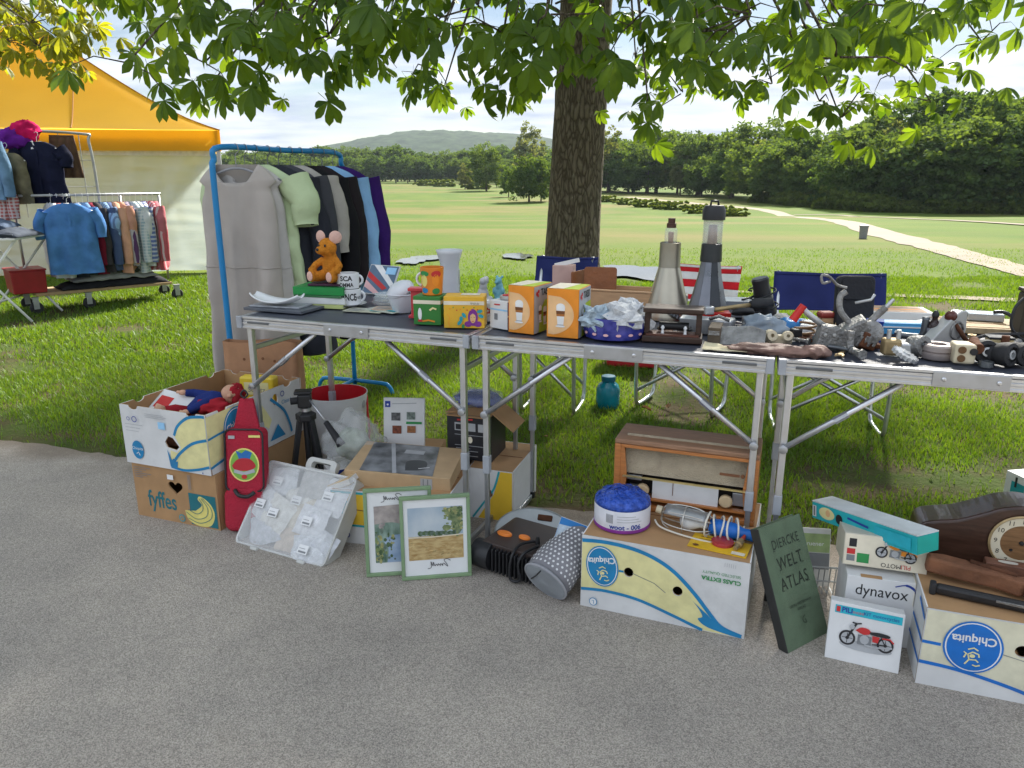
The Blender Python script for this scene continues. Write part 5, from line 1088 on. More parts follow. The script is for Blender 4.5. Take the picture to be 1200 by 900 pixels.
for i, (px, py, a, w_) in enumerate([(622, 392, -30, 0.088), (668, 397, -22, 0.098)]):
    p = tt(px, py) + Vector((0.0, 0.07, 0)); h_ = 0.145
    t, f = carton('coffee_box', ['orange coffee glass box with the lettered grey and green side', 'orange coffee glass box beside the newspaper filled bowl'][i], 'box', p, a, w_, 0.12, h_, I_O, 'orange coffee boxes')
    prints(t, f['F'], [(I_PO, 'p', [(0.004, 0.125)] + ell(0.0, 0.068, w_ * 0.86, 0.062, 20, 0, R(60), R(-75)) + [(0.004, 0.01)])] + latte(f['F'], w_ * 0.44, 0.068, 0.030))
    prints(t, f['R'], [(I_LG, 'p', rect(0.0015, 0.0015, 0.1185, h_ - 0.0015)), (I_LM, 'p', [(0.03, 0.0015), (0.1185, 0.0015), (0.1185, 0.10), (0.07, 0.098), (0.04, 0.07)]), (I_R, 'p', ell(0.018, 0.122, 0.007, 0.006, 12)), (I_R, 'p', ell(0.028, 0.128, 0.006, 0.006, 12)), (I_R, 'p', ell(0.024, 0.116, 0.005, 0.005, 12)), (I_K, 't', 'TASSI', 0.030, 0.073, 0.123, 0, dict(bold=0.0006, sx=0.85))] + latte(f['R'], 0.035, 0.06, 0.022) + latte(f['R'], 0.062, 0.052, 0.024))
    prints(t, f['T'], [(I_LM, 'p', rect(0.0015, 0.0015, w_ - 0.0015, 0.1185)), (I_CR, 'p', [(0.0015, 0.0015), (w_ * 0.5, 0.0015), (w_ * 0.7, 0.1185), (0.0015, 0.1185)])])
# rear of the table: pink carton, wallet, wooden tray
p = tt(658, 372) + Vector((0.02, 0.20, 0))
t, f = carton('pink_carton', 'plain pale pink carton behind the coffee boxes', 'box', p, -14, 0.075, 0.06, 0.155, pm('pinkcard', (0.55, 0.36, 0.31), rough=0.7)); MB().box((0.01, 0, 0.163), (0.09, 0.012, 0.014), rot=(0, R(-14), 0)).build('tape_strip', card_w, t)
p = tt(740, 378) + Vector((0.01, 0.20, 0))
t = thing('wooden_tray', 'shallow light wooden box standing behind the newspaper filled bowl', 'tray', p, R(A2))
for nm, c, s in (('base', (0, 0, 0.004), (0.30, 0.17, 0.008)), ('side', (0, -0.081, 0.0445), (0.30, 0.008, 0.073)), ('side', (0, 0.081, 0.0445), (0.30, 0.008, 0.073)), ('end', (-0.146, 0, 0.0445), (0.008, 0.153, 0.073)), ('end', (0.146, 0, 0.0445), (0.008, 0.153, 0.073)), ('lip', (0, -0.0815, 0.0845), (0.305, 0.012, 0.006))): MB().box(c, s).build(nm, wood_l, t, bevel=0.0015)
t = thing('leather_wallet', 'brown leather folder with a gold snap standing open in the wooden tray', 'wallet', p + Vector((-0.09, 0.045, 0.009)), R(A2 + 12))
MB().prism(rrect(-0.055, 0, 0.06, 0.145, 0.01), -0.003, 0.003, M4((0, -0.02, 0), (R(82), 0, 0))).build('front_flap', leather, t, bevel=0.001); MB().prism(rrect(-0.05, 0, 0.05, 0.13, 0.008), -0.003, 0.003, M4((-0.07, 0.0, 0), (R(88), 0, R(62)))).build('back_flap', leather, t, bevel=0.001)
MB().lathe([(0.007, 0), (0.006, 0.002), (0, 0.003)], 14, M4((0.04, -0.027 - 0.003, 0.055), (R(90), 0, 0))).build('snap', pm('gold', (0.75, 0.55, 0.16), rough=0.3, metal=0.9), t, smooth=True)
# conical lamps
lm1 = pm('champagne_metal', (0.46, 0.42, 0.33), rough=0.3, metal=0.75, var=0.08)
def lamp(px, py, h, r, label, kind):
    p = tt(px, py); t = thing('bottle_lamp', label, 'lamp', p, R(10)); s = h / 0.34
    if kind:
        MB().lathe([(r, 0), (r, 0.006), (r * 0.97, 0.014), (r * 0.80, 0.07 * s), (r * 0.58, 0.14 * s), (r * 0.46, 0.178 * s)], 36).build('cone_base', lm1, t, smooth='auto')
        MB().lathe([(r * 0.46, 0.1785 * s), (r * 0.455, 0.18 * s), (r * 0.44, 0.262 * s), (r * 0.40, 0.264 * s), (r * 0.40, 0.20 * s)], 30).build('collar', pm('champagne_dark', (0.32, 0.29, 0.225), rough=0.35, metal=0.7), t, smooth='auto')
        MB().lathe([(r * 0.26, 0.25 * s), (r * 0.27, 0.30 * s), (r * 0.24, 0.312 * s), (0.0, 0.314 * s)], 20).build('glass_bulb', glass, t, smooth=True); MB().lathe([(r * 0.10, 0.25 * s), (r * 0.12, 0.298 * s), (0, 0.3 * s)], 12).build('filament_post', pm('amber', (0.30, 0.15, 0.06), rough=0.4), t, smooth=True)
        MB().lathe([(r * 0.20, 0.313 * s), (r * 0.20, 0.328 * s), (r * 0.15, 0.329 * s), (r * 0.15, 0.345 * s), (0, 0.346 * s)], 16).build('cap', pm('cap_brown', (0.07, 0.03, 0.02), rough=0.4), t, smooth='auto')
    else:
        n = 10; dk = pm('gunmetal', (0.05, 0.055, 0.06), rough=0.3, metal=0.6); lt = pm('brushed_silver', (0.20, 0.205, 0.225), rough=0.28, metal=0.8)
        for k in range(n):
            a0, a1 = 2 * math.pi * k / n, 2 * math.pi * (k + 1) / n; rs = [(r, 0), (r * 0.97, 0.01), (r * 0.70, 0.08 * s), (r * 0.50, 0.14 * s), (r * 0.40, 0.185 * s)]
            q = MB(); q.add([(a * math.cos(x), a * math.sin(x), z) for a, z in rs for x in (a0, a1)], [(2 * i, 2 * i + 1, 2 * i + 3, 2 * i + 2) for i in range(4)]); q.build('facet', lt if k % 3 != 1 else dk, t, solid=0.003)
        MB().lathe([(r * 0.47, 0.183 * s), (r * 0.47, 0.19 * s), (r * 0.44, 0.235 * s), (r * 0.40, 0.236 * s), (r * 0.40, 0.20 * s)], 30).build('collar', dk, t, smooth='auto')
        MB().lathe([(r * 0.42, 0.2365 * s), (r * 0.43, 0.305 * s), (r * 0.40, 0.305 * s), (r * 0.39, 0.237 * s)], 24).build('glass_tube', glass, t, smooth=True); MB().lathe([(r * 0.22, 0.225 * s), (r * 0.18, 0.29 * s), (0, 0.292 * s)], 14).build('inner_bottle', pm('amber', (0.30, 0.15, 0.06)), t, smooth=True)
        MB().lathe([(r * 0.49, 0.3055 * s), (r * 0.49, 0.333 * s), (r * 0.40, 0.347 * s), (0, 0.349 * s)], 24).build('cap', plastic_black, t, smooth='auto')
        q = MB(); q.tube([(-r * 0.18, 0, 0.345 * s), (-r * 0.16, 0, 0.36 * s), (r * 0.16, 0, 0.36 * s), (r * 0.18, 0, 0.345 * s)], 0.004, 6); q.build('cap_loop', plastic_black, t, smooth=True)
lamp(781, 372, 0.325, 0.078, 'tall champagne metal lamp with a conical foot beside the tree view', True)
lamp(828, 376, 0.365, 0.074, 'tall dark faceted lamp with a glass neck in front of the striped chair', False)
# bowl with newspaper
p = tt(722, 401) + Vector((0.005, 0.085, 0))
t = thing('blue_bowl', 'cobalt blue patterned bowl filled with crumpled newspaper', 'bowl', p, 0); cob = pm('cobalt', (0.02, 0.03, 0.26), rough=0.2, var=0.25, scale=40, col2=(0.09, 0.09, 0.38))
MB().lathe([(0.075, 0), (0.088, 0.004), (0.096, 0.03), (0.094, 0.066), (0.09, 0.066), (0.086, 0.02), (0, 0.012)], 40).build('shell', cob, t, smooth='auto')
q = MB(); 
for k in range(16): a = 2 * math.pi * k / 16; q.flat(ell(0, 0, 0.008, 0.004, 10), 0, M4((0.0945 * math.cos(a), 0.0945 * math.sin(a), 0.020), (R(80), 0, a + R(90))))
q.build('pattern', I_PK, t)
news = pm('newsprint', (0.52, 0.53, 0.54), rough=0.9, var=0.18, scale=120, bump=0.2, dirt=0.2); news2 = pm('newsprint_photo', (0.34, 0.42, 0.48), rough=0.9, var=0.5, scale=60)
for i, (x, y, z, s, m, lb) in enumerate([(0.02, -0.03, 0.052, 0.072, news, 'large crumpled newspaper sheet hanging over the front of the blue bowl'), (0.05, 0.035, 0.072, 0.048, news, 'crumpled newsprint ball at the back of the blue bowl'), (-0.055, -0.02, 0.058, 0.055, news2, 'crumpled blue grey picture page over the edge of the blue bowl')]):
    t = thing('newspaper_wrap', lb, 'newspaper', p + Vector((x, y, z)), R(40 * i), 'crumpled newspapers in the blue bowl')
    q = MB(); lump(q, (0, 0, 0), (s, s * 0.9, s * 0.62), seed=i * 3.1, amp=0.75, fr=2.6, n=20, k=14); q.build('crumpled_sheet', m, t)
# dark wooden stand
p = tt(789, 402) + Vector((0.005, 0.04, 0)); t = thing('wooden_press', 'dark wooden open frame stand with two small white pegs', 'stand', p, R(A2 + 6))
MB().box((0, 0, 0.009), (0.17, 0.085, 0.018)).build('base', wood_d, t, bevel=0.003); MB().box((0, -0.005, 0.0205), (0.15, 0.06, 0.005)).build('inlay', pm('inlay', (0.12, 0.045, 0.03), rough=0.5), t); MB().box((0, 0, 0.092), (0.17, 0.08, 0.014)).build('top', wood_d, t, bevel=0.003); MB().box((0, 0.01, 0.082), (0.15, 0.05, 0.006)).build('top_rail', wood_d, t)
for x in (-0.073, 0.073): MB().box((x, 0.008, 0.0515), (0.016, 0.06, 0.067)).build('end_post', wood_d, t, bevel=0.002)
for x in (-0.028, 0.036): MB().lathe([(0.006, 0.023), (0.004, 0.026), (0.0035, 0.036), (0.006, 0.04), (0.003, 0.046), (0, 0.047)], 12, M4((x, -0.02, 0))).build('peg', ceramic, t, smooth=True)
q = MB(); q.cyl((-0.04, 0.012, 0.04), (0.045, 0.012, 0.04), 0.012); q.build('roller', plastic_black, t, smooth='auto')
# red tray, blue-grey pack
p = tt(832, 386) + Vector((0.02, 0.11, 0)); t, f = carton('red_box', 'flat bright red box with a green patch behind the wooden stand', 'box', p, -8, 0.13, 0.11, 0.042, red_pl); prints(t, f['T'], [(I_G, 'p', rect(0.02, 0.03, 0.06, 0.07)), (I_O, 'p', rect(0.07, 0.02, 0.11, 0.05))])
p = tt(812, 395) + Vector((0.03, 0.08, 0)); t, f = carton('steel_block', 'pale blue grey metal block between the wooden stand and the tools', 'block', p, -20, 0.10, 0.06, 0.045, metal_l)
t, f = carton('cable_tin', 'off white tin with a folded label near the red box', 'tin', tt(792, 380) + Vector((0.03, 0.15, 0)), -12, 0.075, 0.05, 0.075, pm('tin_white', (0.55, 0.53, 0.47), rough=0.4, dirt=0.3)); prints(t, f['F'], [(I_GY, 'p', rect(0.01, 0.05, 0.06, 0.056))])
# tools and oddments, right half of the middle table
p = tt(870, 411)
t = thing('sanding_plate', 'flat grey steel plate leaning among the tools', 'plate', p + Vector((0.01, 0.055, 0.002)), (R(-48), 0, R(-14))); MB().prism([(-0.07, 0), (0.065, 0), (0.07, 0.055), (0.03, 0.07), (-0.06, 0.062)], -0.003, 0.003, M4((0, 0, 0), (R(90), 0, 0))).build('steel_sheet', metal, t, bevel=0.001)
t = thing('wooden_block', 'small dark wooden block beside the grey plate', 'block', tt(844, 406) + Vector((0, 0.06, 0)), R(-20)); MB().box((0, 0, 0.025), (0.035, 0.09, 0.05)).build('block', pm('block_wood', (0.10, 0.075, 0.05), rough=0.8, var=0.3, bump=0.2), t, bevel=0.003); MB().box((0, -0.046, 0.035), (0.03, 0.004, 0.012)).build('plate', metal, t)
t = thing('torn_paper', 'torn cream paper scrap at the front rim of the middle table', 'paper', tt(852, 412) + Vector((0, 0.02, 0.002)), R(-24)); MB().grid(lambda u, v: ((u - 0.5) * 0.12, (v - 0.5) * 0.05 * (1 - 0.5 * u), 0.012 * (1 - u) * v + 0.004 * noise.noise((u * 5, v * 5, 1))), 10, 6).build('scrap', pm('cream_paper', (0.66, 0.58, 0.38), rough=0.85), t, smooth=True, solid=0.001)
t = thing('brown_rag', 'crumpled mauve brown leather rag along the table edge', 'rag', tt(914, 417) + Vector((0.0, 0.035, 0)), R(A2)); q = MB(); lump(q, (0, 0, 0.008), (0.12, 0.035, 0.016), 2.2, 0.5, 3.4, 30, 16); lump(q, (0.10, 0.004, 0.010), (0.04, 0.03, 0.018), 7.2, 0.5, 3.0); o = q.build('cloth', pm('mauve_leather', (0.20, 0.115, 0.09), rough=0.6, var=0.3, bump=0.6, bscale=35), t, smooth=True); q = o.modifiers.new('r', 'REMESH'); q.mode = 'VOXEL'; q.voxel_size = 0.004; q.use_smooth_shade = True
t = thing('cane_hammer', 'long tool with pale shaft and black rubber grip across the oddments', 'tool', tt(880, 394) + Vector((0, 0.12, 0.06)), R(8)); q = MB(); MB().tube([(-0.10, 0, 0), (0.03, 0, 0.014)], 0.007, 10).build('shaft', brass, t, smooth=True); MB().tube([(0.03, 0, 0.0145), (0.05, 0, 0.017), (0.10, 0, 0.022)], [0.012, 0.016, 0.014], 12).build('grip', rubber, t, smooth=True); MB().box((-0.105, 0, 0), (0.03, 0.022, 0.026)).build('head', metal_l, t, bevel=0.004)
t = thing('power_adapter', 'pale grey clamp body lying beneath the long tool', 'clamp', tt(858, 402) + Vector((0, 0.12, 0)), R(-30)); MB().box((0, 0, 0.025), (0.07, 0.06, 0.05)).build('housing', metal_l, t, bevel=0.006); MB().tube([(-0.03, -0.03, 0.05), (0.0, -0.035, 0.062), (0.03, -0.03, 0.05)], 0.005, 8).build('lever', metal, t, smooth=True)
t = thing('polishing_disc', 'black rubber disc lying on the grey steel plate', 'disc', tt(876, 392) + Vector((0, 0.06, 0.052)), (R(-20), 0, 0)); MB().lathe([(0.034, 0), (0.036, 0.004), (0.03, 0.014), (0.012, 0.018), (0, 0.018)], 24).build('pad', rubber, t, smooth='auto')
t, f = carton('flat_grey_box', 'flat translucent grey box at the back of the middle table', 'box', tt(872, 378) + Vector((0.02, 0.12, 0.04)), -10, 0.14, 0.10, 0.018, pm('lid_grey', (0.30, 0.33, 0.36), rough=0.3)); MB().box((0, 0, -0.02), (0.11, 0.08, 0.039)).build('lower_tray', plastic_grey, t, bevel=0.004); q = MB(); q.tube(bez([(0.0, -0.03, 0.021), (0.03, -0.01, 0.026), (0.05, -0.02, 0.034), (0.06, 0.0, 0.022)], 5), 0.004, 6); q.build('cable', plastic_black, t, smooth=True)
# hair-dryer like black cylinder with its cable
p = tt(917, 388) + Vector((0.0, 0.13, 0)); t, f = carton('blue_booklet_box', 'dark blue and white book lying under the black cylinder', 'book', p, -6, 0.13, 0.10, 0.026, pm('blackbook', (0.03, 0.04, 0.06), rough=0.4)); prints(t, f['F'], [(I_LB, 'p', rect(0.01, 0.004, 0.11, 0.021)), (I_W, 'p', rect(0.02, 0.009, 0.07, 0.013))])
t = thing('hand_motor', 'black cylinder tool wrapped in its own cable in front of the navy chair', 'tool', p + Vector((-0.012, 0, 0.028)), (0, R(-14), 0)); MB().lathe([(0.034, 0), (0.036, 0.006), (0.03, 0.05), (0.026, 0.10), (0.028, 0.118), (0.024, 0.124), (0, 0.124)], 24).build('barrel', pm('black_gloss', (0.02, 0.02, 0.022), rough=0.3), t, smooth='auto')
MB().tube([((0.036 + 0.008 * math.sin(k * 1.1)) * math.cos(k * 0.45), (0.036 + 0.008 * math.sin(k * 1.1)) * math.sin(k * 0.45), 0.010 + 0.0016 * k + 0.006 * math.sin(k * 0.45)) for k in range(50)], 0.0028, 6).build('cable', plastic_black, t, smooth=True)
t = thing('blue_cloth', 'blue plastic sheet folded beside the dark blue book', 'cloth', tt(938, 392) + Vector((0.01, 0.09, 0)), 0); q = MB(); lump(q, (0, 0, 0.012), (0.05, 0.035, 0.022), 4.4, 0.5); q.build('sheet', pm('blue_sheet', (0.03, 0.20, 0.48), rough=0.4), t, smooth=True)
t = thing('grey_shell', 'grey blue crumpled plastic sheet behind the cream fittings', 'sheet', tt(905, 402) + Vector((0, 0.08, 0)), R(-10)); q = MB(); lump(q, (0, 0, 0.03), (0.06, 0.04, 0.035), 6.1, 0.6, 2.5); q.build('sheet', pm('shell_grey', (0.24, 0.29, 0.34), rough=0.4, var=0.2), t, smooth=True)
cream = pm('bakelite_cream', (0.60, 0.52, 0.36), rough=0.35, var=0.12)
t = thing('ceramic_socket', 'pair of cream bakelite fittings among the tools', 'fitting', tt(918, 408) + Vector((0, 0.055, 0)), R(-8))
for x, r_, ry in ((-0.02, 0.019, 14), (0.028, 0.016, -6)):
    k = MB().lathe([(r_, -0.02), (r_ * 1.05, 0.0), (r_ * 0.8, 0.008), (r_ * 0.8, 0.016), (r_ * 0.3, 0.017), (r_ * 0.3, 0.002), (0, 0.001)], 20, M4((x, 0, 0.022), (R(72), 0, R(ry)))).build('knob', cream, t, smooth='auto')
MB().box((0.004, 0.016, 0.012), (0.08, 0.02, 0.024)).build('bracket', cream, t, bevel=0.003)
t = thing('wire_coil', 'loop of brown cable around a black plug behind the rag', 'cable', tt(950, 402) + Vector((0, 0.05, 0)), 0); MB().tube([(0.03 * math.cos(k * 0.5), 0.02 * math.sin(k * 0.5), 0.008 + 0.0014 * k) for k in range(30)], 0.004, 6).build('loop', pm('brown_cable', (0.20, 0.11, 0.05), rough=0.5), t, smooth=True); MB().box((-0.03, -0.01, 0.018), (0.03, 0.026, 0.034)).build('plug', plastic_black, t, bevel=0.004)
# right table: castings
p = tt(975, 413) + Vector((0.0, 0.045, 0)); t = thing('pump_casting', 'grey metal pump with a red gripped lever on the right table', 'machine part', p, R(-8))
MB().box((0, 0, 0.034), (0.055, 0.05, 0.068), rot=(0, R(10), 0)).build('block', metal, t, bevel=0.006); MB().box((0.03, 0.004, 0.028), (0.045, 0.045, 0.05), rot=(0, R(-18), R(12))).build('block', metal, t, bevel=0.005); MB().tube([(0.0, 0, 0.055), (-0.06, -0.005, 0.10), (-0.078, -0.008, 0.116)], [0.009, 0.008, 0.007], 10).build('lever', metal_l, t, smooth=True); MB().tube([(-0.072, -0.01, 0.122), (-0.098, -0.012, 0.080)], [0.010, 0.012], 12).build('grip', red_pl, t, smooth='auto')
for x in (-0.012, 0.012): MB().lathe([(0.005, 0), (0.005, 0.004), (0, 0.0045)], 6, M4((x, -0.026, 0.045), (R(90), 0, 0))).build('bolt', metal_l, t)
p = tt(1012, 413) + Vector((0.0, 0.06, 0)); t = thing('carburettor_casting', 'branching grey cast metal assembly with pipe arms on the right table', 'machine part', p, R(-14))
MB().box((0, 0, 0.048), (0.07, 0.055, 0.06), rot=(R(10), R(-32), 0)).build('housing', metal, t, bevel=0.006); MB().box((0.024, -0.005, 0.024), (0.05, 0.05, 0.044), rot=(0, R(20), R(25))).build('lower_housing', rust, t, bevel=0.005)
MB().tube(bez([(-0.01, 0, 0.06), (-0.045, 0.005, 0.10), (-0.05, 0.008, 0.14), (-0.035, 0.01, 0.155)], 6), [0.0085] * 19, 10).build('pipe_arm', metal, t, smooth=True); MB().tube([(0.02, 0, 0.06), (0.07, 0.01, 0.115)], [0.009, 0.010], 12).build('pipe_arm', metal, t, smooth='auto'); MB().tube([(0.07, 0.01, 0.115), (0.088, 0.012, 0.138)], [0.006, 0.005], 10).build('nipple', metal_l, t, smooth='auto')
MB().tube(bez([(-0.035, 0.01, 0.165), (-0.06, 0.01, 0.172), (-0.085, 0.005, 0.195), (-0.105, 0, 0.198), (-0.10, 0, 0.178), (-0.08, 0.004, 0.182)], 5), 0.004, 8).build('wire_handle', metal, t, smooth=True); MB().lathe([(0.03, -0.004), (0.033, 0), (0.03, 0.004), (0, 0.005)], 18, M4((0.036, -0.02, 0.05), (R(70), R(20), 0))).build('flange', metal, t, smooth='auto'); MB().tube([(-0.01, 0.005, 0.125), (0.03, 0.008, 0.135), (0.038, 0.008, 0.15)], 0.004, 8).build('lever', metal_l, t, smooth=True)
for k in range(4): MB().tube([(0.0 + 0.014 * k, -0.03, 0.012), (0.012 + 0.014 * k, -0.034, 0.04)], 0.004, 7).build('stud', metal, t)
MB().box((0.02, 0.02, 0.006), (0.10, 0.05, 0.012)).build('foot', rust, t, bevel=0.003)
t = thing('black_pouch', 'black padded pouch standing behind the cast metal assembly', 'pouch', tt(1016, 396) + Vector((0.02, 0.14, 0)), (R(-10), 0, R(-6))); MB().prism(rrect(-0.06, 0, 0.055, 0.165, 0.018), -0.018, 0.018, M4((0, 0, 0), (R(90), 0, 0))).build('pouch_body', pm('pouch', (0.012, 0.012, 0.015), rough=0.7, bump=0.3), t, bevel=0.008); MB().prism(rrect(-0.048, 0.09, 0.043, 0.155, 0.014), 0.018, 0.023, M4((0, 0, 0), (R(90), 0, 0))).build('flap', pm('pouch', (0.012, 0.012, 0.015)), t, bevel=0.002)
t, f = carton('red_rag_pack', 'small dark red cushion pad behind the pump', 'pad', tt(985, 392) + Vector((0, 0.12, 0.03)), 5, 0.05, 0.04, 0.02, pm('darkred', (0.24, 0.03, 0.02), rough=0.6), bevel=0.008); MB().box((0, 0, -0.015), (0.045, 0.035, 0.03)).build('base_block', wood_l, t)
t, f = carton('instruction_card', 'white card with a barcode tucked behind the pump lever', 'card', tt(965, 400) + Vector((0.012, 0.10, 0)), -30, 0.08, 0.05, 0.03, card_w); prints(t, f['T'], [(I_K, 'p', rect(0.01 + 0.006 * k, 0.01, 0.013 + 0.006 * k, 0.035)) for k in range(6)])
p = tt(1062, 400) + Vector((0.03, 0.13, 0)); t, f = carton('blue_case', 'long light blue plastic case on the right table', 'case', p, -10, 0.21, 0.06, 0.034, pm('sky_plastic', (0.08, 0.34, 0.62), rough=0.35)); prints(t, f['T'], [(I_LB, 'p', rect(0.02, 0.01, 0.19, 0.05))]); MB().box((0, -0.031, 0.022), (0.2, 0.003, 0.004)).build('seam', I_W, t)
t, f = carton('navy_tin', 'small cobalt blue tin beside the cast metal assembly', 'tin', tt(1036, 405) + Vector((0, 0.07, 0)), -25, 0.045, 0.045, 0.055, pm('cobalt2', (0.01, 0.05, 0.34), rough=0.3)); MB().box((0, 0, 0.058), (0.048, 0.048, 0.006)).build('lid', pm('cobalt2', (0.01, 0.05, 0.34)), t, bevel=0.002)
p = tt(1075, 384) + Vector((0.02, 0.17, 0)); t, f = carton('picture_puzzle', 'flat box with an orange brown picture at the back of the right table', 'box', p, -12, 0.19, 0.13, 0.03, card_w); prints(t, f['T'], [(ink('tan', (0.46, 0.28, 0.17)), 'p', rect(0.005, 0.005, 0.17, 0.125)), (I_O, 's', [(0.01, 0.05), (0.05, 0.065), (0.10, 0.05), (0.16, 0.07)], 0.012), (I_BR, 's', [(0.01, 0.085), (0.07, 0.095), (0.16, 0.085)], 0.006)])
p = tt(1050, 419) + Vector((0, 0.035, 0)); t = thing('valve_block', 'brassy valve block with two studs at the front of the right table', 'machine part', p, R(-10)); MB().box((0, 0, 0.022), (0.045, 0.04, 0.044)).build('block', brass, t, bevel=0.007); MB().box((0.035, 0.0, 0.018), (0.03, 0.036, 0.034)).build('side_block', metal_l, t, bevel=0.005)
for x in (-0.008, 0.016): MB().cyl((x, 0, 0.044), (x, 0, 0.068), 0.006, 10).build('stud', metal_l, t, smooth='auto')
t = thing('steel_bush', 'grey slotted steel bush next to the brassy valve block', 'machine part', tt(1081, 420) + Vector((0, 0.03, 0)), R(20)); MB().lathe([(0.012, -0.022), (0.026, -0.02), (0.028, 0), (0.026, 0.02), (0.012, 0.022), (0.010, 0.01), (0.0, 0.009)], 22, M4((0, 0, 0.028), (R(80), 0, 0))).build('ring', metal, t, smooth='auto'); MB().box((0.0, -0.0245, 0.03), (0.03, 0.004, 0.008), rot=(R(-10), R(35), 0)).build('slot', steel_dark, t)
t = thing('pipe_clamp', 'round pinkish grey pipe clamp beside the brown bottle', 'machine part', tt(1106, 423) + Vector((0, 0.035, 0)), R(-12)); MB().lathe([(0.038, 0), (0.041, 0.004), (0.041, 0.016), (0.037, 0.019), (0.041, 0.022), (0.041, 0.034), (0.036, 0.038), (0.02, 0.038), (0.02, 0.01), (0, 0.009)], 26).build('ring', pm('pink_metal', (0.40, 0.34, 0.32), rough=0.45, metal=0.5, dirt=0.3), t, smooth='auto'); MB().box((0.047, -0.01, 0.02), (0.02, 0.024, 0.036)).build('lug', brass, t, bevel=0.003)
t = thing('brown_bottle', 'small dark brown bottle with a grey label on the right table', 'bottle', tt(1105, 407) + Vector((0.0, 0.06, 0)), 0); MB().lathe([(0.0165, 0), (0.0175, 0.003), (0.0175, 0.052), (0.012, 0.062), (0.0075, 0.067), (0.0075, 0.075), (0.009, 0.076), (0.009, 0.084), (0, 0.0845)], 20).build('bottle_body', pm('brown_glass', (0.028, 0.016, 0.014), rough=0.12), t, smooth='auto'); MB().lathe([(0.018, 0.014), (0.018, 0.044)], 20).build('label_band', pm('bottle_label', (0.16, 0.16, 0.18), rough=0.6, var=0.5, scale=90), t, smooth=True); MB().lathe([(0.0095, 0.0775), (0.0095, 0.0855), (0.004, 0.094), (0, 0.0945)], 14).build('stopper', plastic_black, t, smooth='auto')
p = tt(1136, 412) + Vector((0.005, 0.11, 0)); t = thing('planishing_stand', 'white grey aluminium anvil with a curved arched back', 'anvil', p, R(22)); t.scale = (0.8, 0.8, 0.8)
pr_ = [(-0.15, 0), (0.045, 0)] + [(0.05, 0.05), (0.045, 0.115), (0.02, 0.12)] + [(-0.0 - 0.02 * k, 0.118 - 0.0165 * k) for k in range(1, 7)] + [(-0.15, 0.012)]
MB().prism(pr_, -0.022, 0.022, M4((0, 0, 0), (R(90), 0, 0))).build('wedge', pm('alu_white', (0.46, 0.46, 0.45), rough=0.4, metal=0.4, var=0.1), t, bevel=0.004); MB().tube([(0.03 * math.cos(q), -0.024, 0.05 + 0.03 * math.sin(q)) for q in np.linspace(0, 6.28, 20)], 0.004, 6).build('ring_inlay', metal, t, smooth=True)
t = thing('ball_lever', 'rusty lever with a brown ball knob leaning over the brown bottle', 'lever', tt(1146, 409) + Vector((0, 0.05, 0.006)), 0); MB().tube([(0, 0, 0), (-0.045, 0.015, 0.065)], [0.007, 0.0055], 10).build('rod', rust, t, smooth=True); MB().ball((-0.05, 0.017, 0.074), 0.0165).build('knob', pm('knob_brown', (0.10, 0.028, 0.02), rough=0.25), t, smooth=True)
t = thing('tin_tray', 'long open tin tray with blue rim at the left of the anvil', 'tray', tt(1096, 398) + Vector((0.02, 0.16, 0)), R(30)); MB().box((0, 0, 0.01), (0.16, 0.05, 0.02)).build('tray_body', metal_l, t, bevel=0.004); MB().tube([(-0.08, -0.026, 0.022), (0.08, -0.026, 0.022)], 0.003, 6).build('rim', I_LB, t)
p = tt(1135, 428) + Vector((0, 0.035, 0)); t = thing('brake_caliper', 'cream coloured metal block with two round bores', 'machine part', p, R(-16)); q = MB(); MB().box((0, 0, 0.026), (0.05, 0.055, 0.05)).build('block', cream, t, bevel=0.005)
for z in (0.015, 0.037): MB().lathe([(0.0095, 0), (0.0095, 0.0015), (0.006, 0.002), (0.006, 0.0008), (0, 0.0007)], 16, M4((-0.008, -0.0278, z), (R(90), 0, 0))).build('bore', pm('bore', (0.16, 0.08, 0.03), rough=0.6), t, smooth='auto')
MB().cyl((0.03, -0.02, 0.04), (0.03, 0.03, 0.05), 0.014, 14).build('roller', rust, t, smooth='auto'); MB().cyl((0.018, -0.032, 0.034), (0.018, 0.03, 0.034), 0.009, 12).build('pin', plastic_black, t, smooth='auto')
for i, (px, py) in enumerate([(1163, 430), (1190, 434), (1212, 434)]):
    t = thing('rubber_mount', ['black ribbed rubber mount next to the cream block', 'black rubber mount standing between two others', 'black rubber mount at the end of the row on the right table'][i], 'rubber mount', tt(px, py) + Vector((0, 0.04, 0.0)), R((-8, 24, 0)[i]), 'black rubber mounts'); m = M4((0, 0, 0.031), (R(84), 0, 0))
    MB().lathe([(0.022, -0.05), (0.027, -0.045), (0.027, -0.03), (0.024, -0.026), (0.028, -0.02), (0.031, 0.0), (0.029, 0.012), (0.020, 0.015), (0.019, 0.006), (0, 0.005)], 26, m).build('sleeve', rubber, t, smooth='auto'); MB().lathe([(0.012, 0.005), (0.012, 0.014), (0.007, 0.0145), (0.007, 0.006), (0, 0.0058)], 18, m).build('core', metal_l, t, smooth='auto')
p = tt(1165, 396) + Vector((0.06, 0.14, 0)); t = thing('wooden_board', 'worn plywood board lying at the back of the right table', 'board', p, R(-16)); MB().box((0, 0, 0.009), (0.26, 0.2, 0.018)).build('plank', pm('old_ply', (0.40, 0.30, 0.17), rough=0.75, var=0.2, stretch=(3, 12, 1)), t, bevel=0.002)
for k in range(3): MB().box((-0.05, -0.08 + 0.07 * k, 0.019), (0.2, 0.006, 0.002)).build('batten', wood_l, t)
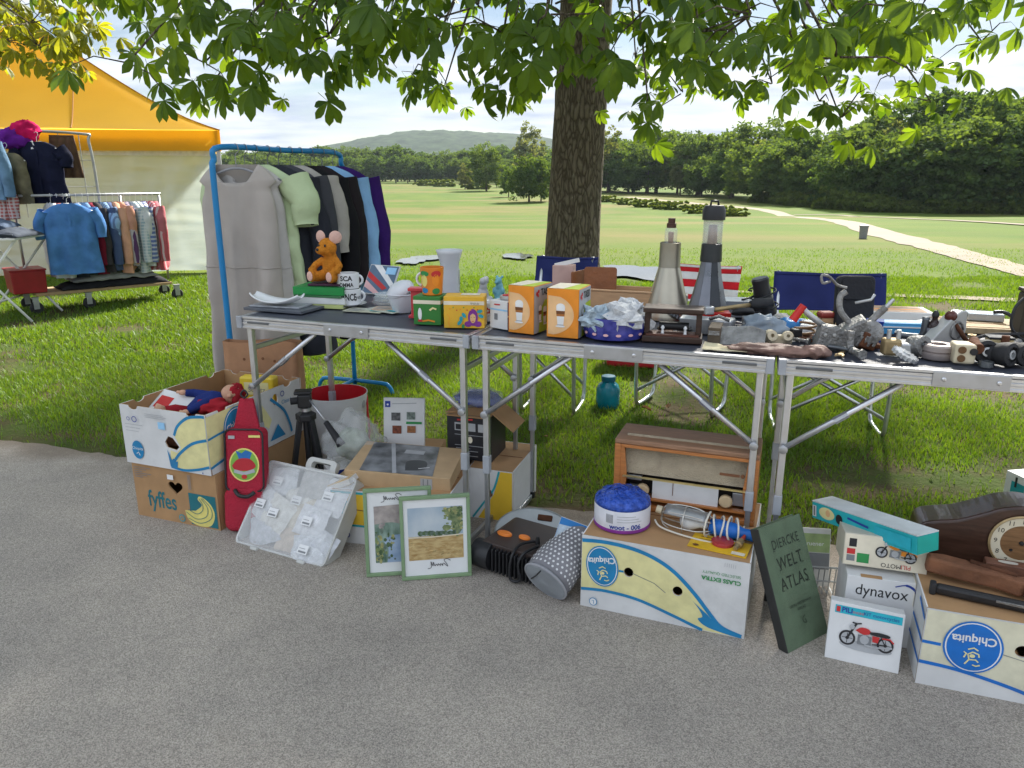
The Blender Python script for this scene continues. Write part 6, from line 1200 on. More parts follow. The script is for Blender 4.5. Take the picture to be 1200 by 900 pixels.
t, f = carton('silver_box', 'shiny grey tin box on the plywood board', 'tin', p + Vector((0.02, 0.05, 0.0205)), -22, 0.10, 0.07, 0.022, pm('grey_tin', (0.40, 0.44, 0.48), rough=0.25, metal=0.5)); MB().tube(bez([(0.02, -0.02, 0.028), (0.05, -0.03, 0.03), (0.08, -0.05, 0.012)], 5), 0.006, 8).build('cord', plastic_black, t, smooth=True)
t = thing('brown_bottle_case', 'upright dark brown leather case with a hanging black cord', 'case', tt(1243, 409) + Vector((0.0, 0.12, 0)), R(-12)); MB().box((0, 0, 0.07), (0.10, 0.07, 0.14), taper=(0.92, 0.9)).build('case_body', pm('case_brown', (0.055, 0.042, 0.026), rough=0.6, var=0.3), t, bevel=0.008); MB().box((0, 0, 0.146), (0.096, 0.068, 0.012)).build('lid', pm('case_brown', (0.055, 0.042, 0.026)), t, bevel=0.004); MB().tube(bez([(-0.045, -0.02, 0.13), (-0.075, -0.04, 0.10), (-0.08, -0.045, 0.05), (-0.06, -0.05, 0.02), (-0.04, -0.045, 0.006)], 6), 0.004, 8).build('strap', plastic_black, t, smooth=True)
t = thing('flat_strap', 'thin black strap lying across the plywood board', 'strap', tt(1172, 409) + Vector((0.03, 0.07, 0.0)), R(4)); MB().tube(bez([(-0.10, -0.012, 0.004), (-0.03, 0.004, 0.024), (0.05, 0.008, 0.026), (0.12, 0.012, 0.026)], 6), 0.005, 6, flat=0.4).build('band', rubber, t, smooth=True)
t, f = carton('switch_block', 'small pale yellow switch housing behind the rubber mounts', 'switch', tt(1187, 420) + Vector((0.012, 0.085, 0)), -14, 0.06, 0.04, 0.036, pm('switch_y', (0.50, 0.40, 0.20), rough=0.5), bevel=0.003); prints(t, f['F'], [(I_K, 'p', rect(0.02, 0.01, 0.042, 0.026))]); MB().box((0, 0.0, 0.039), (0.064, 0.044, 0.006)).build('cover', plastic_black, t, bevel=0.002)

# small hardware scattered between the larger parts
rr = random.Random(33); hw_m = (metal, metal_l, brass, rust, steel_dark)
def spot_on(tab, ang, x, y): a = R(ang); return Vector((tab[0] + x * math.cos(a) - y * math.sin(a), tab[1] + x * math.sin(a) + y * math.cos(a), TH + 0.0008))
kinds_hw = [('hex_bolt', 'worn steel bolt lying among the metal parts', 'bolt', 'bolts scattered on the tables'), ('hex_nut', 'steel nut lying among the metal parts', 'nut', 'nuts scattered on the tables'), ('pipe_elbow', 'short bent pipe elbow among the metal parts', 'pipe fitting', 'pipe elbows on the tables'), ('gear_wheel', 'small toothed gear wheel among the metal parts', 'gear', 'gear wheels on the tables'), ('open_spanner', 'flat open ended spanner among the metal parts', 'spanner', 'spanners on the tables'), ('coil_spring', 'short coil spring among the metal parts', 'spring', 'coil springs on the tables'), ('bearing_ring', 'ball bearing ring among the metal parts', 'bearing', 'bearings on the tables')]
for i in range(46):
    k = i % 7; nm, lb, ct, gp = kinds_hw[k]; m = hw_m[rr.randrange(5)]
    p = spot_on(TC, -18.2, rr.uniform(0.03, 0.74), rr.uniform(0.06, 0.50)) if i % 3 else spot_on(TBp, -20.5, rr.uniform(0.50, 0.85), rr.uniform(0.08, 0.5))
    t = thing(nm, lb, ct, p, R(rr.uniform(0, 360)), gp); s = rr.uniform(0.9, 1.5)
    if k == 0: MB().lathe([(0.009, 0), (0.009, 0.007), (0.008, 0.008)], 6, M4((0, 0, 0.009 * s), (0, R(90), 0), s)).build('head', m, t); MB().cyl((0.008 * s, 0, 0.009 * s), (0.05 * s, 0, 0.009 * s), 0.005 * s, 10).build('shank', m, t, smooth='auto')
    elif k == 1: panel('ring', ell(0, 0, 0.012 * s, 0.012 * s, 6), [ell(0, 0, 0.006 * s, 0.006 * s, 14)], 0.010 * s, m, t, M4((0, 0, 0.005 * s)))
    elif k == 2: MB().tube(bez([(-0.03 * s, 0, 0.012), (0, 0, 0.012), (0.018 * s, 0, 0.02), (0.02 * s, 0, 0.05 * s)], 5), 0.010, 12).build('bend', m, t, smooth=True); MB().lathe([(0.014, 0), (0.014, 0.008)], 6, M4((-0.032 * s, 0, 0.0125), (0, R(90), 0))).build('collar', m, t)
    elif k == 3:
        n = 16; pts = []
        for q in range(n):
            for da, r_ in ((-0.12, 0.020), (-0.07, 0.025), (0.07, 0.025), (0.12, 0.020)): a = 2 * math.pi * q / n + da; pts.append((r_ * s * math.cos(a), r_ * s * math.sin(a)))
        panel('wheel', pts, [ell(0, 0, 0.006, 0.006, 12)], 0.010, m, t, M4((0, 0, 0.018), (R(24), R(12), 0))); MB().lathe([(0.010, 0), (0.010, 0.008), (0.006, 0.008)], 14, M4((0, 0, 0.018), (R(24), R(12), 0))).build('hub', m, t, smooth='auto')
    elif k == 4: panel('blade', [(-0.07 * s, -0.012), (-0.055 * s, -0.014), (-0.045 * s, -0.005), (0.045 * s, -0.005), (0.058 * s, -0.012), (0.07 * s, -0.009), (0.058 * s, -0.004), (0.058 * s, 0.005), (0.072 * s, 0.010), (0.058 * s, 0.013), (0.045 * s, 0.005), (-0.045 * s, 0.005), (-0.055 * s, 0.014), (-0.07 * s, 0.012), (-0.058 * s, 0.004), (-0.058 * s, -0.004)], [], 0.005, m, t, M4((0, 0, 0.004)))
    elif k == 5: MB().tube([(-0.025 + 0.0009 * q, 0.009 * math.cos(q * 0.7), 0.011 + 0.009 * math.sin(q * 0.7)) for q in range(60)], 0.0016, 5).build('coil', m, t, smooth=True)
    else: o = panel('outer_ring', ell(0, 0, 0.022 * s, 0.022 * s, 26), [ell(0, 0, 0.017 * s, 0.017 * s, 22)], 0.012, m, t, M4((0, 0, 0.0065))); panel('inner_ring', ell(0, 0, 0.012 * s, 0.012 * s, 20), [ell(0, 0, 0.008 * s, 0.008 * s, 16)], 0.012, m, t, M4((0, 0, 0.0065)))
# ================================================================== GOODS ON THE GROUND
def cprint(parent, F, mat, outer, holes, z, name='print'):
    me = curve_mesh(outer, holes, 0.0); me.transform(F @ Matrix.Translation((0, 0, z))); return finish(me, name, mat, parent)
def bframes(w, d, h): return {'F': face_frame((0, 0, 0), (1, 0, 0), (0, -1, 0)), 'R': face_frame((w, 0, 0), (0, 1, 0), (1, 0, 0)), 'L': face_frame((0, d, 0), (0, -1, 0), (-1, 0, 0)), 'B': face_frame((w, d, 0), (-1, 0, 0), (0, 1, 0)), 'T': face_frame((0, 0, h), (1, 0, 0), (0, 0, 1))}
def banana_box(label, loc, rot, w, d, h, mat, hf=(), hr=(), closed=None, group='cardboard fruit boxes', notches=()):
    t = thing('fruit_box', label, 'cardboard box', loc, rot if isinstance(rot, tuple) else (0, 0, R(rot)), group); f = bframes(w, d, h)
    def wall(nm, F, W, holes, inset):
        top = [(W, h), (0, h)]
        if notches and not closed:
            top = [(W, h)]
            for nx in sorted(notches, reverse=True): top += [(nx * W + 0.022 * math.cos(a), h - 0.014 * math.sin(a) - 0.0002) for a in np.linspace(0, math.pi, 7)]
            top += [(0, h)]
        outer = [(inset, 0), (W - inset, 0)] + [(min(max(q[0], inset), W - inset), q[1]) for q in top]
        p = panel(nm, outer, holes, 0.003, mat, t, F @ Matrix.Translation((0, 0, -0.0015)))
        panel('lining', outer, holes, 0.003, kraft, p, F @ Matrix.Translation((0, 0, -0.0046))); return p
    wall('wall', f['F'], w, hf, 0); wall('wall', f['B'], w, hf, 0); wall('wall', f['R'], d, hr, 0.0063); wall('wall', f['L'], d, hr, 0.0063)
    MB().box((w / 2, d / 2, 0.004), (w - 0.014, d - 0.014, 0.005)).build('bottom', kraft, t)
    if closed: MB().box((w / 2, d / 2, h - 0.0028), (w - 0.013, d - 0.013, 0.005)).build('lid', closed, t); MB().box((w / 2, d / 2, h + 0.0002), (w - 0.02, 0.003, 0.0012)).build('flap_gap', I_BR, t)
    return t, f
def logo(parent, F, cx, cy, rx, ry, rot, tsize, z=0.0022, blue=I_B, word_dy=0.22, flip=True):
    fl = math.pi if flip else 0
    L = F @ Matrix.Translation((cx, cy, 0)) @ Matrix.Rotation(rot, 4, 'Z')
    items = [(blue, 'p', ell(0, 0, rx, ry, 36)), (I_W, 'p', ell(0, 0, rx * 0.93, ry * 0.94, 36)), (blue, 'p', ell(0, 0, rx * 0.88, ry * 0.90, 36)), (I_W, 't', 'Chiquita', tsize * 0.74, 0, 0.30 * ry, fl + (0.05 if flip else 0.12), dict(bold=0.0007, sx=0.92))]
    s = ry / 0.07; q = -1 if flip else 1
    fig = [[(-0.012, -0.022), (-0.004, -0.008), (-0.008, 0.006), (0.002, 0.014)], [(-0.004, -0.008), (0.010, -0.006), (0.016, -0.012)], [(0.002, 0.014), (0.014, 0.010), (0.016, 0.002)], [(-0.016, -0.004), (-0.012, 0.008), (-0.018, 0.012)], [(-0.010, 0.02), (0.002, 0.026), (0.012, 0.02)], [(0.004, -0.02), (0.012, -0.022), (0.02, -0.018)]]
    for pl in fig: items.append((I_PY, 's', [(a * s, b * s - 0.36 * ry) for a, b in pl], 0.0035 * s))
    items.append((I_PY, 'p', ell(0.001 * s, -0.36 * ry + 0.004 * s, 0.006 * s, 0.005 * s, 12)))
    prints(parent, L, items, z0=z)
def ss(W, H, pts): return [(p[0] * W, p[1] * H) for p in pts]
def curv(W, H, pts, n=8): return [(p.x, p.y) for p in bez([(a * W, b * H, 0) for a, b in pts], n)]
def hole(x, y, rx, ry=None, n=14): return ell(x, y, rx, ry or rx, n)
wcard = pm('printed_white_card', (0.66, 0.66, 0.65), rough=0.6, var=0.08, scale=9, dirt=0.28, bump=0.12, bscale=25)

# --- left stack: kraft box below, white box above
LB = Vector((-1.357, 2.506, AZ)); bw, bd, bh = 0.37, 0.50, 0.205; Fw = bw
hh = [(0.19 + 0.028 * math.sin(a) ** 3 * 1.15, 0.135 + 0.0021 * (13 * math.cos(a) - 5 * math.cos(2 * a) - 2 * math.cos(3 * a) - math.cos(4 * a)) * 0.8) for a in np.linspace(0, 2 * math.pi, 24, endpoint=False)]
t, f = banana_box('brown kraft banana box under the white fruit box at the left', LB, -20.6, bw, bd, bh, kraft, [hh], [hole(0.25, 0.12, 0.03, 0.02)], closed=kraft)
dteal = ink('darkteal', (0.015, 0.16, 0.19))
prints(t, f['F'], [(dteal, 't', 'fyffes', 0.088, 0.122, 0.074, 0, dict(bold=0.0012, sx=0.72)), (dteal, 'p', rect(0.245, 0.006, 0.362, 0.125)), (I_Y, 'p', curv(1, 1, [(0.222, 0.055), (0.235, 0.02), (0.28, 0.004), (0.33, 0.012), (0.352, 0.05), (0.345, 0.085), (0.322, 0.108), (0.295, 0.118), (0.285, 0.105), (0.30, 0.085), (0.27, 0.06)])), (I_T, 'p', ell(0.205, 0.022, 0.014, 0.014, 20)), (kraft, 'p', ell(0.205, 0.022, 0.010, 0.010, 18)), (I_T, 's', [(0.199, 0.02), (0.205, 0.026), (0.211, 0.02)], 0.003)]
       + [(dteal, 's', curv(1, 1, q), 0.0022) for q in ([(0.228, 0.05), (0.27, 0.03), (0.315, 0.045), (0.325, 0.08), (0.300, 0.112)], [(0.235, 0.028), (0.285, 0.016), (0.335, 0.040), (0.340, 0.08), (0.305, 0.115)], [(0.24, 0.062), (0.275, 0.05), (0.302, 0.066), (0.305, 0.09), (0.292, 0.11)])]
       + [(I_GY, 's', [(0.012, 0.155 + 0.0075 * k), (0.05 + 0.02 * (k % 3), 0.155 + 0.0075 * k)], 0.0022) for k in range(6)] + [(I_GY, 's', [(0.255 + 0.004 * k, 0.14), (0.255 + 0.004 * k, 0.195)], 0.0015) for k in range(4)] + [(I_W, 'p', rect(0.165, 0.166, 0.192, 0.184))])
prints(t, f['R'], [(dteal, 't', 'fyffes', 0.13, 0.27, 0.09, 0, dict(bold=0.002, sx=0.85))])
ub = LB + Vector((-0.012, -0.004, bh + 0.002)); uw, ud, uh = 0.375, 0.52, 0.215
tri = [(0.195, 0.080), (0.235, 0.074), (0.250, 0.088), (0.225, 0.118), (0.205, 0.122), (0.188, 0.10)]
t, f = banana_box('white fruit box with yellow banana print and open top on the kraft box', ub, -20.9, uw, ud, uh, wcard, [tri], [hole(0.36, 0.17, 0.016, 0.022)], notches=(0.16, 0.84))
UF = f['F']
yb = curv(1, 1, [(0.205, 0.03), (0.22, 0.012), (0.29, 0.012), (0.373, 0.030)]) + curv(1, 1, [(0.373, 0.205), (0.31, 0.205), (0.255, 0.175), (0.236, 0.125)]) + [(0.258, 0.088), (0.238, 0.066), (0.21, 0.072)]
cprint(t, UF, I_PY, yb, [], 0.0012)
prints(t, UF, [(I_B, 's', curv(1, 1, [(0.234, 0.128), (0.255, 0.165), (0.30, 0.198), (0.35, 0.208), (0.373, 0.209)]), 0.010), (I_B, 's', curv(1, 1, [(0.212, 0.02), (0.25, 0.065), (0.31, 0.108), (0.373, 0.128)]), 0.010), (I_B, 's', curv(1, 1, [(0.205, 0.012), (0.26, 0.006), (0.32, 0.016), (0.373, 0.032)]), 0.009), (I_B, 'p', [(0.196, 0.075), (0.203, 0.012), (0.232, 0.008), (0.238, 0.035), (0.226, 0.032), (0.222, 0.045), (0.212, 0.036)]), (I_B, 'p', ell(0.062, 0.055, 0.026, 0.034, 24)), (I_W, 't', 'Chiquita', 0.015, 0.062, 0.06), (I_W, 's', [(0.055, 0.04), (0.064, 0.047), (0.07, 0.035)], 0.003), (I_LB, 'p', rect(0.17, 0.145, 0.20, 0.17))]
       + [(I_LG, 's', [(0.115, 0.182 + 0.006 * k), (0.20 + 0.012 * (k % 2), 0.182 + 0.006 * k)], 0.0018) for k in range(3)] + [(I_LG, 's', [(0.022, 0.125 + 0.012 * k), (0.08 + 0.01 * (k % 3), 0.125 + 0.012 * k)], 0.0018) for k in range(3)] + [(I_NB, 't', 'O', 0.02, 0.04, 0.168), (I_NB, 't', 'O', 0.032, 0.068, 0.168), (I_NB, 'p', rect(0.345, 0.006, 0.349, 0.012))], z0=0.0018)
cprint(t, f['R'], I_PY, [(0.001, 0.03)] + curv(1, 1, [(0.06, 0.045), (0.16, 0.07), (0.27, 0.09), (0.31, 0.07)]) + curv(1, 1, [(0.33, 0.10), (0.26, 0.19), (0.16, 0.208), (0.001, 0.2065)]), [], 0.0012)
prints(t, f['R'], [(I_B, 's', curv(1, 1, [(0.001, 0.026), (0.08, 0.040), (0.18, 0.066), (0.28, 0.088)]), 0.009), (I_B, 's', curv(1, 1, [(0.001, 0.128), (0.05, 0.133), (0.10, 0.136)]), 0.008), (I_B, 's', curv(1, 1, [(0.33, 0.18), (0.40, 0.12), (0.43, 0.06), (0.44, 0.02)]), 0.012), (I_NB, 't', 'O', 0.032, 0.40, 0.182), (I_B, 't', 'Class I', 0.022, 0.42, 0.15), (I_B, 'p', [(0.31, 0.02), (0.40, 0.02), (0.36, 0.075)])], z0=0.0018)
logo(t, f['R'], 0.145, 0.125, 0.068, 0.082, 0.18, 0.044, flip=False, word_dy=-0.16)
# things inside the white box
Ub = Matrix.Translation(ub) @ Matrix.Rotation(R(-20.9), 4, 'Z')
def inb(x, y, z): return Ub @ Vector((x, y, z))
t = thing('rag_doll', 'rag doll in blue with a red scarf lying in the white fruit box', 'doll', inb(0.18, 0.21, 0.14), R(15)); blu = cloth('doll_blue', (0.02, 0.035, 0.16)); redc = cloth('doll_red', (0.34, 0.02, 0.03)); skn = pm('doll_skin', (0.60, 0.34, 0.22), rough=0.8)
b = MB(); b.tube([(-0.05, -0.02, 0.01), (-0.01, 0, 0.035), (0.035, 0.005, 0.05), (0.06, 0.01, 0.055)], [0.026, 0.036, 0.034, 0.02], 14); b.tube([(0.035, -0.01, 0.055), (-0.01, -0.05, 0.045), (-0.05, -0.06, 0.03)], [0.018, 0.016, 0.013], 10); b.tube([(0.02, 0.03, 0.055), (-0.04, 0.05, 0.065), (-0.07, 0.045, 0.07)], [0.018, 0.016, 0.013], 10)
o = b.build('body', blu, t, smooth=True); q = o.modifiers.new('r', 'REMESH'); q.mode = 'VOXEL'; q.voxel_size = 0.004; q.use_smooth_shade = True
b = MB(); b.ball((0.092, 0.012, 0.062), (0.036, 0.034, 0.036)); b.ball((0.090, -0.024, 0.066), (0.010, 0.010, 0.008)); b.build('head', skn, t, smooth=True); b = MB(); lump(b, (0.105, 0.02, 0.056), (0.036, 0.042, 0.040), 3, 0.4); b.build('hair', redc, t, smooth=True)
for c in ((-0.058, -0.063, 0.027), (-0.078, 0.044, 0.072)):
    b = MB(); b.ball(c, (0.015, 0.012, 0.010))
    for k in range(3): b.tube([c, (c[0] - 0.02, c[1] + 0.008 * (k - 1), c[2] + 0.004)], [0.005, 0.004], 6)
    b.build('hand', skn, t, smooth=True)
b = MB(); b.tube([(-0.05, -0.02, 0.01), (-0.10, -0.03, 0.03), (-0.13, -0.05, 0.035)], [0.024, 0.02, 0.016], 10); b.build('trouser_leg', redc, t, smooth=True); b = MB(); b.tube([(-0.13, -0.05, 0.035), (-0.155, -0.06, 0.05)], [0.015, 0.018], 10); b.build('foot', skn, t, smooth=True)
b = MB(); lump(b, (0.03, -0.03, 0.03), (0.06, 0.045, 0.03), 5, 0.6); b.build('scarf', redc, t, smooth=True)
t = thing('soft_toys', 'heap of faded soft toys filling the bottom of the white fruit box', 'toys', inb(0.18, 0.25, 0.01), R(-20)); b = MB(); lump(b, (0, 0, 0.06), (0.155, 0.22, 0.085), 3.3, 0.35, 2.6); b.build('heap', cloth('toyheap', (0.20, 0.09, 0.06), 0.5), t, smooth=True)
t = thing('printed_sheet', 'white printed sheet with a red picture in the white fruit box', 'paper', inb(0.075, 0.17, 0.155), (R(28), R(12), R(-10))); MB().box((0, 0, 0.02), (0.15, 0.12, 0.004)).build('sheet', card_w, t); prints(t, face_frame((-0.075, -0.06, 0.022), (1, 0, 0), (0, 0, 1)), [(I_R, 'p', rect(0.01, 0.03, 0.06, 0.09)), (I_GY, 'p', rect(0.07, 0.04, 0.13, 0.05))])
t, f = carton('yellow_packet', 'bright yellow packet standing at the back of the white fruit box', 'packet', inb(0.24, 0.44, 0.13), -8, 0.14, 0.05, 0.10, pm('packet_yellow', (0.75, 0.55, 0.04), rough=0.35), bevel=0.008); prints(t, f['F'], [(I_PY, 'p', rect(0.02, 0.03, 0.12, 0.08)), (I_GY, 't', 'Schatz', 0.028, 0.07, 0.05)])
# kraft carrier bag behind the boxes
p = Vector((-1.04, 3.06, 0)); t = thing('paper_carrier_bag', 'tall brown kraft paper bag standing behind the fruit boxes', 'paper bag', p, R(-6)); bk = pm('kraft_bag', (0.40, 0.21, 0.11), rough=0.8, var=0.12, bump=0.5, bscale=9, dirt=0.15)
def kb(u, v):
    a = 2 * math.pi * u; x = 0.155 * max(-1, min(1, 1.5 * math.cos(a))); y = 0.05 * (1 - 0.45 * v) * max(-1, min(1, 1.5 * math.sin(a))); k = 0.012 * noise.noise((x * 9, v * 5, y * 20)); return (x * (1 + 0.03 * v), y + k, 0.004 + 0.535 * v + 0.006 * math.sin(x * 20) * v)
MB().grid(kb, 32, 14).build('bag_body', bk, t, smooth=True)
for x, z in ((-0.06, 0.47), (0.02, 0.475), (0.07, 0.465)): MB().lathe([(0.006, 0), (0.006, 0.001), (0, 0.0012)], 12, M4((x, -0.052, z), (R(90), 0, 0))).build('punched_hole', I_BR, t)
# red sling bag
t = thing('red_sling_bag', 'red sling bag with a round green badge leaning on the fruit boxes', 'bag', (-0.915, 2.385, AZ), (R(-10), 0, R(-2))); rb = pm('bag_red', (0.40, 0.012, 0.035), rough=0.75, var=0.1, bump=0.5, bscale=160)
MB().prism(rrect(-0.068, 0.14, 0.068, 0.36, 0.022), -0.028, 0.028, M4((0, 0, 0), (R(90), 0, 0))).build('main_pocket', rb, t, bevel=0.012, seg=3); MB().prism(rrect(-0.075, 0, 0.062, 0.155, 0.03), -0.036, 0.034, M4((0, 0, 0), (R(90), 0, 0))).build('lower_pocket', rb, t, bevel=0.016, seg=3)
MB().prism([(-0.045, 0.355), (0.045, 0.355), (0.024, 0.46), (-0.022, 0.46)], -0.008, 0.008, M4((0, 0.006, 0), (R(90), 0, 0))).build('strap', rb, t, bevel=0.004)
MB().tube([(x, -0.0285, z) for x, z in rrect(-0.0655, 0.143, 0.0655, 0.357, 0.022)], 0.0035, 6, closed=True).build('piping', plastic_black, t, smooth=True)
MB().tube(bez([(0.0, -0.012, 0.462), (0.012, -0.012, 0.475), (0.0, -0.012, 0.49), (-0.012, -0.012, 0.475), (0.0, -0.012, 0.462)], 4), 0.003, 6).build('hook', plastic_black, t, smooth=True); MB().tube(bez([(-0.03, -0.04, 0.150), (-0.01, -0.055, 0.135), (0.02, -0.055, 0.132), (0.04, -0.045, 0.145)], 5), 0.007, 8).build('zip_pull', plastic_black, t, smooth=True)
F = face_frame((0, -0.0283, 0), (1, 0, 0), (0, -1, 0))
prints(t, F, [(I_Y, 'p', ell(0.0, 0.235, 0.052, 0.058, 30)), (ink('badge_green', (0.20, 0.42, 0.06)), 'p', ell(0.0, 0.235, 0.047, 0.053, 30)), (ink('badge_blue', (0.02, 0.15, 0.42)), 'p', [(-0.028, 0.285), (-0.008, 0.275), (0.006, 0.286), (0.028, 0.278), (0.018, 0.250), (-0.016, 0.252)]), (ink('badge_red', (0.45, 0.02, 0.03)), 'p', curv(1, 1, [(-0.042, 0.232), (-0.02, 0.255), (0.02, 0.256), (0.04, 0.23), (0.01, 0.215), (-0.03, 0.218), (-0.042, 0.232)])), (I_LG, 's', [(-0.035, 0.214), (0.0, 0.205), (0.036, 0.216)], 0.012), (I_R, 'p', ell(0.0, 0.194, 0.010, 0.008, 12)), (I_LG, 'p', rect(-0.052, 0.325, -0.030, 0.336)), (I_Y, 'p', rect(0.018, 0.330, 0.058, 0.338))])
# tripod
tp = Vector((-0.755, 2.62, AZ)); t = thing('camera_tripod', 'black camera tripod with a pan handle behind the clear case', 'tripod', tp, R(10))
for a in (200, 320, 80):
    c, s = math.cos(R(a)), math.sin(R(a)); l = MB().bar((c * 0.022, s * 0.022, 0.335), (c * 0.055, s * 0.055, 0.16), 0.024, 0.018).build('leg', plastic_black, t, bevel=0.003); MB().bar((c * 0.054, s * 0.054, 0.162), (c * 0.085, s * 0.085, 0.012), 0.017, 0.012).build('leg_section', plastic_black, l, bevel=0.002); MB().ball((c * 0.086, s * 0.086, 0.010), 0.011).build('foot', rubber, l, smooth=True)
MB().cyl((0, 0, 0.14), (0, 0, 0.375), 0.012).build('column', plastic_black, t, smooth='auto'); MB().lathe([(0.034, 0.325), (0.038, 0.33), (0.038, 0.35), (0.02, 0.358)], 6).build('spider', plastic_black, t, bevel=0.003); MB().lathe([(0.019, 0.360), (0.019, 0.372)], 18).build('collar', alu, t, smooth='auto')
MB().box((0, 0, 0.40), (0.05, 0.044, 0.05)).build('pan_head', plastic_black, t, bevel=0.006); MB().box((-0.004, 0, 0.432), (0.062, 0.05, 0.012)).build('camera_plate', plastic_black, t, bevel=0.004); MB().cyl((-0.024, 0, 0.40), (-0.05, -0.006, 0.40), 0.013).build('knob', rubber, t, smooth='auto')
MB().tube([(0.02, -0.02, 0.405), (0.075, -0.07, 0.335)], 0.004, 8).build('handle_rod', alu, t, smooth=True); MB().tube([(0.075, -0.07, 0.335), (0.12, -0.112, 0.272), (0.127, -0.118, 0.262)], [0.010, 0.014, 0.017], 12).build('handle_grip', rubber, t, smooth=True)
# clear assortment case
t = thing('assortment_case', 'clear plastic carry case full of small bags leaning back on the path', 'plastic case', (-0.937, 2.295, AZ), (R(-40), 0, R(-26.8))); cw, chh, ct = 0.385, 0.30, 0.062
clearp = pm('clear_plastic', (0.82, 0.83, 0.82), rough=0.15, var=0.03, alpha=0.22); milky = pm('milky_plastic', (0.60, 0.60, 0.56), rough=0.35, var=0.06, alpha=0.85)
Fc = face_frame((0, 0, 0), (1, 0, 0), (0, -1, 0)); outl = rrect(0, 0, cw, chh, 0.018)
hd = rrect(cw * 0.37, chh - 0.002, cw * 0.70, chh + 0.045, 0.018); hdh = rrect(cw * 0.43, chh + 0.008, cw * 0.64, chh + 0.031, 0.008)
panel('handle', hd, [hdh], 0.022, milky, t, Fc @ Matrix.Translation((0, 0, -ct * 0.5)))
panel('tray_rim', outl, [rrect(0.007, 0.007, cw - 0.007, chh - 0.007, 0.014)], ct, milky, t, Fc @ Matrix.Translation((0, 0, -ct * 0.5 - 0.001)))
panel('back_panel', rrect(0.008, 0.008, cw - 0.008, chh - 0.008, 0.012), [], 0.003, milky, t, Fc @ Matrix.Translation((0, 0, -ct + 0.003)))
MB().prism(rrect(0.002, 0.002, cw - 0.002, chh - 0.002, 0.016), 0.0005, 0.003, Fc).build('lid', clearp, t, bevel=0.001)
for x in (0.10, 0.30): MB().box((x, -0.006, -0.003), (0.03, 0.014, 0.012)).build('latch', milky, t, bevel=0.003)
bagm = [pm('bag_content%d' % i, c, rough=0.5, var=0.2, scale=50) for i, c in enumerate(((0.60, 0.61, 0.62), (0.66, 0.64, 0.58), (0.55, 0.44, 0.32), (0.62, 0.55, 0.42), (0.50, 0.51, 0.53), (0.68, 0.68, 0.69), (0.44, 0.43, 0.40)))]
rr = random.Random(4); GB = 'small bags of parts inside the clear case'
CM = Matrix.LocRotScale(Vector((-0.937, 2.295, AZ)), Euler((R(-40), 0, R(-26.8))), Vector((1, 1, 1)))
descr = ['white parts bag in the upper corner of the clear case', 'cream parts bag beside the round foam disc in the clear case', 'tan parts bag low in the clear case', 'beige rag in the middle of the clear case', 'grey parts bag along the lower edge of the clear case', 'bright white parts packet with a printed label in the clear case', 'dull grey parts bag near the case handle', 'white parts bag along the side of the clear case', 'off white parts bag above the tan one in the clear case', 'pale grey parts bag at the lower corner of the clear case', 'white crumpled parts bag in the centre of the clear case', 'cream parts bag near the lower corner of the clear case']
spots = [(0.07, 0.24, 0), (0.18, 0.19, 1), (0.21, 0.06, 2), (0.20, 0.14, 3), (0.09, 0.07, 4), (0.305, 0.225, 5), (0.22, 0.255, 6), (0.05, 0.15, 0), (0.12, 0.13, 1), (0.33, 0.06, 4), (0.27, 0.13, 5), (0.30, 0.04, 0)]
for i, (x, y, k) in enumerate(spots):
    wv, hv = (0.125, 0.105) if k != 5 else (0.115, 0.125)
    if k == 5 and i > 5: wv, hv = 0.12, 0.10
    tb = thing('parts_bag', descr[i], 'bag', CM @ (Fc @ Vector((x, y, -0.028 + 0.0022 * i))), (R(-40), 0, R(-26.8)), GB)
    q = MB(); an = rr.uniform(-0.5, 0.5) if k != 5 else 0.05
    q.grid(lambda u, v: ((u - 0.5) * wv, -(0.010 * (math.sin(math.pi * u) * math.sin(math.pi * v)) ** 0.5 + 0.006 * noise.noise((u * 5 + i, v * 5, 0.4))), (v - 0.5) * hv), 10, 9, Matrix.Rotation(an, 4, 'Y')); q.build('pouch', bagm[k], tb, smooth=True)
    if k in (5, 1, 0): prints(tb, face_frame((-0.03, -0.0185, -0.02), (1, 0, 0), (0, -1, 0)), [(I_W, 'p', rect(0.005, 0, 0.045, 0.03)), (I_GY, 'p', rect(0.01, 0.004, 0.04, 0.010)), (I_GY, 's', [(0.01, 0.018), (0.034, 0.018)], 0.0016)])
tb = thing('felt_disc', 'dark oval felt disc inside the clear case', 'disc', CM @ (Fc @ Vector((0.245, 0.105, -0.0045))), (R(-40), 0, R(-26.8))); MB().prism(ell(0, 0, 0.012, 0.018, 18), -0.002, 0.002, M4((0, 0, 0), (R(90), 0, R(0)))).build('disc', pm('felt', (0.12, 0.12, 0.14)), tb, bevel=0.001)
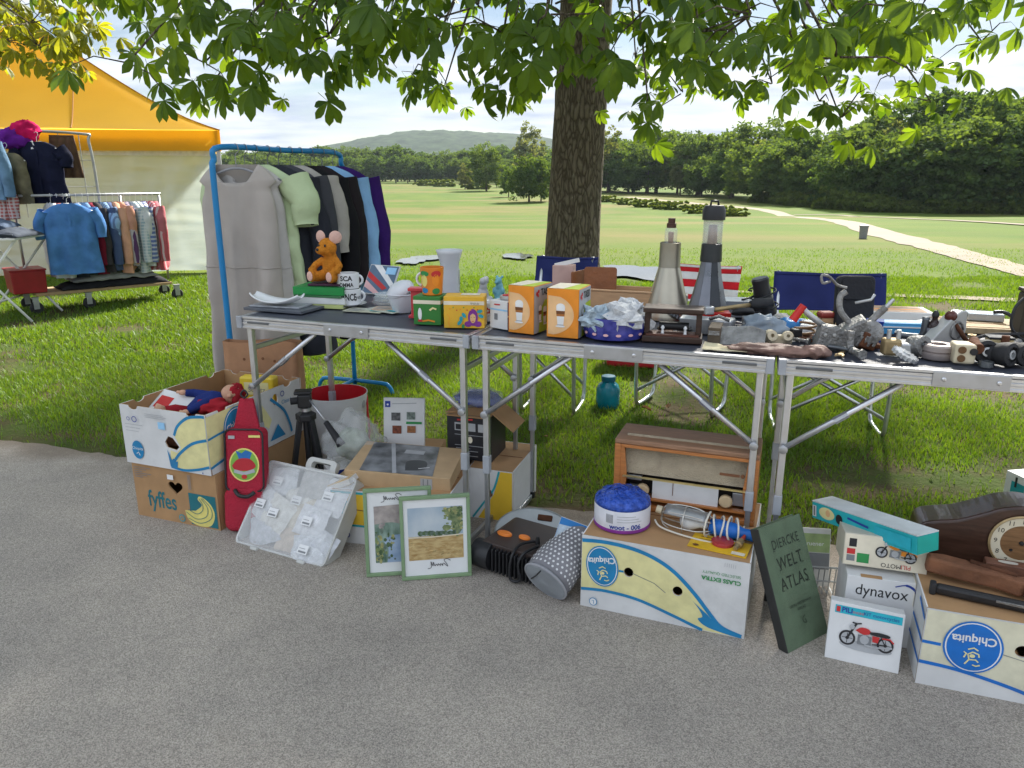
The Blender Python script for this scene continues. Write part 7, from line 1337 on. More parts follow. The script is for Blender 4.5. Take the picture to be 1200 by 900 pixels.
# bucket
p = Vector((-0.72, 2.95, 0.0)); t = thing('white_bucket', 'white bucket with a bright red inside behind the tripod', 'bucket', p, R(0)); t.scale = (1.12, 1.12, 1.12); bwm = pm('bucket_white', (0.70, 0.70, 0.69), rough=0.45, var=0.04, dirt=0.12); brm = pm('bucket_red', (0.52, 0.012, 0.02), rough=0.4, var=0.05)
MB().lathe([(0.085, 0.03), (0.088, 0.035), (0.112, 0.305), (0.114, 0.306), (0.114, 0.310), (0.111, 0.310)], 40, caps=False).build('outer_wall', bwm, t, smooth='auto'); MB().lathe([(0.1105, 0.3098), (0.086, 0.05), (0, 0.048)], 40, caps=False).build('inner_wall', brm, t, smooth='auto'); MB().box((0, 0, 0.016), (0.13, 0.13, 0.03)).build('base_ring', bwm, t, bevel=0.01)
MB().tube(bez([(0.095, 0.05, 0.30), (0.108, 0.02, 0.285), (0.118, -0.03, 0.24), (0.125, -0.05, 0.18), (0.118, -0.04, 0.13)], 6), 0.004, 8).build('bail', brm, t, smooth=True); MB().prism(ell(0, 0, 0.010, 0.014, 16), -0.003, 0.003, M4((0.104, -0.03, 0.275), (R(90), 0, R(72)))).build('grip_eye', pm('eye', (0.42, 0.42, 0.42)), t)
# clear plastic bag with bulky content
p = Vector((-0.585, 2.60, AZ)); film = pm('plastic_film', (0.78, 0.80, 0.80), rough=0.16, var=0.04, bump=1.0, bscale=26, alpha=0.26)
t = thing('plastic_bag', 'crumpled clear plastic bag beside the white bucket', 'plastic bag', p + Vector((0, 0, 0.15)), R(0)); b = MB(); lump(b, (0, 0, 0.095), (0.105, 0.085, 0.105), 8.8, 0.45, 2.4, 40, 26); b.build('film', film, t, smooth=True); b = MB(); lump(b, (0, 0.01, 0.08), (0.06, 0.05, 0.06), 2.8, 0.3, 2.4); b.build('white_content', pm('bag_white', (0.40, 0.46, 0.36), rough=0.8, var=0.3), t, smooth=True)
t, f = carton('plastic_bag_crate', 'small white and blue carton supporting the clear plastic bag', 'box', p + Vector((-0.04, 0.02, 0)), 28, 0.15, 0.14, 0.16, card_w); prints(t, f['F'], [(I_NB, 'p', [(0.02, 0.16), (0.07, 0.16), (0.045, 0.09)]), (I_NB, 'p', ell(0.09, 0.05, 0.03, 0.02)), (I_LB, 's', [(0.01, 0.02), (0.14, 0.07)], 0.008)])
# yellow fruit box with brown parcel, photo parcel
p = Vector((-0.60, 2.30, AZ)); fyel = pm('box_print_yellow', (0.72, 0.46, 0.03), rough=0.6, var=0.05)
t, f = banana_box('white fruit box with a yellow band and green drop behind the framed pictures', p, -12, 0.40, 0.36, 0.19, wcard, closed=kraft)
prints(t, f['F'], [(fyel, 'p', rect(0.001, 0.07, 0.399, 0.18)), (I_T, 's', [(0, 0.183), (0.4, 0.183)], 0.008), (I_T, 's', [(0, 0.066), (0.4, 0.066)], 0.007), (I_G, 'p', ell(0.055, 0.115, 0.030, 0.034)), (I_T, 'p', curv(1, 1, [(0.05, 0.165), (0.075, 0.13), (0.08, 0.105), (0.055, 0.085), (0.03, 0.10), (0.035, 0.13), (0.05, 0.165)])), (I_BR, 's', [(0.08, 0.125), (0.13, 0.122)], 0.003), (I_BR, 'p', ell(0.14, 0.12, 0.012, 0.015)), (I_NB, 't', 'O', 0.03, 0.05, 0.03)], z0=0.0012)
prints(t, f['L'], [(fyel, 'p', rect(0.001, 0.07, 0.359, 0.18)), (I_T, 's', [(0, 0.066), (0.36, 0.066)], 0.007)], z0=0.0012)
t, f = carton('photo_parcel', 'flat cardboard parcel with a black and white photograph on top', 'parcel', p + Vector((0.235, 0.13, 0.1925)), -8, 0.36, 0.24, 0.055, pm('parcel_tan', (0.52, 0.36, 0.20), rough=0.8, var=0.1), rot=(R(4), R(2), R(-8)))
gph = pm('photo_grey', (0.14, 0.145, 0.15), rough=0.35, var=0.7, scale=16, col2=(0.30, 0.31, 0.32))
prints(t, f['T'], [(gph, 'p', [(0.05, 0.006), (0.30, 0.006), (0.27, 0.234), (0.03, 0.234)]), (I_LG, 's', [(0.10, 0.234), (0.17, 0.006)], 0.014), (I_LG, 'p', rect(0.16, 0.16, 0.23, 0.19)), (pm('photo_dark', (0.05, 0.052, 0.055), rough=0.35), 'p', curv(1, 1, [(0.20, 0.03), (0.26, 0.05), (0.25, 0.11), (0.19, 0.10), (0.20, 0.03)])), (I_W, 's', [(0.24, 0.05), (0.275, 0.065)], 0.004)]); prints(t, f['F'], [(I_LG, 'p', rect(0.26, 0.008, 0.30, 0.048)), (I_GY, 's', [(0.27, 0.01), (0.27, 0.046)], 0.003), (I_GY, 's', [(0.285, 0.01), (0.285, 0.046)], 0.003)])
t = thing('cream_book', 'cream covered book propped against the photo parcel', 'book', p + Vector((0.06, 0.10, 0.195)), (R(6), R(-26), R(-24))); MB().box((0, 0, 0.012), (0.12, 0.20, 0.024)).build('cover', pm('tan_cover', (0.55, 0.40, 0.22), rough=0.7), t, bevel=0.002); MB().box((0.002, -0.002, 0.012), (0.118, 0.2, 0.018)).build('pages', paper, t)
# white card with four photographs
t = thing('picture_card', 'white display card with four small photographs behind the parcel', 'card', (-0.405, 2.66, 0.19 + AZ), (R(-10), 0, R(-4))); MB().box((0, 0, 0.10), (0.155, 0.016, 0.20)).build('card_body', card_w, t, bevel=0.001)
F = face_frame((-0.0775, -0.008, 0), (1, 0, 0), (0, -1, 0)); ph = [pm('ph%d' % i, c, rough=0.5, var=0.7, scale=90) for i, c in enumerate(((0.10, 0.10, 0.10), (0.16, 0.20, 0.17), (0.20, 0.05, 0.02), (0.30, 0.12, 0.04)))]
prints(t, F, [(I_NB, 'p', rect(0.006, 0.165, 0.026, 0.188)), (I_W, 'p', ell(0.016, 0.175, 0.004, 0.004, 10)), (I_LG, 's', [(0.033, 0.178), (0.125, 0.182)], 0.003), (ph[0], 'p', rect(0.03, 0.115, 0.064, 0.145)), (ph[1], 'p', rect(0.088, 0.120, 0.12, 0.148)), (I_G, 'p', rect(0.086, 0.103, 0.145, 0.112)), (ph[2], 'p', rect(0.034, 0.066, 0.068, 0.096)), (ph[3], 'p', rect(0.090, 0.070, 0.122, 0.096))])
t, f = carton('card_support', 'plain brown box holding up the white display card', 'box', (-0.38, 2.74, AZ), -8, 0.22, 0.16, 0.185, kraft); prints(t, f['F'], [(I_BR, 's', [(0.01, 0.1), (0.2, 0.1)], 0.002)])
# framed pictures
fgreen = pm('frame_green', (0.20, 0.30, 0.16), rough=0.45, var=0.1); matb = pm('mat_board', (0.74, 0.75, 0.74), rough=0.6, var=0.03)
def canvas(name, cols, sc_=14, st=(1, 1, 1)):
    m = pm(name, cols[0], rough=0.5, var=0.3, scale=sc_, col2=cols[1], stretch=st); return m
def script_mark(F, x, y, s, mirror):
    P = [(0, 0.35), (0.25, 0.5), (0.5, 0.42), (0.3, 0.1), (0.25, -0.1), (0.5, 0.15), (0.62, 0.1), (0.6, -0.02), (0.75, 0.15), (0.78, 0), (0.95, 0.15), (0.98, 0.0), (1.1, 0.12), (1.2, 0.0), (1.32, 0.3), (1.35, 0.0), (1.5, 0.35), (1.48, -0.1), (1.75, -0.2)]
    return curv(1, 1, [(x + (mirror * (a - 0.85)) * s, y + b * s) for a, b in P], 5)
def framed(label, loc, rot, W, H, items):
    t = thing('framed_picture', label, 'picture', loc, rot, 'pictures in thin green frames'); F = face_frame((0, 0, 0), (1, 0, 0), (0, -1, 0)); fw = 0.011
    for nm, c, d in (('frame_bar', (W / 2, 0, fw / 2), (W, 0.016, fw)), ('frame_bar', (W / 2, 0, H - fw / 2), (W, 0.016, fw)), ('frame_bar', (fw / 2, 0, H / 2), (fw, 0.0155, H - 2 * fw)), ('frame_bar', (W - fw / 2, 0, H / 2), (fw, 0.0155, H - 2 * fw))): MB().box(c, d).build(nm, fgreen, t, bevel=0.002)
    MB().box((W / 2, 0.002, H / 2), (W - 2 * fw - 0.0004, 0.006, H - 2 * fw - 0.0004)).build('mount_board', matb, t)
    prints(t, F @ Matrix.Translation((0, 0, 0.0012)), items, dz=0.00002, name='painting'); return t
wh = canvas('wheat', ((0.50, 0.30, 0.10), (0.60, 0.46, 0.22)), 40, (1, 1, 3)); skyp = canvas('painted_sky', ((0.36, 0.50, 0.64), (0.58, 0.62, 0.62)), 7); trp = canvas('painted_tree', ((0.10, 0.17, 0.07), (0.30, 0.34, 0.16)), 60); wat = canvas('painted_water', ((0.22, 0.36, 0.58), (0.46, 0.56, 0.68)), 12); ref = canvas('painted_reeds', ((0.08, 0.17, 0.11), (0.30, 0.40, 0.34)), 45, (1, 1, 0.5)); mst = canvas('painted_mist', ((0.28, 0.25, 0.25), (0.48, 0.42, 0.38)), 30)
def blob(cx, cy, rx, ry, n=30, s=0.0): return [(cx + rx * (1 + 0.25 * noise.noise((math.cos(a) * 3 + s, math.sin(a) * 3, s))) * math.cos(a), cy + ry * (1 + 0.25 * noise.noise((math.cos(a) * 3, math.sin(a) * 3 + s, s))) * math.sin(a)) for a in np.linspace(0, 2 * math.pi, n, endpoint=False)]
W, H = 0.213, 0.262; it = [(skyp, 'p', rect(0.024, 0.135, 0.190, 0.225)), (wh, 'p', rect(0.024, 0.060, 0.190, 0.135))]
for k, (x, y, a, b_) in enumerate([(0.165, 0.20, 0.024, 0.024), (0.172, 0.165, 0.017, 0.028), (0.15, 0.208, 0.016, 0.012), (0.14, 0.158, 0.012, 0.010)]): it.append((trp, 'p', [(min(0.190, q[0]), min(0.225, q[1])) for q in blob(x, y, a, b_, 30, k)]))
tones = [canvas('tree_tone%d' % q, ((c[0], c[1], c[2]), (c[0] * 1.8, c[1] * 1.6, c[2] * 1.5)), 80) for q, c in enumerate(((0.06, 0.11, 0.05), (0.14, 0.20, 0.08), (0.26, 0.28, 0.12), (0.10, 0.15, 0.12)))]; pr2 = random.Random(5)
for k in range(46):
    x = 0.19 - 0.055 * pr2.random() ** 1.4; y = 0.150 + 0.072 * pr2.random(); it.append((tones[k % 3], 'p', [(min(0.190, q[0]), min(0.225, q[1])) for q in blob(x, y, pr2.uniform(0.003, 0.008), pr2.uniform(0.002, 0.006), 12, k)]))
for k in range(16): it.append((tones[3 * (k % 2)], 'p', blob(0.06 + 0.0075 * k, 0.140 + 0.006 * pr2.random(), 0.008, 0.006 + 0.003 * pr2.random(), 12, k)))
it.append((trp, 'p', rect(0.169, 0.128, 0.176, 0.17)))
wt3 = [canvas('wheat_tone%d' % q, (c, tuple(v * 1.25 for v in c)), 60) for q, c in enumerate(((0.40, 0.24, 0.08), (0.60, 0.44, 0.20), (0.30, 0.24, 0.10)))]
for k in range(50): x = 0.028 + 0.15 * pr2.random(); y = 0.064 + 0.066 * pr2.random(); it.append((wt3[k % 3], 's', [(x, y), (x + pr2.uniform(0.003, 0.012), y + pr2.uniform(-0.003, 0.006))], 0.0016))
it += [(I_CR, 's', [(0.024, 0.133), (0.10, 0.132), (0.19, 0.136)], 0.003), (I_K, 's', script_mark(None, 0.115, 0.040, 0.040, -1), 0.0017)]
framed('green framed print of a golden wheat field with a tall tree', (-0.335, 2.046, AZ), (R(-7), 0, R(8.5)), W, H, it)
it = [(ref, 'p', rect(0.03, 0.042, 0.18, 0.22)), (mst, 'p', curv(1, 1, [(0.03, 0.165), (0.08, 0.17), (0.13, 0.16), (0.18, 0.168), (0.18, 0.222), (0.03, 0.222)])), (wat, 'p', curv(1, 1, [(0.065, 0.042), (0.07, 0.085), (0.058, 0.115), (0.10, 0.13), (0.18, 0.12), (0.18, 0.042)]))]
for k in range(60): x = 0.034 + 0.06 * pr2.random() ** 1.5; y = 0.046 + 0.12 * pr2.random(); it.append((tones[k % 4] if y < 0.15 else mst, 'p', blob(x, y, pr2.uniform(0.002, 0.006), pr2.uniform(0.003, 0.010), 10, k)))
it.append((I_K, 's', script_mark(None, 0.085, 0.242, 0.036, -1), 0.0016))
framed('green framed print of a misty pond partly behind the wheat field print', (-0.447, 2.068, AZ), (R(-6.5), 0, R(7.5)), 0.205, 0.278, it)
# black appliance box with blue pack, on another fruit box
p = Vector((-0.245, 2.52, AZ)); t, f = banana_box('white and yellow fruit box under the black appliance carton', p, -18, 0.26, 0.30, 0.19, wcard, [hole(0.17, 0.10, 0.016)], closed=kraft)
cprint(t, f['F'], fyel, [(0.13, 0.002), (0.258, 0.002), (0.258, 0.188), (0.215, 0.188), (0.19, 0.10)], [hole(0.17, 0.10, 0.016)] if False else [], 0.0012); prints(t, f['F'], [(I_T, 's', curv(1, 1, [(0.11, 0.002), (0.15, 0.06), (0.19, 0.12), (0.21, 0.188)]), 0.007), (I_BR, 'p', ell(0.17, 0.10, 0.012, 0.016))], z0=0.0018)
t = thing('appliance_carton', 'black printed appliance carton with its flaps open beside the table legs', 'box', p + Vector((0.115, 0.115, 0.192)), R(-18)); blk = pm('carton_black', (0.022, 0.022, 0.026), rough=0.4, var=0.2)
for nm, c, d in (('wall', (0, -0.078, 0.085), (0.17, 0.004, 0.17)), ('wall', (0, 0.078, 0.085), (0.17, 0.004, 0.17)), ('wall', (-0.083, 0, 0.085), (0.004, 0.151, 0.17)), ('wall', (0.083, 0, 0.085), (0.004, 0.151, 0.17))): MB().box(c, d).build(nm, blk, t)
MB().box((0, 0, 0.003), (0.16, 0.15, 0.005)).build('bottom', kraft, t); MB().box((0.0, -0.055, 0.174), (0.165, 0.07, 0.003), rot=(R(14), 0, 0)).build('flap', kraft, t); MB().box((0.125, 0.0, 0.15), (0.10, 0.14, 0.003), rot=(0, R(38), 0)).build('flap', kraft, t); MB().box((-0.06, 0.0, 0.176), (0.07, 0.14, 0.003), rot=(0, R(-10), 0)).build('flap', kraft, t)
f = face_frame((-0.085, -0.080, 0), (1, 0, 0), (0, -1, 0))
prints(t, f, [(I_LG, 'p', rect(0.03, 0.11, 0.11, 0.14)), (I_LG, 'p', rect(0.12, 0.11, 0.155, 0.14)), (I_K, 'p', rect(0.034, 0.114, 0.08, 0.134)), (I_R, 's', [(0.04, 0.15), (0.10, 0.155)], 0.006), (I_LG, 's', [(0.03, 0.095), (0.16, 0.095)], 0.0018), (I_LG, 's', [(0.03, 0.055), (0.16, 0.055)], 0.0018), (I_CR, 'p', ell(0.09, 0.078, 0.009, 0.013, 14))] + [(I_LG, 's', [(0.035, 0.044 - 0.009 * k), (0.09 + 0.03 * (k % 2), 0.044 - 0.009 * k)], 0.002) for k in range(4)]); prints(t, face_frame((-0.085, 0.080, 0), (0, -1, 0), (-1, 0, 0)), [(I_LG, 'p', ell(0.09, 0.09, 0.022, 0.05)), (I_G, 'p', rect(0.02, 0.02, 0.05, 0.15))])
t = thing('blue_plastic_pack', 'royal blue folded sheet in clear wrap on the black carton', 'pack', p + Vector((0.12, 0.13, 0.378)), R(-10)); b = MB(); lump(b, (0, 0, 0.022), (0.085, 0.065, 0.028), 9.1, 0.25, 3, 30, 14); b.build('folded_sheet', pm('royal_sheet', (0.01, 0.06, 0.36), rough=0.25, bump=0.7, bscale=28), t, smooth=True); b = MB(); lump(b, (0, 0, 0.024), (0.095, 0.073, 0.034), 1.1, 0.2, 3, 30, 14); b.build('wrap', film, t, smooth=True)
# slide projector style black appliance
p = Vector((0.065, 2.135, AZ)); t = thing('slide_projector', 'dark brown and black slide projector with orange buttons on the path', 'projector', p, R(-32)); brn = pm('brown_plastic', (0.050, 0.035, 0.030), rough=0.4, var=0.15)
MB().prism(rrect(-0.135, 0.012, 0.135, 0.098, 0.02), -0.10, 0.10, M4((0, 0, 0), (R(90), 0, 0))).build('housing', brn, t, bevel=0.004)
MB().tube([(-0.148, -0.095, 0.052), (-0.085, -0.095, 0.052)], 0.044, 24).build('end_cap', plastic_black, t, smooth='auto')
for k in range(15): MB().box((-0.075 + 0.0135 * k, -0.106, 0.05), (0.006, 0.03, 0.078)).build('cooling_fin', plastic_black, t, bevel=0.003)
MB().box((0.02, -0.098, 0.05), (0.21, 0.02, 0.06)).build('grille_back', plastic_black, t)
for x, y, rx in ((-0.085, -0.03, 0.026), (-0.018, -0.02, 0.02)): MB().lathe([(1, 0), (1, 0.25), (0.85, 0.4), (0, 0.42)], 20, M4((x, y, 0.0985), (0, 0, 0), (rx, rx * 0.55, 0.02))).build('button', pm('orange_button', (0.80, 0.22, 0.03), rough=0.4), t, smooth='auto')
MB().lathe([(0.008, 0.098), (0.007, 0.115), (0.005, 0.122), (0, 0.123)], 12, M4((0.035, -0.03, 0))).build('knob', plastic_black, t, smooth='auto')
MB().tube(bez([(0.03, -0.02, 0.103), (0.0, -0.07, 0.106), (0.0, -0.118, 0.095), (-0.005, -0.128, 0.05), (0.0, -0.128, 0.012), (0.03, -0.124, 0.02), (0.025, -0.128, 0.07), (0.035, -0.11, 0.103), (0.05, -0.05, 0.105)], 8), 0.0045, 8).build('mains_cable', plastic_black, t, smooth=True)
t = thing('grey_sled', 'pale grey rounded metal lid standing behind the projector', 'lid', (0.07, 2.29, AZ), (R(-42), 0, R(-16))); MB().prism([(-0.14, 0), (0.14, 0)] + [(0.14 * math.cos(a), 0.03 + 0.09 * math.sin(a)) for a in np.linspace(0, math.pi, 20)], -0.012, 0.012, M4((0, 0, 0), (R(90), 0, 0))).build('shell', pm('grey_shell_metal', (0.34, 0.37, 0.37), rough=0.4, metal=0.3, var=0.1), t, bevel=0.008); MB().box((0.03, -0.014, 0.085), (0.05, 0.012, 0.02)).build('rusty_catch', rust, t, bevel=0.003)
# blue pamphlet and polka dot bag
t = thing('blue_pamphlet', 'blue and white seascape pamphlet propped beside the fruit box', 'pamphlet', (0.155, 2.035, AZ + 0.06), (R(-24), R(12), R(-22))); MB().box((0, 0, 0.065), (0.105, 0.006, 0.135)).build('cover', card_w, t, bevel=0.001); F = face_frame((-0.0525, -0.003, -0.0025), (1, 0, 0), (0, -1, 0))
prints(t, F, [(ink('sea', (0.02, 0.20, 0.52)), 'p', rect(0.001, 0.018, 0.104, 0.134)), (pm('hazy_cloud', (0.42, 0.50, 0.56), rough=0.4, var=0.35, scale=40), 'p', curv(1, 1, [(0.002, 0.06), (0.03, 0.072), (0.06, 0.06), (0.103, 0.075), (0.103, 0.118), (0.002, 0.112)])), (I_LB, 's', [(0.005, 0.05), (0.05, 0.056), (0.10, 0.048)], 0.006), (I_NB, 'p', rect(0.015, 0.005, 0.08, 0.013))]); MB().box((0, 0.06, -0.025), (0.09, 0.05, 0.06)).build('backing_stand', card_w, t)
t = thing('polka_dot_bag', 'grey drawstring bag with white polka dots slumped against the fruit box', 'bag', (0.10, 1.935, AZ), 0); gfab = cloth('dot_grey', (0.24, 0.235, 0.25)); wdot = cloth('dot_white', (0.70, 0.70, 0.70))
ax = Vector((0.55, 0.62, 0.42)).normalized(); bm = MB(); side = ax.orthogonal().normalized(); up = ax.cross(side); cst = Vector((0.0, 0.0, 0.066))
rad = [(0.0, 0.066), (0.02, 0.072), (0.06, 0.070), (0.10, 0.062), (0.14, 0.050), (0.18, 0.036), (0.205, 0.012)]
bm.loft([[cst + ax * l + side * (math.cos(a) * r_ * (1 + 0.12 * noise.noise((math.cos(a) * 2, math.sin(a) * 2, l * 15)))) + up * (math.sin(a) * r_) for a in np.linspace(0, 2 * math.pi, 28, endpoint=False)] for l, r_ in rad]); bm.build('body', gfab, t, smooth=True)
dm = MB()
for l in np.arange(0.015, 0.17, 0.014):
    r_ = float(np.interp(l, [q[0] for q in rad], [q[1] for q in rad])); n = int(2 * math.pi * r_ / 0.014)
    for k in range(n):
        a = 2 * math.pi * (k + 0.5 * (int(l / 0.014) % 2)) / n; q = (1 + 0.12 * noise.noise((math.cos(a) * 2, math.sin(a) * 2, l * 15))); nn = side * math.cos(a) + up * math.sin(a)
        F = face_frame(cst + ax * l + side * (math.cos(a) * r_ * q) + up * (math.sin(a) * r_) + nn * 0.0018, ax, nn); dm.flat(ell(0, 0, 0.0036, 0.0036, 8), 0, F)
stuff(dm.build('dots', wdot, t))
lid = MB(); lid.lathe([(0.068, -0.004), (0.07, 0), (0.066, 0.006), (0, 0.010)], 30, face_frame(cst - ax * 0.004, side, -ax)); lid.build('base_panel', cloth('dot_base', (0.30, 0.32, 0.34)), t, smooth='auto'); MB().tube([face_frame(cst - ax * 0.004, side, -ax) @ Vector((0.07 * math.cos(a), 0.07 * math.sin(a), 0.002)) for a in np.linspace(0, 6.283, 30, endpoint=False)], 0.004, 6, closed=True).build('piping', cloth('piping_grey', (0.35, 0.35, 0.37)), t, smooth=True)
Fb = face_frame(cst - ax * 0.004, side, -ax); MB().tube([Fb @ Vector(q) for q in ((-0.05, 0.02, 0.0085), (-0.01, 0.03, 0.0095), (0.035, 0.045, 0.007))], 0.002, 6).build('seam', plastic_black, t)
# central fruit box with printed banana
p = Vector((0.196, 1.909, AZ)); cwid, cdep, chg = 0.452, 0.40, 0.222
hl = [hole(0.30 * cwid, 0.60 * chg, 0.0135, 0.0145), hole(0.60 * cwid, 0.47 * chg, 0.0135, 0.0145)]
t, f = banana_box('upturned white and yellow fruit box carrying the radio and the blue roll', p, -21.5, cwid, cdep, chg, wcard, hl, closed=kraft); F = f['F']
topc = curv(cwid, chg, [(0.003, 0.93), (0.15, 0.955), (0.32, 0.93), (0.46, 0.85), (0.58, 0.71), (0.70, 0.48), (0.80, 0.24), (0.87, 0.10), (0.985, 0.03)], 6); botc = curv(cwid, chg, [(0.003, 0.25), (0.16, 0.28), (0.36, 0.25), (0.56, 0.14), (0.70, 0.05), (0.76, 0.012)], 6)
cprint(t, F, I_PY, botc + [(0.985 * cwid, 0.012 * chg)] + topc[::-1], hl, 0.0012)
prints(t, F, [(I_B, 's', topc, 0.011), (I_B, 's', botc, 0.009), (I_B, 'p', curv(cwid, chg, [(0.655, 0.46), (0.72, 0.32), (0.755, 0.20), (0.73, 0.15), (0.80, 0.06), (0.99, 0.012), (0.84, 0.14), (0.78, 0.24), (0.70, 0.37), (0.655, 0.46)])), (I_B, 's', [(0.24 * cwid, 0.6 * chg), (0.27 * cwid, 0.6 * chg)], 0.006), (I_GY, 's', [(0.325 * cwid, 0.60 * chg), (0.46 * cwid, 0.52 * chg), (0.53 * cwid, 0.42 * chg)], 0.0018), (I_G, 't', 'CLASS EXTRA', 0.0165, 0.845 * cwid, 0.73 * chg, math.pi, dict(bold=0.0005)), (I_G, 't', 'SELECTED QUALITY', 0.011, 0.845 * cwid, 0.81 * chg, math.pi), (I_B, 'p', ell(0.085 * cwid, 0.10 * chg, 0.0115, 0.0125, 20)), (I_W, 'p', ell(0.085 * cwid, 0.10 * chg, 0.0095, 0.0105, 20)), (I_B, 't', 'L', 0.016, 0.085 * cwid, 0.10 * chg, math.pi)] + [(I_LG, 's', [((0.86 + 0.012 * k) * cwid, 0.92 * chg), ((0.86 + 0.012 * k) * cwid, 0.97 * chg)], 0.001) for k in range(6)], z0=0.0018)
logo(t, F, 0.135 * cwid, 0.62 * chg, 0.046, 0.062, 0.12, 0.034, z=0.0040)
CB = Matrix.Translation(p) @ Matrix.Rotation(R(-21.5), 4, 'Z')
def onb(x, y, z=0.0): return CB @ Vector((x, y, chg + 0.0012 + z))
# blue roll
t = thing('net_roll', 'round roll of blue plastic ribbon with a white printed band on the fruit box', 'roll', onb(0.085, 0.115), R(-10))
MB().lathe([(0.070, 0), (0.078, 0.003), (0.080, 0.012), (0.080, 0.066), (0.0795, 0.067)], 40).build('band', pm('label_white', (0.68, 0.68, 0.72), rough=0.45), t, smooth='auto'); MB().lathe([(0.0798, 0.067), (0.078, 0.080), (0.060, 0.094), (0.03, 0.100), (0, 0.101)], 40).build('ribbon_top', pm('blue_ribbon', (0.010, 0.065, 0.42), rough=0.25, var=0.4, scale=55, bump=1.0, bscale=75, col2=(0.05, 0.13, 0.60)), t, smooth=True); MB().lathe([(0.0805, 0.002), (0.0812, 0.004), (0.0812, 0.010), (0.0805, 0.012)], 40).build('violet_edge', I_P, t)
rng2 = random.Random(9)
for k in range(34):
    a = rng2.random() * 6.28; r_ = 0.07 * math.sqrt(rng2.random()); c = Vector((r_ * math.cos(a), r_ * math.sin(a), 0.101 - 0.9 * r_ * r_ * 3.4)); d = Vector((math.cos(a + 1.2), math.sin(a + 1.2), 0)) * 0.016; MB().tube([c - d, c + Vector((0, 0, 0.004)), c + d], 0.0022, 5).build('ribbon_strand', pm('blue_ribbon', (0.015, 0.045, 0.40)), t, smooth=True)
b = MB(); text_cyl(b, 'woot - 006', 0.020, 0.080, 0.020, 0.15, bold=0.0006); b.build('lettering', I_NB, t); b = MB()
for k in range(6): b.add([(0.0808 * math.sin(-0.55 + 0.045 * k + e), -0.0808 * math.cos(-0.55 + 0.045 * k + e), z) for e, z in ((0, 0.03), (0.022, 0.03), (0.022, 0.056), (0, 0.056))], [(0, 1, 2, 3)])
b.build('barcode', I_GY, t); b = MB()
for k in range(3): b.add([(0.0808 * math.sin(q), -0.0808 * math.cos(q), 0.036 + 0.008 * k + e) for q in np.linspace(-0.15, 0.75 - 0.12 * k, 9) for e in (0, 0.0018)], [(2 * i, 2 * i + 2, 2 * i + 3, 2 * i + 1) for i in range(8)])
b.build('fine_print', I_LG, t)
# valve radio
rw, rd, rh = 0.41, 0.155, 0.218; t = thing('valve_radio', 'old wooden valve radio with a worn fabric grille and open dial', 'radio', onb(0.236, 0.295, 0.0), R(-21.5 + 1)); wd_ = pm('radio_walnut', (0.44, 0.165, 0.045), rough=0.4, var=0.18, scale=8, stretch=(2, 20, 20), coat=0.2); wt = pm('radio_top', (0.30, 0.165, 0.095), rough=0.55, var=0.25, scale=10, stretch=(2, 14, 14), dirt=0.2)
MB().box((0, 0, rh - 0.008), (rw, rd, 0.016)).build('top_panel', wt, t, bevel=0.004); MB().box((0, 0, 0.008), (rw, rd, 0.016)).build('bottom_panel', wd_, t, bevel=0.003)
for s in (-1, 1): MB().box((s * (rw / 2 - 0.010), 0, rh / 2), (0.020, rd, rh - 0.0325)).build('side_panel', wd_, t, bevel=0.003)
for s in (-1, 1): MB().prism([(s * 0.193, 0.018), (s * 0.178, 0.018), (s * 0.166, 0.10), (s * 0.176, rh - 0.018), (s * 0.193, rh - 0.018)], -0.004, 0.004, M4((0, -rd / 2 + 0.006, 0), (R(90), 0, 0))).build('front_stile', wd_, t)
MB().box((0, rd / 2 - 0.006, rh / 2), (rw - 0.042, 0.006, rh - 0.034)).build('back_board', kraft, t); MB().box((0, -rd / 2 + 0.004, rh - 0.021), (rw - 0.041, 0.010, 0.0095)).build('front_rail', wd_, t, bevel=0.001)
MB().prism([(-0.178, 0), (0.178, 0), (0.168 + 0.008, 0.118), (-0.176, 0.118)], -0.004, 0.004, M4((0, -rd / 2 + 0.02, 0.108), (R(78), 0, 0))).build('fabric_grille', pm('grille_cloth', (0.40, 0.335, 0.235), rough=0.85, var=0.12, scale=30, bump=0.6, bscale=260, dirt=0.45), t); MB().box((0, -rd / 2 - 0.006, 0.106), (0.352, 0.008, 0.004)).build('brass_strip', pm('brass_strip', (0.75, 0.62, 0.28), rough=0.3, metal=0.8), t)
MB().prism([(0.10, -0.0375), (0.155, -0.0375), (0.155, -0.030), (0.10, -0.030)], 0, 0.001, M4((0, -rd / 2 + 0.0105, 0.18), (R(78), 0, 0))).build('name_badge', I_BR, t); MB().lathe([(0.006, 0), (0.005, 0.003), (0, 0.003)], 12, M4((0.163, -rd / 2 + 0.006, 0.146), (R(78), 0, 0))).build('badge_disc', I_BR, t)
MB().box((0, 0.02, 0.06), (0.36, 0.004, 0.085)).build('chassis', pm('chassis', (0.03, 0.028, 0.026), rough=0.6, var=0.4), t); MB().box((0.005, -rd / 2 + 0.016, 0.068), (0.19, 0.003, 0.062)).build('dial_plate', card_w, t); MB().box((0.005, -rd / 2 + 0.013, 0.036), (0.34, 0.02, 0.006)).build('dial_ledge', wd_, t); MB().box((-0.03, -rd / 2 + 0.0135, 0.075), (0.0018, 0.001, 0.04)).build('pointer', I_BR, t)
for x in (-0.118, 0.122): MB().lathe([(0.017, -0.004), (0.019, 0.0), (0.019, 0.010), (0.015, 0.014), (0.006, 0.0145), (0, 0.014)], 22, M4((x, -rd / 2 + 0.016, 0.062), (R(90), 0, 0))).build('tuning_knob', pm('cream_knob', (0.58, 0.43, 0.25), rough=0.4, var=0.12), t, smooth='auto')
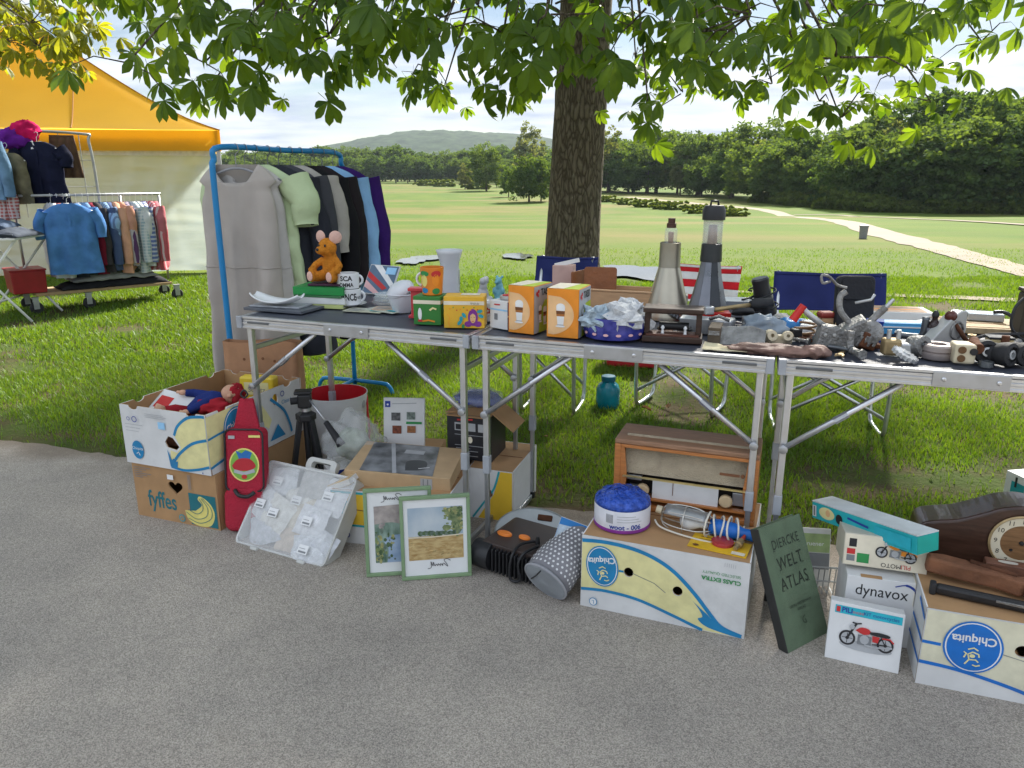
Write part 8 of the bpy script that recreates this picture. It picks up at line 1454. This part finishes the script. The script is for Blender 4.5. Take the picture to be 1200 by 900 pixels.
for x, y_, z, d in ((-0.15, 0, 0.086, (0.045, 0.02, 0.016)), (0.155, 0, 0.06, (0.035, 0.02, 0.04)), (-0.15, 0, 0.05, (0.03, 0.015, 0.02))): MB().box((x, y_ - 0.03, z), d).build('component', metal_l, t, bevel=0.002)
# inspection lamp lying on its side
t = thing('inspection_lamp', 'caged inspection lamp with blue handle and coiled white cable', 'lamp', onb(0.305, 0.135, 0.026), (0, R(3), R(-21.5 - 4))); cagem = pm('cage_wire', (0.62, 0.60, 0.55), rough=0.35, metal=0.7)
for k in range(6):
    a = k * math.pi / 3 + 0.3; c, s = math.cos(a), math.sin(a); MB().tube(bez([(-0.11, 0, 0), (-0.105, c * 0.025, s * 0.025), (-0.07, c * 0.038, s * 0.038), (-0.01, c * 0.038, s * 0.038), (0.03, c * 0.022, s * 0.022)], 5), 0.0018, 6).build('cage_wire', cagem, t, smooth=True)
MB().tube([(-0.045, 0.0385 * math.cos(a), 0.0385 * math.sin(a)) for a in np.linspace(0, 6.283, 20, endpoint=False)], 0.002, 6, closed=True).build('cage_ring', cagem, t, smooth=True)
MB().grid(lambda u, v: (-0.10 + 0.12 * u, 0.034 * math.cos(0.3 + 2.3 * v), 0.034 * math.sin(0.3 + 2.3 * v)), 6, 10).build('reflector', pm('reflector', (0.40, 0.41, 0.41), rough=0.35, metal=0.6), t, smooth=True, solid=0.0015); MB().lathe([(0.009, 0), (0.011, 0.02), (0.024, 0.045), (0.025, 0.06), (0.016, 0.075), (0, 0.08)], 20, M4((0.02, 0, -0.002), (0, R(-90), 0))).build('bulb', pm('bulb', (0.62, 0.62, 0.60), rough=0.15), t, smooth=True)
MB().tube([(-0.112, 0, 0.012), (-0.128, 0, 0.014)], [0.012, 0.011], 14).build('cage_tip', cream, t, smooth='auto'); MB().tube([(0.025, 0, 0), (0.05, 0, 0), (0.09, 0, 0.0), (0.115, 0, 0), (0.16, 0, 0.0), (0.166, 0, 0)], [0.02, 0.024, 0.023, 0.015, 0.017, 0.014], 16).build('handle', pm('blue_handle', (0.01, 0.14, 0.52), rough=0.35), t, smooth=True)
MB().tube([(0.012 + 0.0016 * k + 0.005 * math.sin(k * 0.7), (0.035 + 0.005 * math.sin(k * 0.31)) * math.cos(k * 0.5) - 0.004, 0.004 + (0.033 + 0.004 * math.sin(k * 0.37)) * math.sin(k * 0.5)) for k in range(64)], 0.0028, 6).build('cable', pm('white_cable', (0.66, 0.62, 0.53), rough=0.5), t, smooth=True)
MB().tube(bez([(0.10, -0.02, -0.02), (0.06, -0.05, -0.022), (-0.02, -0.055, -0.022), (-0.10, -0.04, -0.021), (-0.125, -0.02, -0.012)], 6), 0.0028, 6).build('cable_tail', pm('white_cable', (0.66, 0.62, 0.53)), t, smooth=True)
# blister card
t, f = carton('blister_card', 'yellow blister card with a red disc on the corner of the fruit box', 'card', onb(0.365, 0.072, 0.0), -21.5 - 6, 0.155, 0.085, 0.002, pm('card_yellow', (0.74, 0.45, 0.02), rough=0.4), bevel=0); prints(t, f['T'], [(I_BR, 's', [(0.02, 0.07), (0.06, 0.07)], 0.003), (I_BR, 's', [(0.02, 0.055), (0.055, 0.055)], 0.002), (I_BR, 's', [(0.02, 0.047), (0.058, 0.047)], 0.002), (I_CR, 'p', rect(0.115, 0.003, 0.15, 0.02)), (I_BR, 'p', ell(0.02, 0.012, 0.008, 0.006))]); MB().lathe([(0.030, 0.0025), (0.030, 0.010), (0.027, 0.012), (0, 0.012)], 28, M4((0.005, 0.012, 0))).build('red_disc', pm('red_disc', (0.42, 0.05, 0.05), rough=0.25, trans=0.1), t, smooth='auto')
t = thing('spark_plug', 'small old plug with a red tip on the yellow card', 'plug', onb(0.415, 0.075, 0.014), (0, R(-12), R(50))); MB().tube([(-0.025, 0, 0), (-0.008, 0, 0), (-0.006, 0, 0), (0.014, 0, 0)], [0.006, 0.007, 0.0105, 0.009], 12).build('shell', brass, t, smooth='auto'); MB().tube([(0.0145, 0, 0), (0.035, 0, 0.003)], [0.007, 0.004], 10).build('tip', pm('plug_red', (0.45, 0.06, 0.04)), t, smooth='auto')
# atlas
t = thing('atlas_book', 'worn green cloth atlas leaning against the table legs', 'book', (0.711, 1.681, AZ), (R(-23), 0, R(33.7))); aw, ah, at_ = 0.172, 0.325, 0.022; gcl = pm('atlas_green', (0.115, 0.165, 0.10), rough=0.75, var=0.18, scale=16, bump=0.3, bscale=240, dirt=0.2)
MB().box((aw / 2, 0, ah / 2), (aw, 0.003, ah)).build('front_cover', gcl, t, bevel=0.0008); MB().box((aw / 2, at_, ah / 2), (aw, 0.003, ah)).build('back_cover', gcl, t, bevel=0.0008); MB().box((aw / 2 - 0.002, at_ / 2, ah / 2), (aw - 0.010, at_ - 0.0035, ah - 0.010)).build('pages', pm('old_pages', (0.56, 0.50, 0.36), rough=0.9, var=0.1, stretch=(1, 60, 1)), t); MB().box((-0.0005, at_ / 2, ah / 2), (0.004, at_ + 0.004, ah - 0.001)).build('spine', pm('spine_dark', (0.028, 0.028, 0.026), rough=0.7), t, bevel=0.001)
F = face_frame((0, -0.0015, 0), (1, 0, 0), (0, -1, 0)); gold = ink('dull_black', (0.020, 0.028, 0.018))
items = []
for body, yv, sz in (('DIERCKE', 0.270, 0.036), ('WELT', 0.218, 0.047), ('ATLAS', 0.165, 0.047)): items.append((gold, 't', body, sz, 0.09, yv, 0, dict(sx=0.72 if body == 'DIERCKE' else 0.78, spacing=1.1)))
items += [(gold, 't', 'GEORG WESTERMANN', 0.0095, 0.09, 0.105, 0, dict(sx=0.9)), (gold, 't', 'VERLAG', 0.0095, 0.09, 0.092), (gold, 's', curv(1, 1, [(0.095, 0.072), (0.085, 0.066), (0.085, 0.056), (0.096, 0.052), (0.093, 0.062)]), 0.0018)]
for body, yv, xs_ in (('D', 0.270, (0.038, 0.143)), ('W', 0.218, (0.044, 0.136)), ('A', 0.165, (0.038, 0.142))):   # serif strokes
    for x in xs_: items.append((gold, 's', [(x - 0.004, yv - 0.014), (x + 0.004, yv - 0.014)], 0.0016))
prints(t, F, items, z0=0.0008, dz=0.0002)
# wire rack with magazine
t = thing('wire_rack', 'grey wire letter rack holding a green magazine behind the atlas', 'rack', (0.86, 1.99, AZ), R(-8))
for x in np.linspace(-0.06, 0.08, 10): MB().tube([(x, -0.04, 0.10), (x, -0.035, 0.012), (x, 0.05, 0.012), (x, 0.055, 0.14)], 0.002, 6).build('wire', gal, t)
for y, z in ((-0.04, 0.10), (0.055, 0.14), (-0.037, 0.055)): MB().tube([(-0.065, y, z), (0.085, y, z)], 0.003, 6).build('rim_wire', gal, t)
tm_ = thing('green_magazine', 'folded green and white magazine in the wire rack', 'magazine', (0.865, 1.995, AZ + 0.016), (R(-14), 0, R(-8))); MB().box((0, 0, 0.085), (0.145, 0.010, 0.17)).build('pages', paper, tm_, bevel=0.001); prints(tm_, face_frame((-0.0725, -0.005, 0), (1, 0, 0), (0, -1, 0)), [(pm('mag_green', (0.32, 0.42, 0.18), rough=0.35, var=0.25, scale=30), 'p', rect(0.002, 0.10, 0.143, 0.155)), (I_W, 't', 'Gruener', 0.018, 0.095, 0.125), (I_GY, 'p', rect(0.002, 0.05, 0.143, 0.098))])
# motorcycle kit boxes
def moto(s, x, y, body, rot=0.0, k=I_K):
    c, sn = math.cos(rot), math.sin(rot)
    def T(pts): return [(x + (a * c - b * sn) * s, y + (a * sn + b * c) * s) for a, b in pts]
    it = []
    for wx in (-0.62, 0.62):
        n = 24; o_ = ell(wx, -0.16, 0.27, 0.27, n); i_ = ell(wx, -0.16, 0.20, 0.20, n)
        it.append((k, 'p', T(o_))); it.append((I_LG, 'p', T(i_))); it.append((k, 's', T([(wx - 0.18, -0.16), (wx + 0.18, -0.16)]), 0.02 * s)); it.append((k, 's', T([(wx, -0.34), (wx, 0.02)]), 0.02 * s)); it.append((k, 'p', T(ell(wx, -0.16, 0.06, 0.06, 12))))
    it += [(k, 's', T([(-0.62, -0.16), (-0.42, 0.30), (-0.36, 0.42)]), 0.07 * s), (k, 's', T([(-0.5, 0.44), (-0.34, 0.42), (-0.2, 0.46)]), 0.05 * s), (I_GY, 'p', T(rect(-0.28, -0.30, 0.16, 0.05))), (I_LG, 'p', T(ell(-0.06, -0.10, 0.15, 0.16, 16))), (body, 'p', T([(q.x, q.y) for q in bez([(-0.38, 0.18, 0), (-0.2, 0.32, 0), (0.05, 0.30, 0), (0.12, 0.16, 0), (-0.1, 0.08, 0), (-0.38, 0.18, 0)], 6)])), (k, 'p', T([(q.x, q.y) for q in bez([(0.10, 0.22, 0), (0.4, 0.26, 0), (0.72, 0.22, 0), (0.7, 0.13, 0), (0.3, 0.12, 0), (0.10, 0.14, 0), (0.10, 0.22, 0)], 5)])), (body, 'p', T([(0.18, 0.10), (0.42, 0.10), (0.38, -0.12), (0.2, -0.12)])), (I_LG, 's', T([(-0.05, -0.28), (0.3, -0.30), (0.85, -0.20)]), 0.06 * s), (k, 's', T([(0.2, -0.2), (0.62, -0.16)]), 0.04 * s), (k, 's', T([(0.45, 0.12), (0.62, -0.16)]), 0.035 * s), (I_LG, 'p', T(ell(-0.5, 0.28, 0.09, 0.09, 14))), (body, 's', T([(0.5, 0.08), (0.75, 0.1), (0.88, -0.02)]), 0.05 * s)]
    return it
t, f = carton('loudspeaker_box', 'white lettered box behind the motorcycle kit box', 'box', (0.985, 1.80, AZ), -17, 0.185, 0.16, 0.188, card_w)
prints(t, f['F'], [(I_K, 't', 'dynavox', 0.044, 0.085, 0.150, 0, dict(sx=0.85)), (I_NB, 's', curv(1, 1, [(0.115, 0.172), (0.14, 0.180), (0.16, 0.170), (0.168, 0.152)]), [0.003] * 8 + [0.006] * 17)])
MB().box((-0.035, -0.075, 0.189), (0.05, 0.012, 0.003)).build('kraft_tab', kraft, t)
t, f = carton('motorcycle_kit_box', 'cream model kit box showing an orange motorcycle above the lettered box', 'box', (0.985, 1.815, AZ + 0.192), -17, 0.20, 0.14, 0.085, pm('kit_cream', (0.62, 0.58, 0.47), rough=0.5, var=0.06), rot=(R(-10), 0, R(-17)))
prints(t, f['F'], [(I_CR, 'p', rect(0.002, 0.002, 0.198, 0.083)), (I_K, 'p', rect(0.012, 0.05, 0.03, 0.072)), (I_R, 'p', rect(0.008, 0.03, 0.028, 0.045)), (I_GY, 'p', rect(0.008, 0.012, 0.028, 0.028)), (I_G, 'p', rect(0.033, 0.01, 0.062, 0.035)), (I_R, 't', 'PILI', 0.016, 0.15, 0.012, math.pi), (I_K, 't', 'MOTO', 0.016, 0.115, 0.012, math.pi)] + moto(0.055, 0.125, 0.05, I_O, -0.1), dz=0.0002)
t = thing('motorcycle_kit_box', 'white model kit box with a red motorcycle picture leaning on the path', 'box', (0.80, 1.667, AZ), (R(-13), 0, R(-24))); MB().box((0.085, 0.0225, 0.075), (0.170, 0.045, 0.150)).build('carton_body', card_w, t, bevel=0.0015)
F = face_frame((0, 0, 0), (1, 0, 0), (0, -1, 0)); prints(t, F, [(I_CY, 'p', rect(0.012, 0.122, 0.165, 0.142)), (I_NB, 't', 'PILI', 0.017, 0.04, 0.132, 0, dict(bold=0.0006)), (I_R, 't', 'moto', 0.012, 0.066, 0.131), (I_NB, 't', 'KIT motorcycles', 0.012, 0.118, 0.132), (I_R, 'p', rect(0.015, 0.125, 0.024, 0.139)), (I_LG, 'p', ell(0.09, 0.048, 0.06, 0.012, 24))] + moto(0.070, 0.090, 0.075, I_R, 0.0), dz=0.0002)
# long turquoise box
a_ = Vector((0.905, 2.0, 0.305 + AZ)); b_ = Vector((1.030, 1.70, 0.262 + AZ)); t = thing('turquoise_box', 'long turquoise box with a pale lid lying across the kit boxes', 'box', a_.lerp(b_, 0.5), (R(-8), 0, math.atan2((b_ - a_).y, (b_ - a_).x) + R(90))); tq = pm('turquoise', (0.02, 0.42, 0.46), rough=0.4, var=0.1); Ln = 0.345
MB().box((0, 0, 0), (0.075, Ln, 0.048)).build('carton_body', tq, t, bevel=0.0015); MB().box((0, 0, 0.026), (0.0755, Ln + 0.001, 0.003)).build('lid', pm('pale_lid', (0.60, 0.64, 0.64), rough=0.3, var=0.2, scale=14), t)
prints(t, face_frame((-0.0375, -Ln / 2, -0.024), (1, 0, 0), (0, -1, 0)), [(ink('jade', (0.01, 0.36, 0.30)), 'p', rect(0.001, 0.001, 0.074, 0.047))]); prints(t, face_frame((-0.0375, Ln / 2, -0.024), (0, -1, 0), (-1, 0, 0)), [(I_PY, 'p', ell(0.055, 0.026, 0.028, 0.017)), (I_K, 'p', ell(0.10, 0.022, 0.012, 0.014)), (I_SK, 'p', ell(0.06, 0.028, 0.008, 0.010)), (I_NB, 's', [(0.13, 0.035), (0.20, 0.028)], 0.006), (I_W, 'p', rect(0.004, 0.008, 0.018, 0.04)), (I_GY, 's', [(0.011, 0.01), (0.011, 0.038)], 0.006), (I_CY, 'p', rect(0.22, 0.008, 0.33, 0.040)), (I_W, 's', [(0.16, 0.012), (0.21, 0.012)], 0.003)])
# right fruit box
p = Vector((0.98, 1.566, AZ)); rw_, rd_, rh_ = 0.46, 0.38, 0.205; hl = [hole(0.205, 0.135, 0.0165, 0.0155)]
t, f = banana_box('upturned white fruit box at the path edge under the mantel clock', p, -19.7, rw_, rd_, rh_, wcard, hl, closed=kraft); F = f['F']; B2 = ink('strongblue', (0.01, 0.16, 0.55))
cprint(t, F, ink('milky', (0.70, 0.67, 0.50)), curv(1, 1, [(0.002, 0.065), (0.10, 0.058), (0.22, 0.035), (0.33, 0.004)]) + [(0.458, 0.004), (0.458, 0.10)] + curv(1, 1, [(0.40, 0.16), (0.33, 0.195), (0.25, 0.203), (0.002, 0.203)]), hl, 0.0012)
prints(t, F, [(B2, 's', curv(1, 1, [(0.0, 0.063), (0.08, 0.058), (0.18, 0.040), (0.27, 0.016), (0.33, 0.0)]), 0.009), (B2, 's', [(0, 0.118), (0.04, 0.117)], 0.008), (B2, 's', curv(1, 1, [(0.25, 0.20), (0.33, 0.19), (0.40, 0.16), (0.455, 0.10)]), 0.011), (I_GY, 's', [(0.165, 0.12), (0.21, 0.112), (0.30, 0.085), (0.36, 0.06)], 0.0016)], z0=0.0018)
logo(t, F, 0.105, 0.125, 0.062, 0.068, 0.0, 0.040, z=0.0034, blue=B2); prints(t, f['L'], [(B2, 's', [(0.0, 0.06), (0.38, 0.06)], 0.009), (B2, 's', [(0.25, 0.118), (0.38, 0.118)], 0.009), (B2, 's', [(0.3, 0.19), (0.38, 0.175)], 0.010), (I_CR, 'p', rect(0.10, 0.125, 0.24, 0.195))], z0=0.0014)
RBm = Matrix.Translation(p) @ Matrix.Rotation(R(-19.7), 4, 'Z')
def onr(x, y, z=0.0): return RBm @ Vector((x, y, rh_ + 0.0012 + z))
# mantel clock
t = thing('mantel_clock', 'dark wooden mantel clock with a cream dial ring on the fruit box', 'clock', onr(0.235, 0.30), R(-19.7)); ck = pm('clock_wood', (0.048, 0.022, 0.014), rough=0.3, var=0.35, scale=8, stretch=(2, 14, 14), coat=0.3)
half = [(0.235, 0), (0.236, 0.07), (0.226, 0.104), (0.195, 0.118), (0.145, 0.130), (0.095, 0.153), (0.05, 0.176), (0, 0.186)]
sil = [(-x, z) for x, z in half] + [(x, z) for x, z in half[::-1][1:]]; sil = [(q.x, q.y) for q in bez([(a, b, 0) for a, b in sil], 5)]
cb = MB().prism(sil, -0.055, 0.055, M4((0, 0, 0), (R(90), 0, 0))).build('case', ck, t, bevel=0.007, seg=3); MB().box((0, 0, 0.006), (0.485, 0.125, 0.012)).build('plinth', ck, t, bevel=0.003)
Fk = M4((0.0, -0.0565, 0.09), (R(90), 0, 0)); MB().lathe([(0.073, 0), (0.074, 0.004), (0.070, 0.006), (0.068, 0.004)], 40, Fk, caps=False).build('bezel', brass, t, smooth='auto'); panel('dial_ring', ell(0, 0, 0.068, 0.068, 40), [ell(0, 0, 0.047, 0.047, 36)], 0.002, pm('dial_cream', (0.62, 0.56, 0.42), rough=0.5, var=0.08), t, Fk @ Matrix.Translation((0, 0, 0.002))); MB().lathe([(0.047, 0.001), (0.03, 0.0015), (0, 0.002)], 36, Fk).build('dial_centre', pm('dial_wood', (0.20, 0.105, 0.045), rough=0.4, var=0.25, stretch=(1, 1, 9)), t)
b = MB()
for k in range(1, 13):
    a = R(90 - 30 * k); add_text(b, str(k), 0.017, Fk @ Matrix.Translation((0.0575 * math.cos(a), 0.0575 * math.sin(a), 0.0036)))
b.build('numerals', I_K, t); MB().lathe([(0.006, 0.002), (0.005, 0.006), (0, 0.007)], 14, Fk).build('arbor', plastic_black, t, smooth='auto'); MB().lathe([(0.004, 0.002), (0.003, 0.004), (0, 0.004)], 12, Fk @ Matrix.Translation((-0.02, -0.022, 0))).build('winding_hole', plastic_black, t)
# rusty plane, level, black tube
t = thing('rusty_plane', 'rusty wooden handled tool with a hooked head on the fruit box', 'tool', onr(0.165, 0.135, 0.026), (0, R(3), R(-19.7 - 13))); rw2 = pm('rusty_wood', (0.20, 0.085, 0.042), rough=0.8, var=0.35, bump=0.4, bscale=50)
MB().prism([(-0.15, -0.02), (-0.155, 0.01), (-0.12, 0.028), (-0.07, 0.03), (-0.05, 0.02), (0.0, 0.022), (0.04, 0.018), (0.06, 0.026), (0.07, 0.0), (0.05, -0.018), (0.0, -0.008), (-0.05, -0.016), (-0.10, -0.02)], -0.02, 0.02, M4((0, 0, 0.005), (0, 0, 0))).build('head', rw2, t, bevel=0.006); MB().tube([(0.06, 0, 0.006), (0.10, 0, 0.004), (0.25, -0.004, 0.0)], [0.022, 0.024, 0.026], 14).build('handle', pm('grey_wood', (0.15, 0.10, 0.075), rough=0.85, var=0.3, stretch=(1, 10, 10)), t, smooth='auto'); MB().tube([(-0.06, 0.02, 0.024), (0.04, 0.012, 0.026)], [0.008, 0.007], 10).build('bar', rust, t, smooth=True)
t = thing('black_bicycle_pump', 'long black tube with a clip lying along the front of the fruit box', 'tool', onr(0.205, 0.055, 0.0135), (0, R(0), R(-19.7 - 8))); MB().box((0, 0, 0), (0.36, 0.022, 0.026)).build('tube', plastic_black, t, bevel=0.008); MB().box((-0.02, -0.014, 0.006), (0.07, 0.005, 0.006)).build('clip', metal, t, bevel=0.001); MB().box((-0.185, 0, 0.0), (0.014, 0.026, 0.03)).build('end_cap', rubber, t, bevel=0.004)
t = thing('spirit_level', 'short worn wooden spirit level lying in front of the clock', 'level', onr(0.275, 0.205, 0.0), R(-19.7 - 4)); MB().box((0, 0, 0.024), (0.24, 0.035, 0.046)).build('body', pm('level_wood', (0.17, 0.075, 0.045), rough=0.6, var=0.3, stretch=(2, 14, 14)), t, bevel=0.003); MB().prism(ell(0, 0, 0.022, 0.007, 20), 0, 0.0012, M4((-0.07, 0, 0.047))).build('vial', pm('vial', (0.62, 0.60, 0.52), rough=0.15), t)
t, f = carton('edge_box', 'white and teal carton standing on the grass at the right edge', 'box', (1.955, 2.62, 0.0), 10, 0.12, 0.12, 0.12, card_w); prints(t, f['L'], [(I_T, 'p', rect(0.03, 0.02, 0.09, 0.09)), (I_K, 'p', rect(0.045, 0.07, 0.055, 0.11))])
t, f = carton('red_wrapped_parcel', 'small red and white packet tucked behind the turquoise box', 'packet', onr(0.02, 0.30, 0.0), -30, 0.06, 0.05, 0.05, pm('parcel_red', (0.30, 0.10, 0.07), rough=0.5, var=0.4)); prints(t, f['F'], [(I_W, 'p', rect(0.01, 0.02, 0.04, 0.04))])
# teal bottle and cool box on the lawn
p = at(713, 480, 0.0); t = thing('teal_bottle', 'teal plastic bottle standing on the lawn under the table', 'bottle', (p.x, p.y + 0.04, 0), 0); tbm = pm('teal_plastic', (0.004, 0.17, 0.22), rough=0.2, var=0.15)
MB().lathe([(0.055, 0), (0.062, 0.006), (0.064, 0.05), (0.062, 0.105), (0.052, 0.13), (0.036, 0.142), (0.034, 0.15)], 28).build('bottle_body', tbm, t, smooth=True); MB().lathe([(0.038, 0.15), (0.038, 0.172), (0.034, 0.176), (0, 0.177)], 22).build('cap', pm('teal_cap', (0.003, 0.10, 0.15), rough=0.35), t, smooth='auto')
p = at(742, 432, 0.0); t = thing('red_cool_box', 'red cool box with a white lid on the grass behind the table', 'cool box', (p.x + 0.02, p.y + 0.1, 0), R(-12)); MB().box((0, 0, 0.11), (0.34, 0.24, 0.20), taper=(1.05, 1.05)).build('tub', pm('cool_red', (0.48, 0.02, 0.03), rough=0.4), t, bevel=0.015); MB().box((0, 0, 0.222), (0.37, 0.27, 0.024)).build('lid', pm('cool_white', (0.62, 0.63, 0.66), rough=0.4), t, bevel=0.008); MB().tube([(-0.18, 0, 0.2), (-0.17, 0, 0.265), (0.17, 0, 0.265), (0.18, 0, 0.2)], 0.008, 8).build('handle', card_w, t, smooth=True)
p = at(960, 455, 0.2); t = thing('pink_tumbler', 'bright pink tumbler on the seat of the wide navy chair', 'tumbler', (1.42, 3.52, 0.352), 0); MB().lathe([(0.028, 0), (0.032, 0.003), (0.04, 0.10), (0.037, 0.10), (0.03, 0.006), (0, 0.005)], 22).build('cup', pm('hot_pink', (0.72, 0.02, 0.10), rough=0.35), t, smooth='auto')
# fallen leaves and twigs on lawn and asphalt
dl = [pm('dead_leaf%d' % i, c, rough=0.8, var=0.25) for i, c in enumerate(((0.30, 0.13, 0.04), (0.22, 0.12, 0.05), (0.34, 0.20, 0.08)))]
rr = random.Random(17); lv = [(757, 487), (783, 484), (155, 402), (300, 640), (640, 520), (1062, 500), (850, 620), (480, 470), (1090, 560)]
for i, (x, y) in enumerate(lv):
    pp = at(x, y, 0.0); z = 0.014 if (pp - E0).dot(EN) < 0 else 0.035
    o = MB().grid(lambda u, v: ((u - 0.5) * 0.05, (v - 0.5) * 0.035 * math.sin(math.pi * (0.08 + 0.84 * u)), 0.010 * (2 * v - 1) ** 2 + 0.004 * math.sin(u * 5 + i)), 6, 4).build('fallen_leaf', dl[i % 3], None, smooth=True); o.location = (pp.x, pp.y, z); o.rotation_euler = (rr.uniform(-.3, .3), rr.uniform(-.3, .3), rr.random() * 6.28); s_ = rr.uniform(0.5, 1.1) * (1.5 if i in (0, 1) else 0.45); o.scale = (s_, s_, s_)
    on_asph = z < 0.02
    tag(o, 'small dry brown leaf lying on the grey asphalt' if on_asph else 'dry brown leaf lying on the lawn', 'leaf', 'dry leaves on the asphalt' if on_asph else 'dry leaves on the lawn')

# ================================================================== AIR
hz = MB().box((0, 1500, 58), (3900, 3300, 132)).build('haze', None)
hz.data.materials.clear(); hm = bpy.data.materials.new('haze_air'); hm.use_nodes = True; ht = hm.node_tree; ht.nodes.clear()
hv = N(ht, 'ShaderNodeVolumePrincipled'); hv.inputs['Color'].default_value = (0.80, 0.88, 1.0, 1); hv.inputs['Density'].default_value = 0.00011; hv.inputs['Anisotropy'].default_value = 0.0
ho = N(ht, 'ShaderNodeOutputMaterial'); ht.links.new(hv.outputs[0], ho.inputs['Volume']); hz.data.materials.append(hm); stuff(hz); tag(hz, 'thin bluish summer haze over the whole meadow', 'haze')
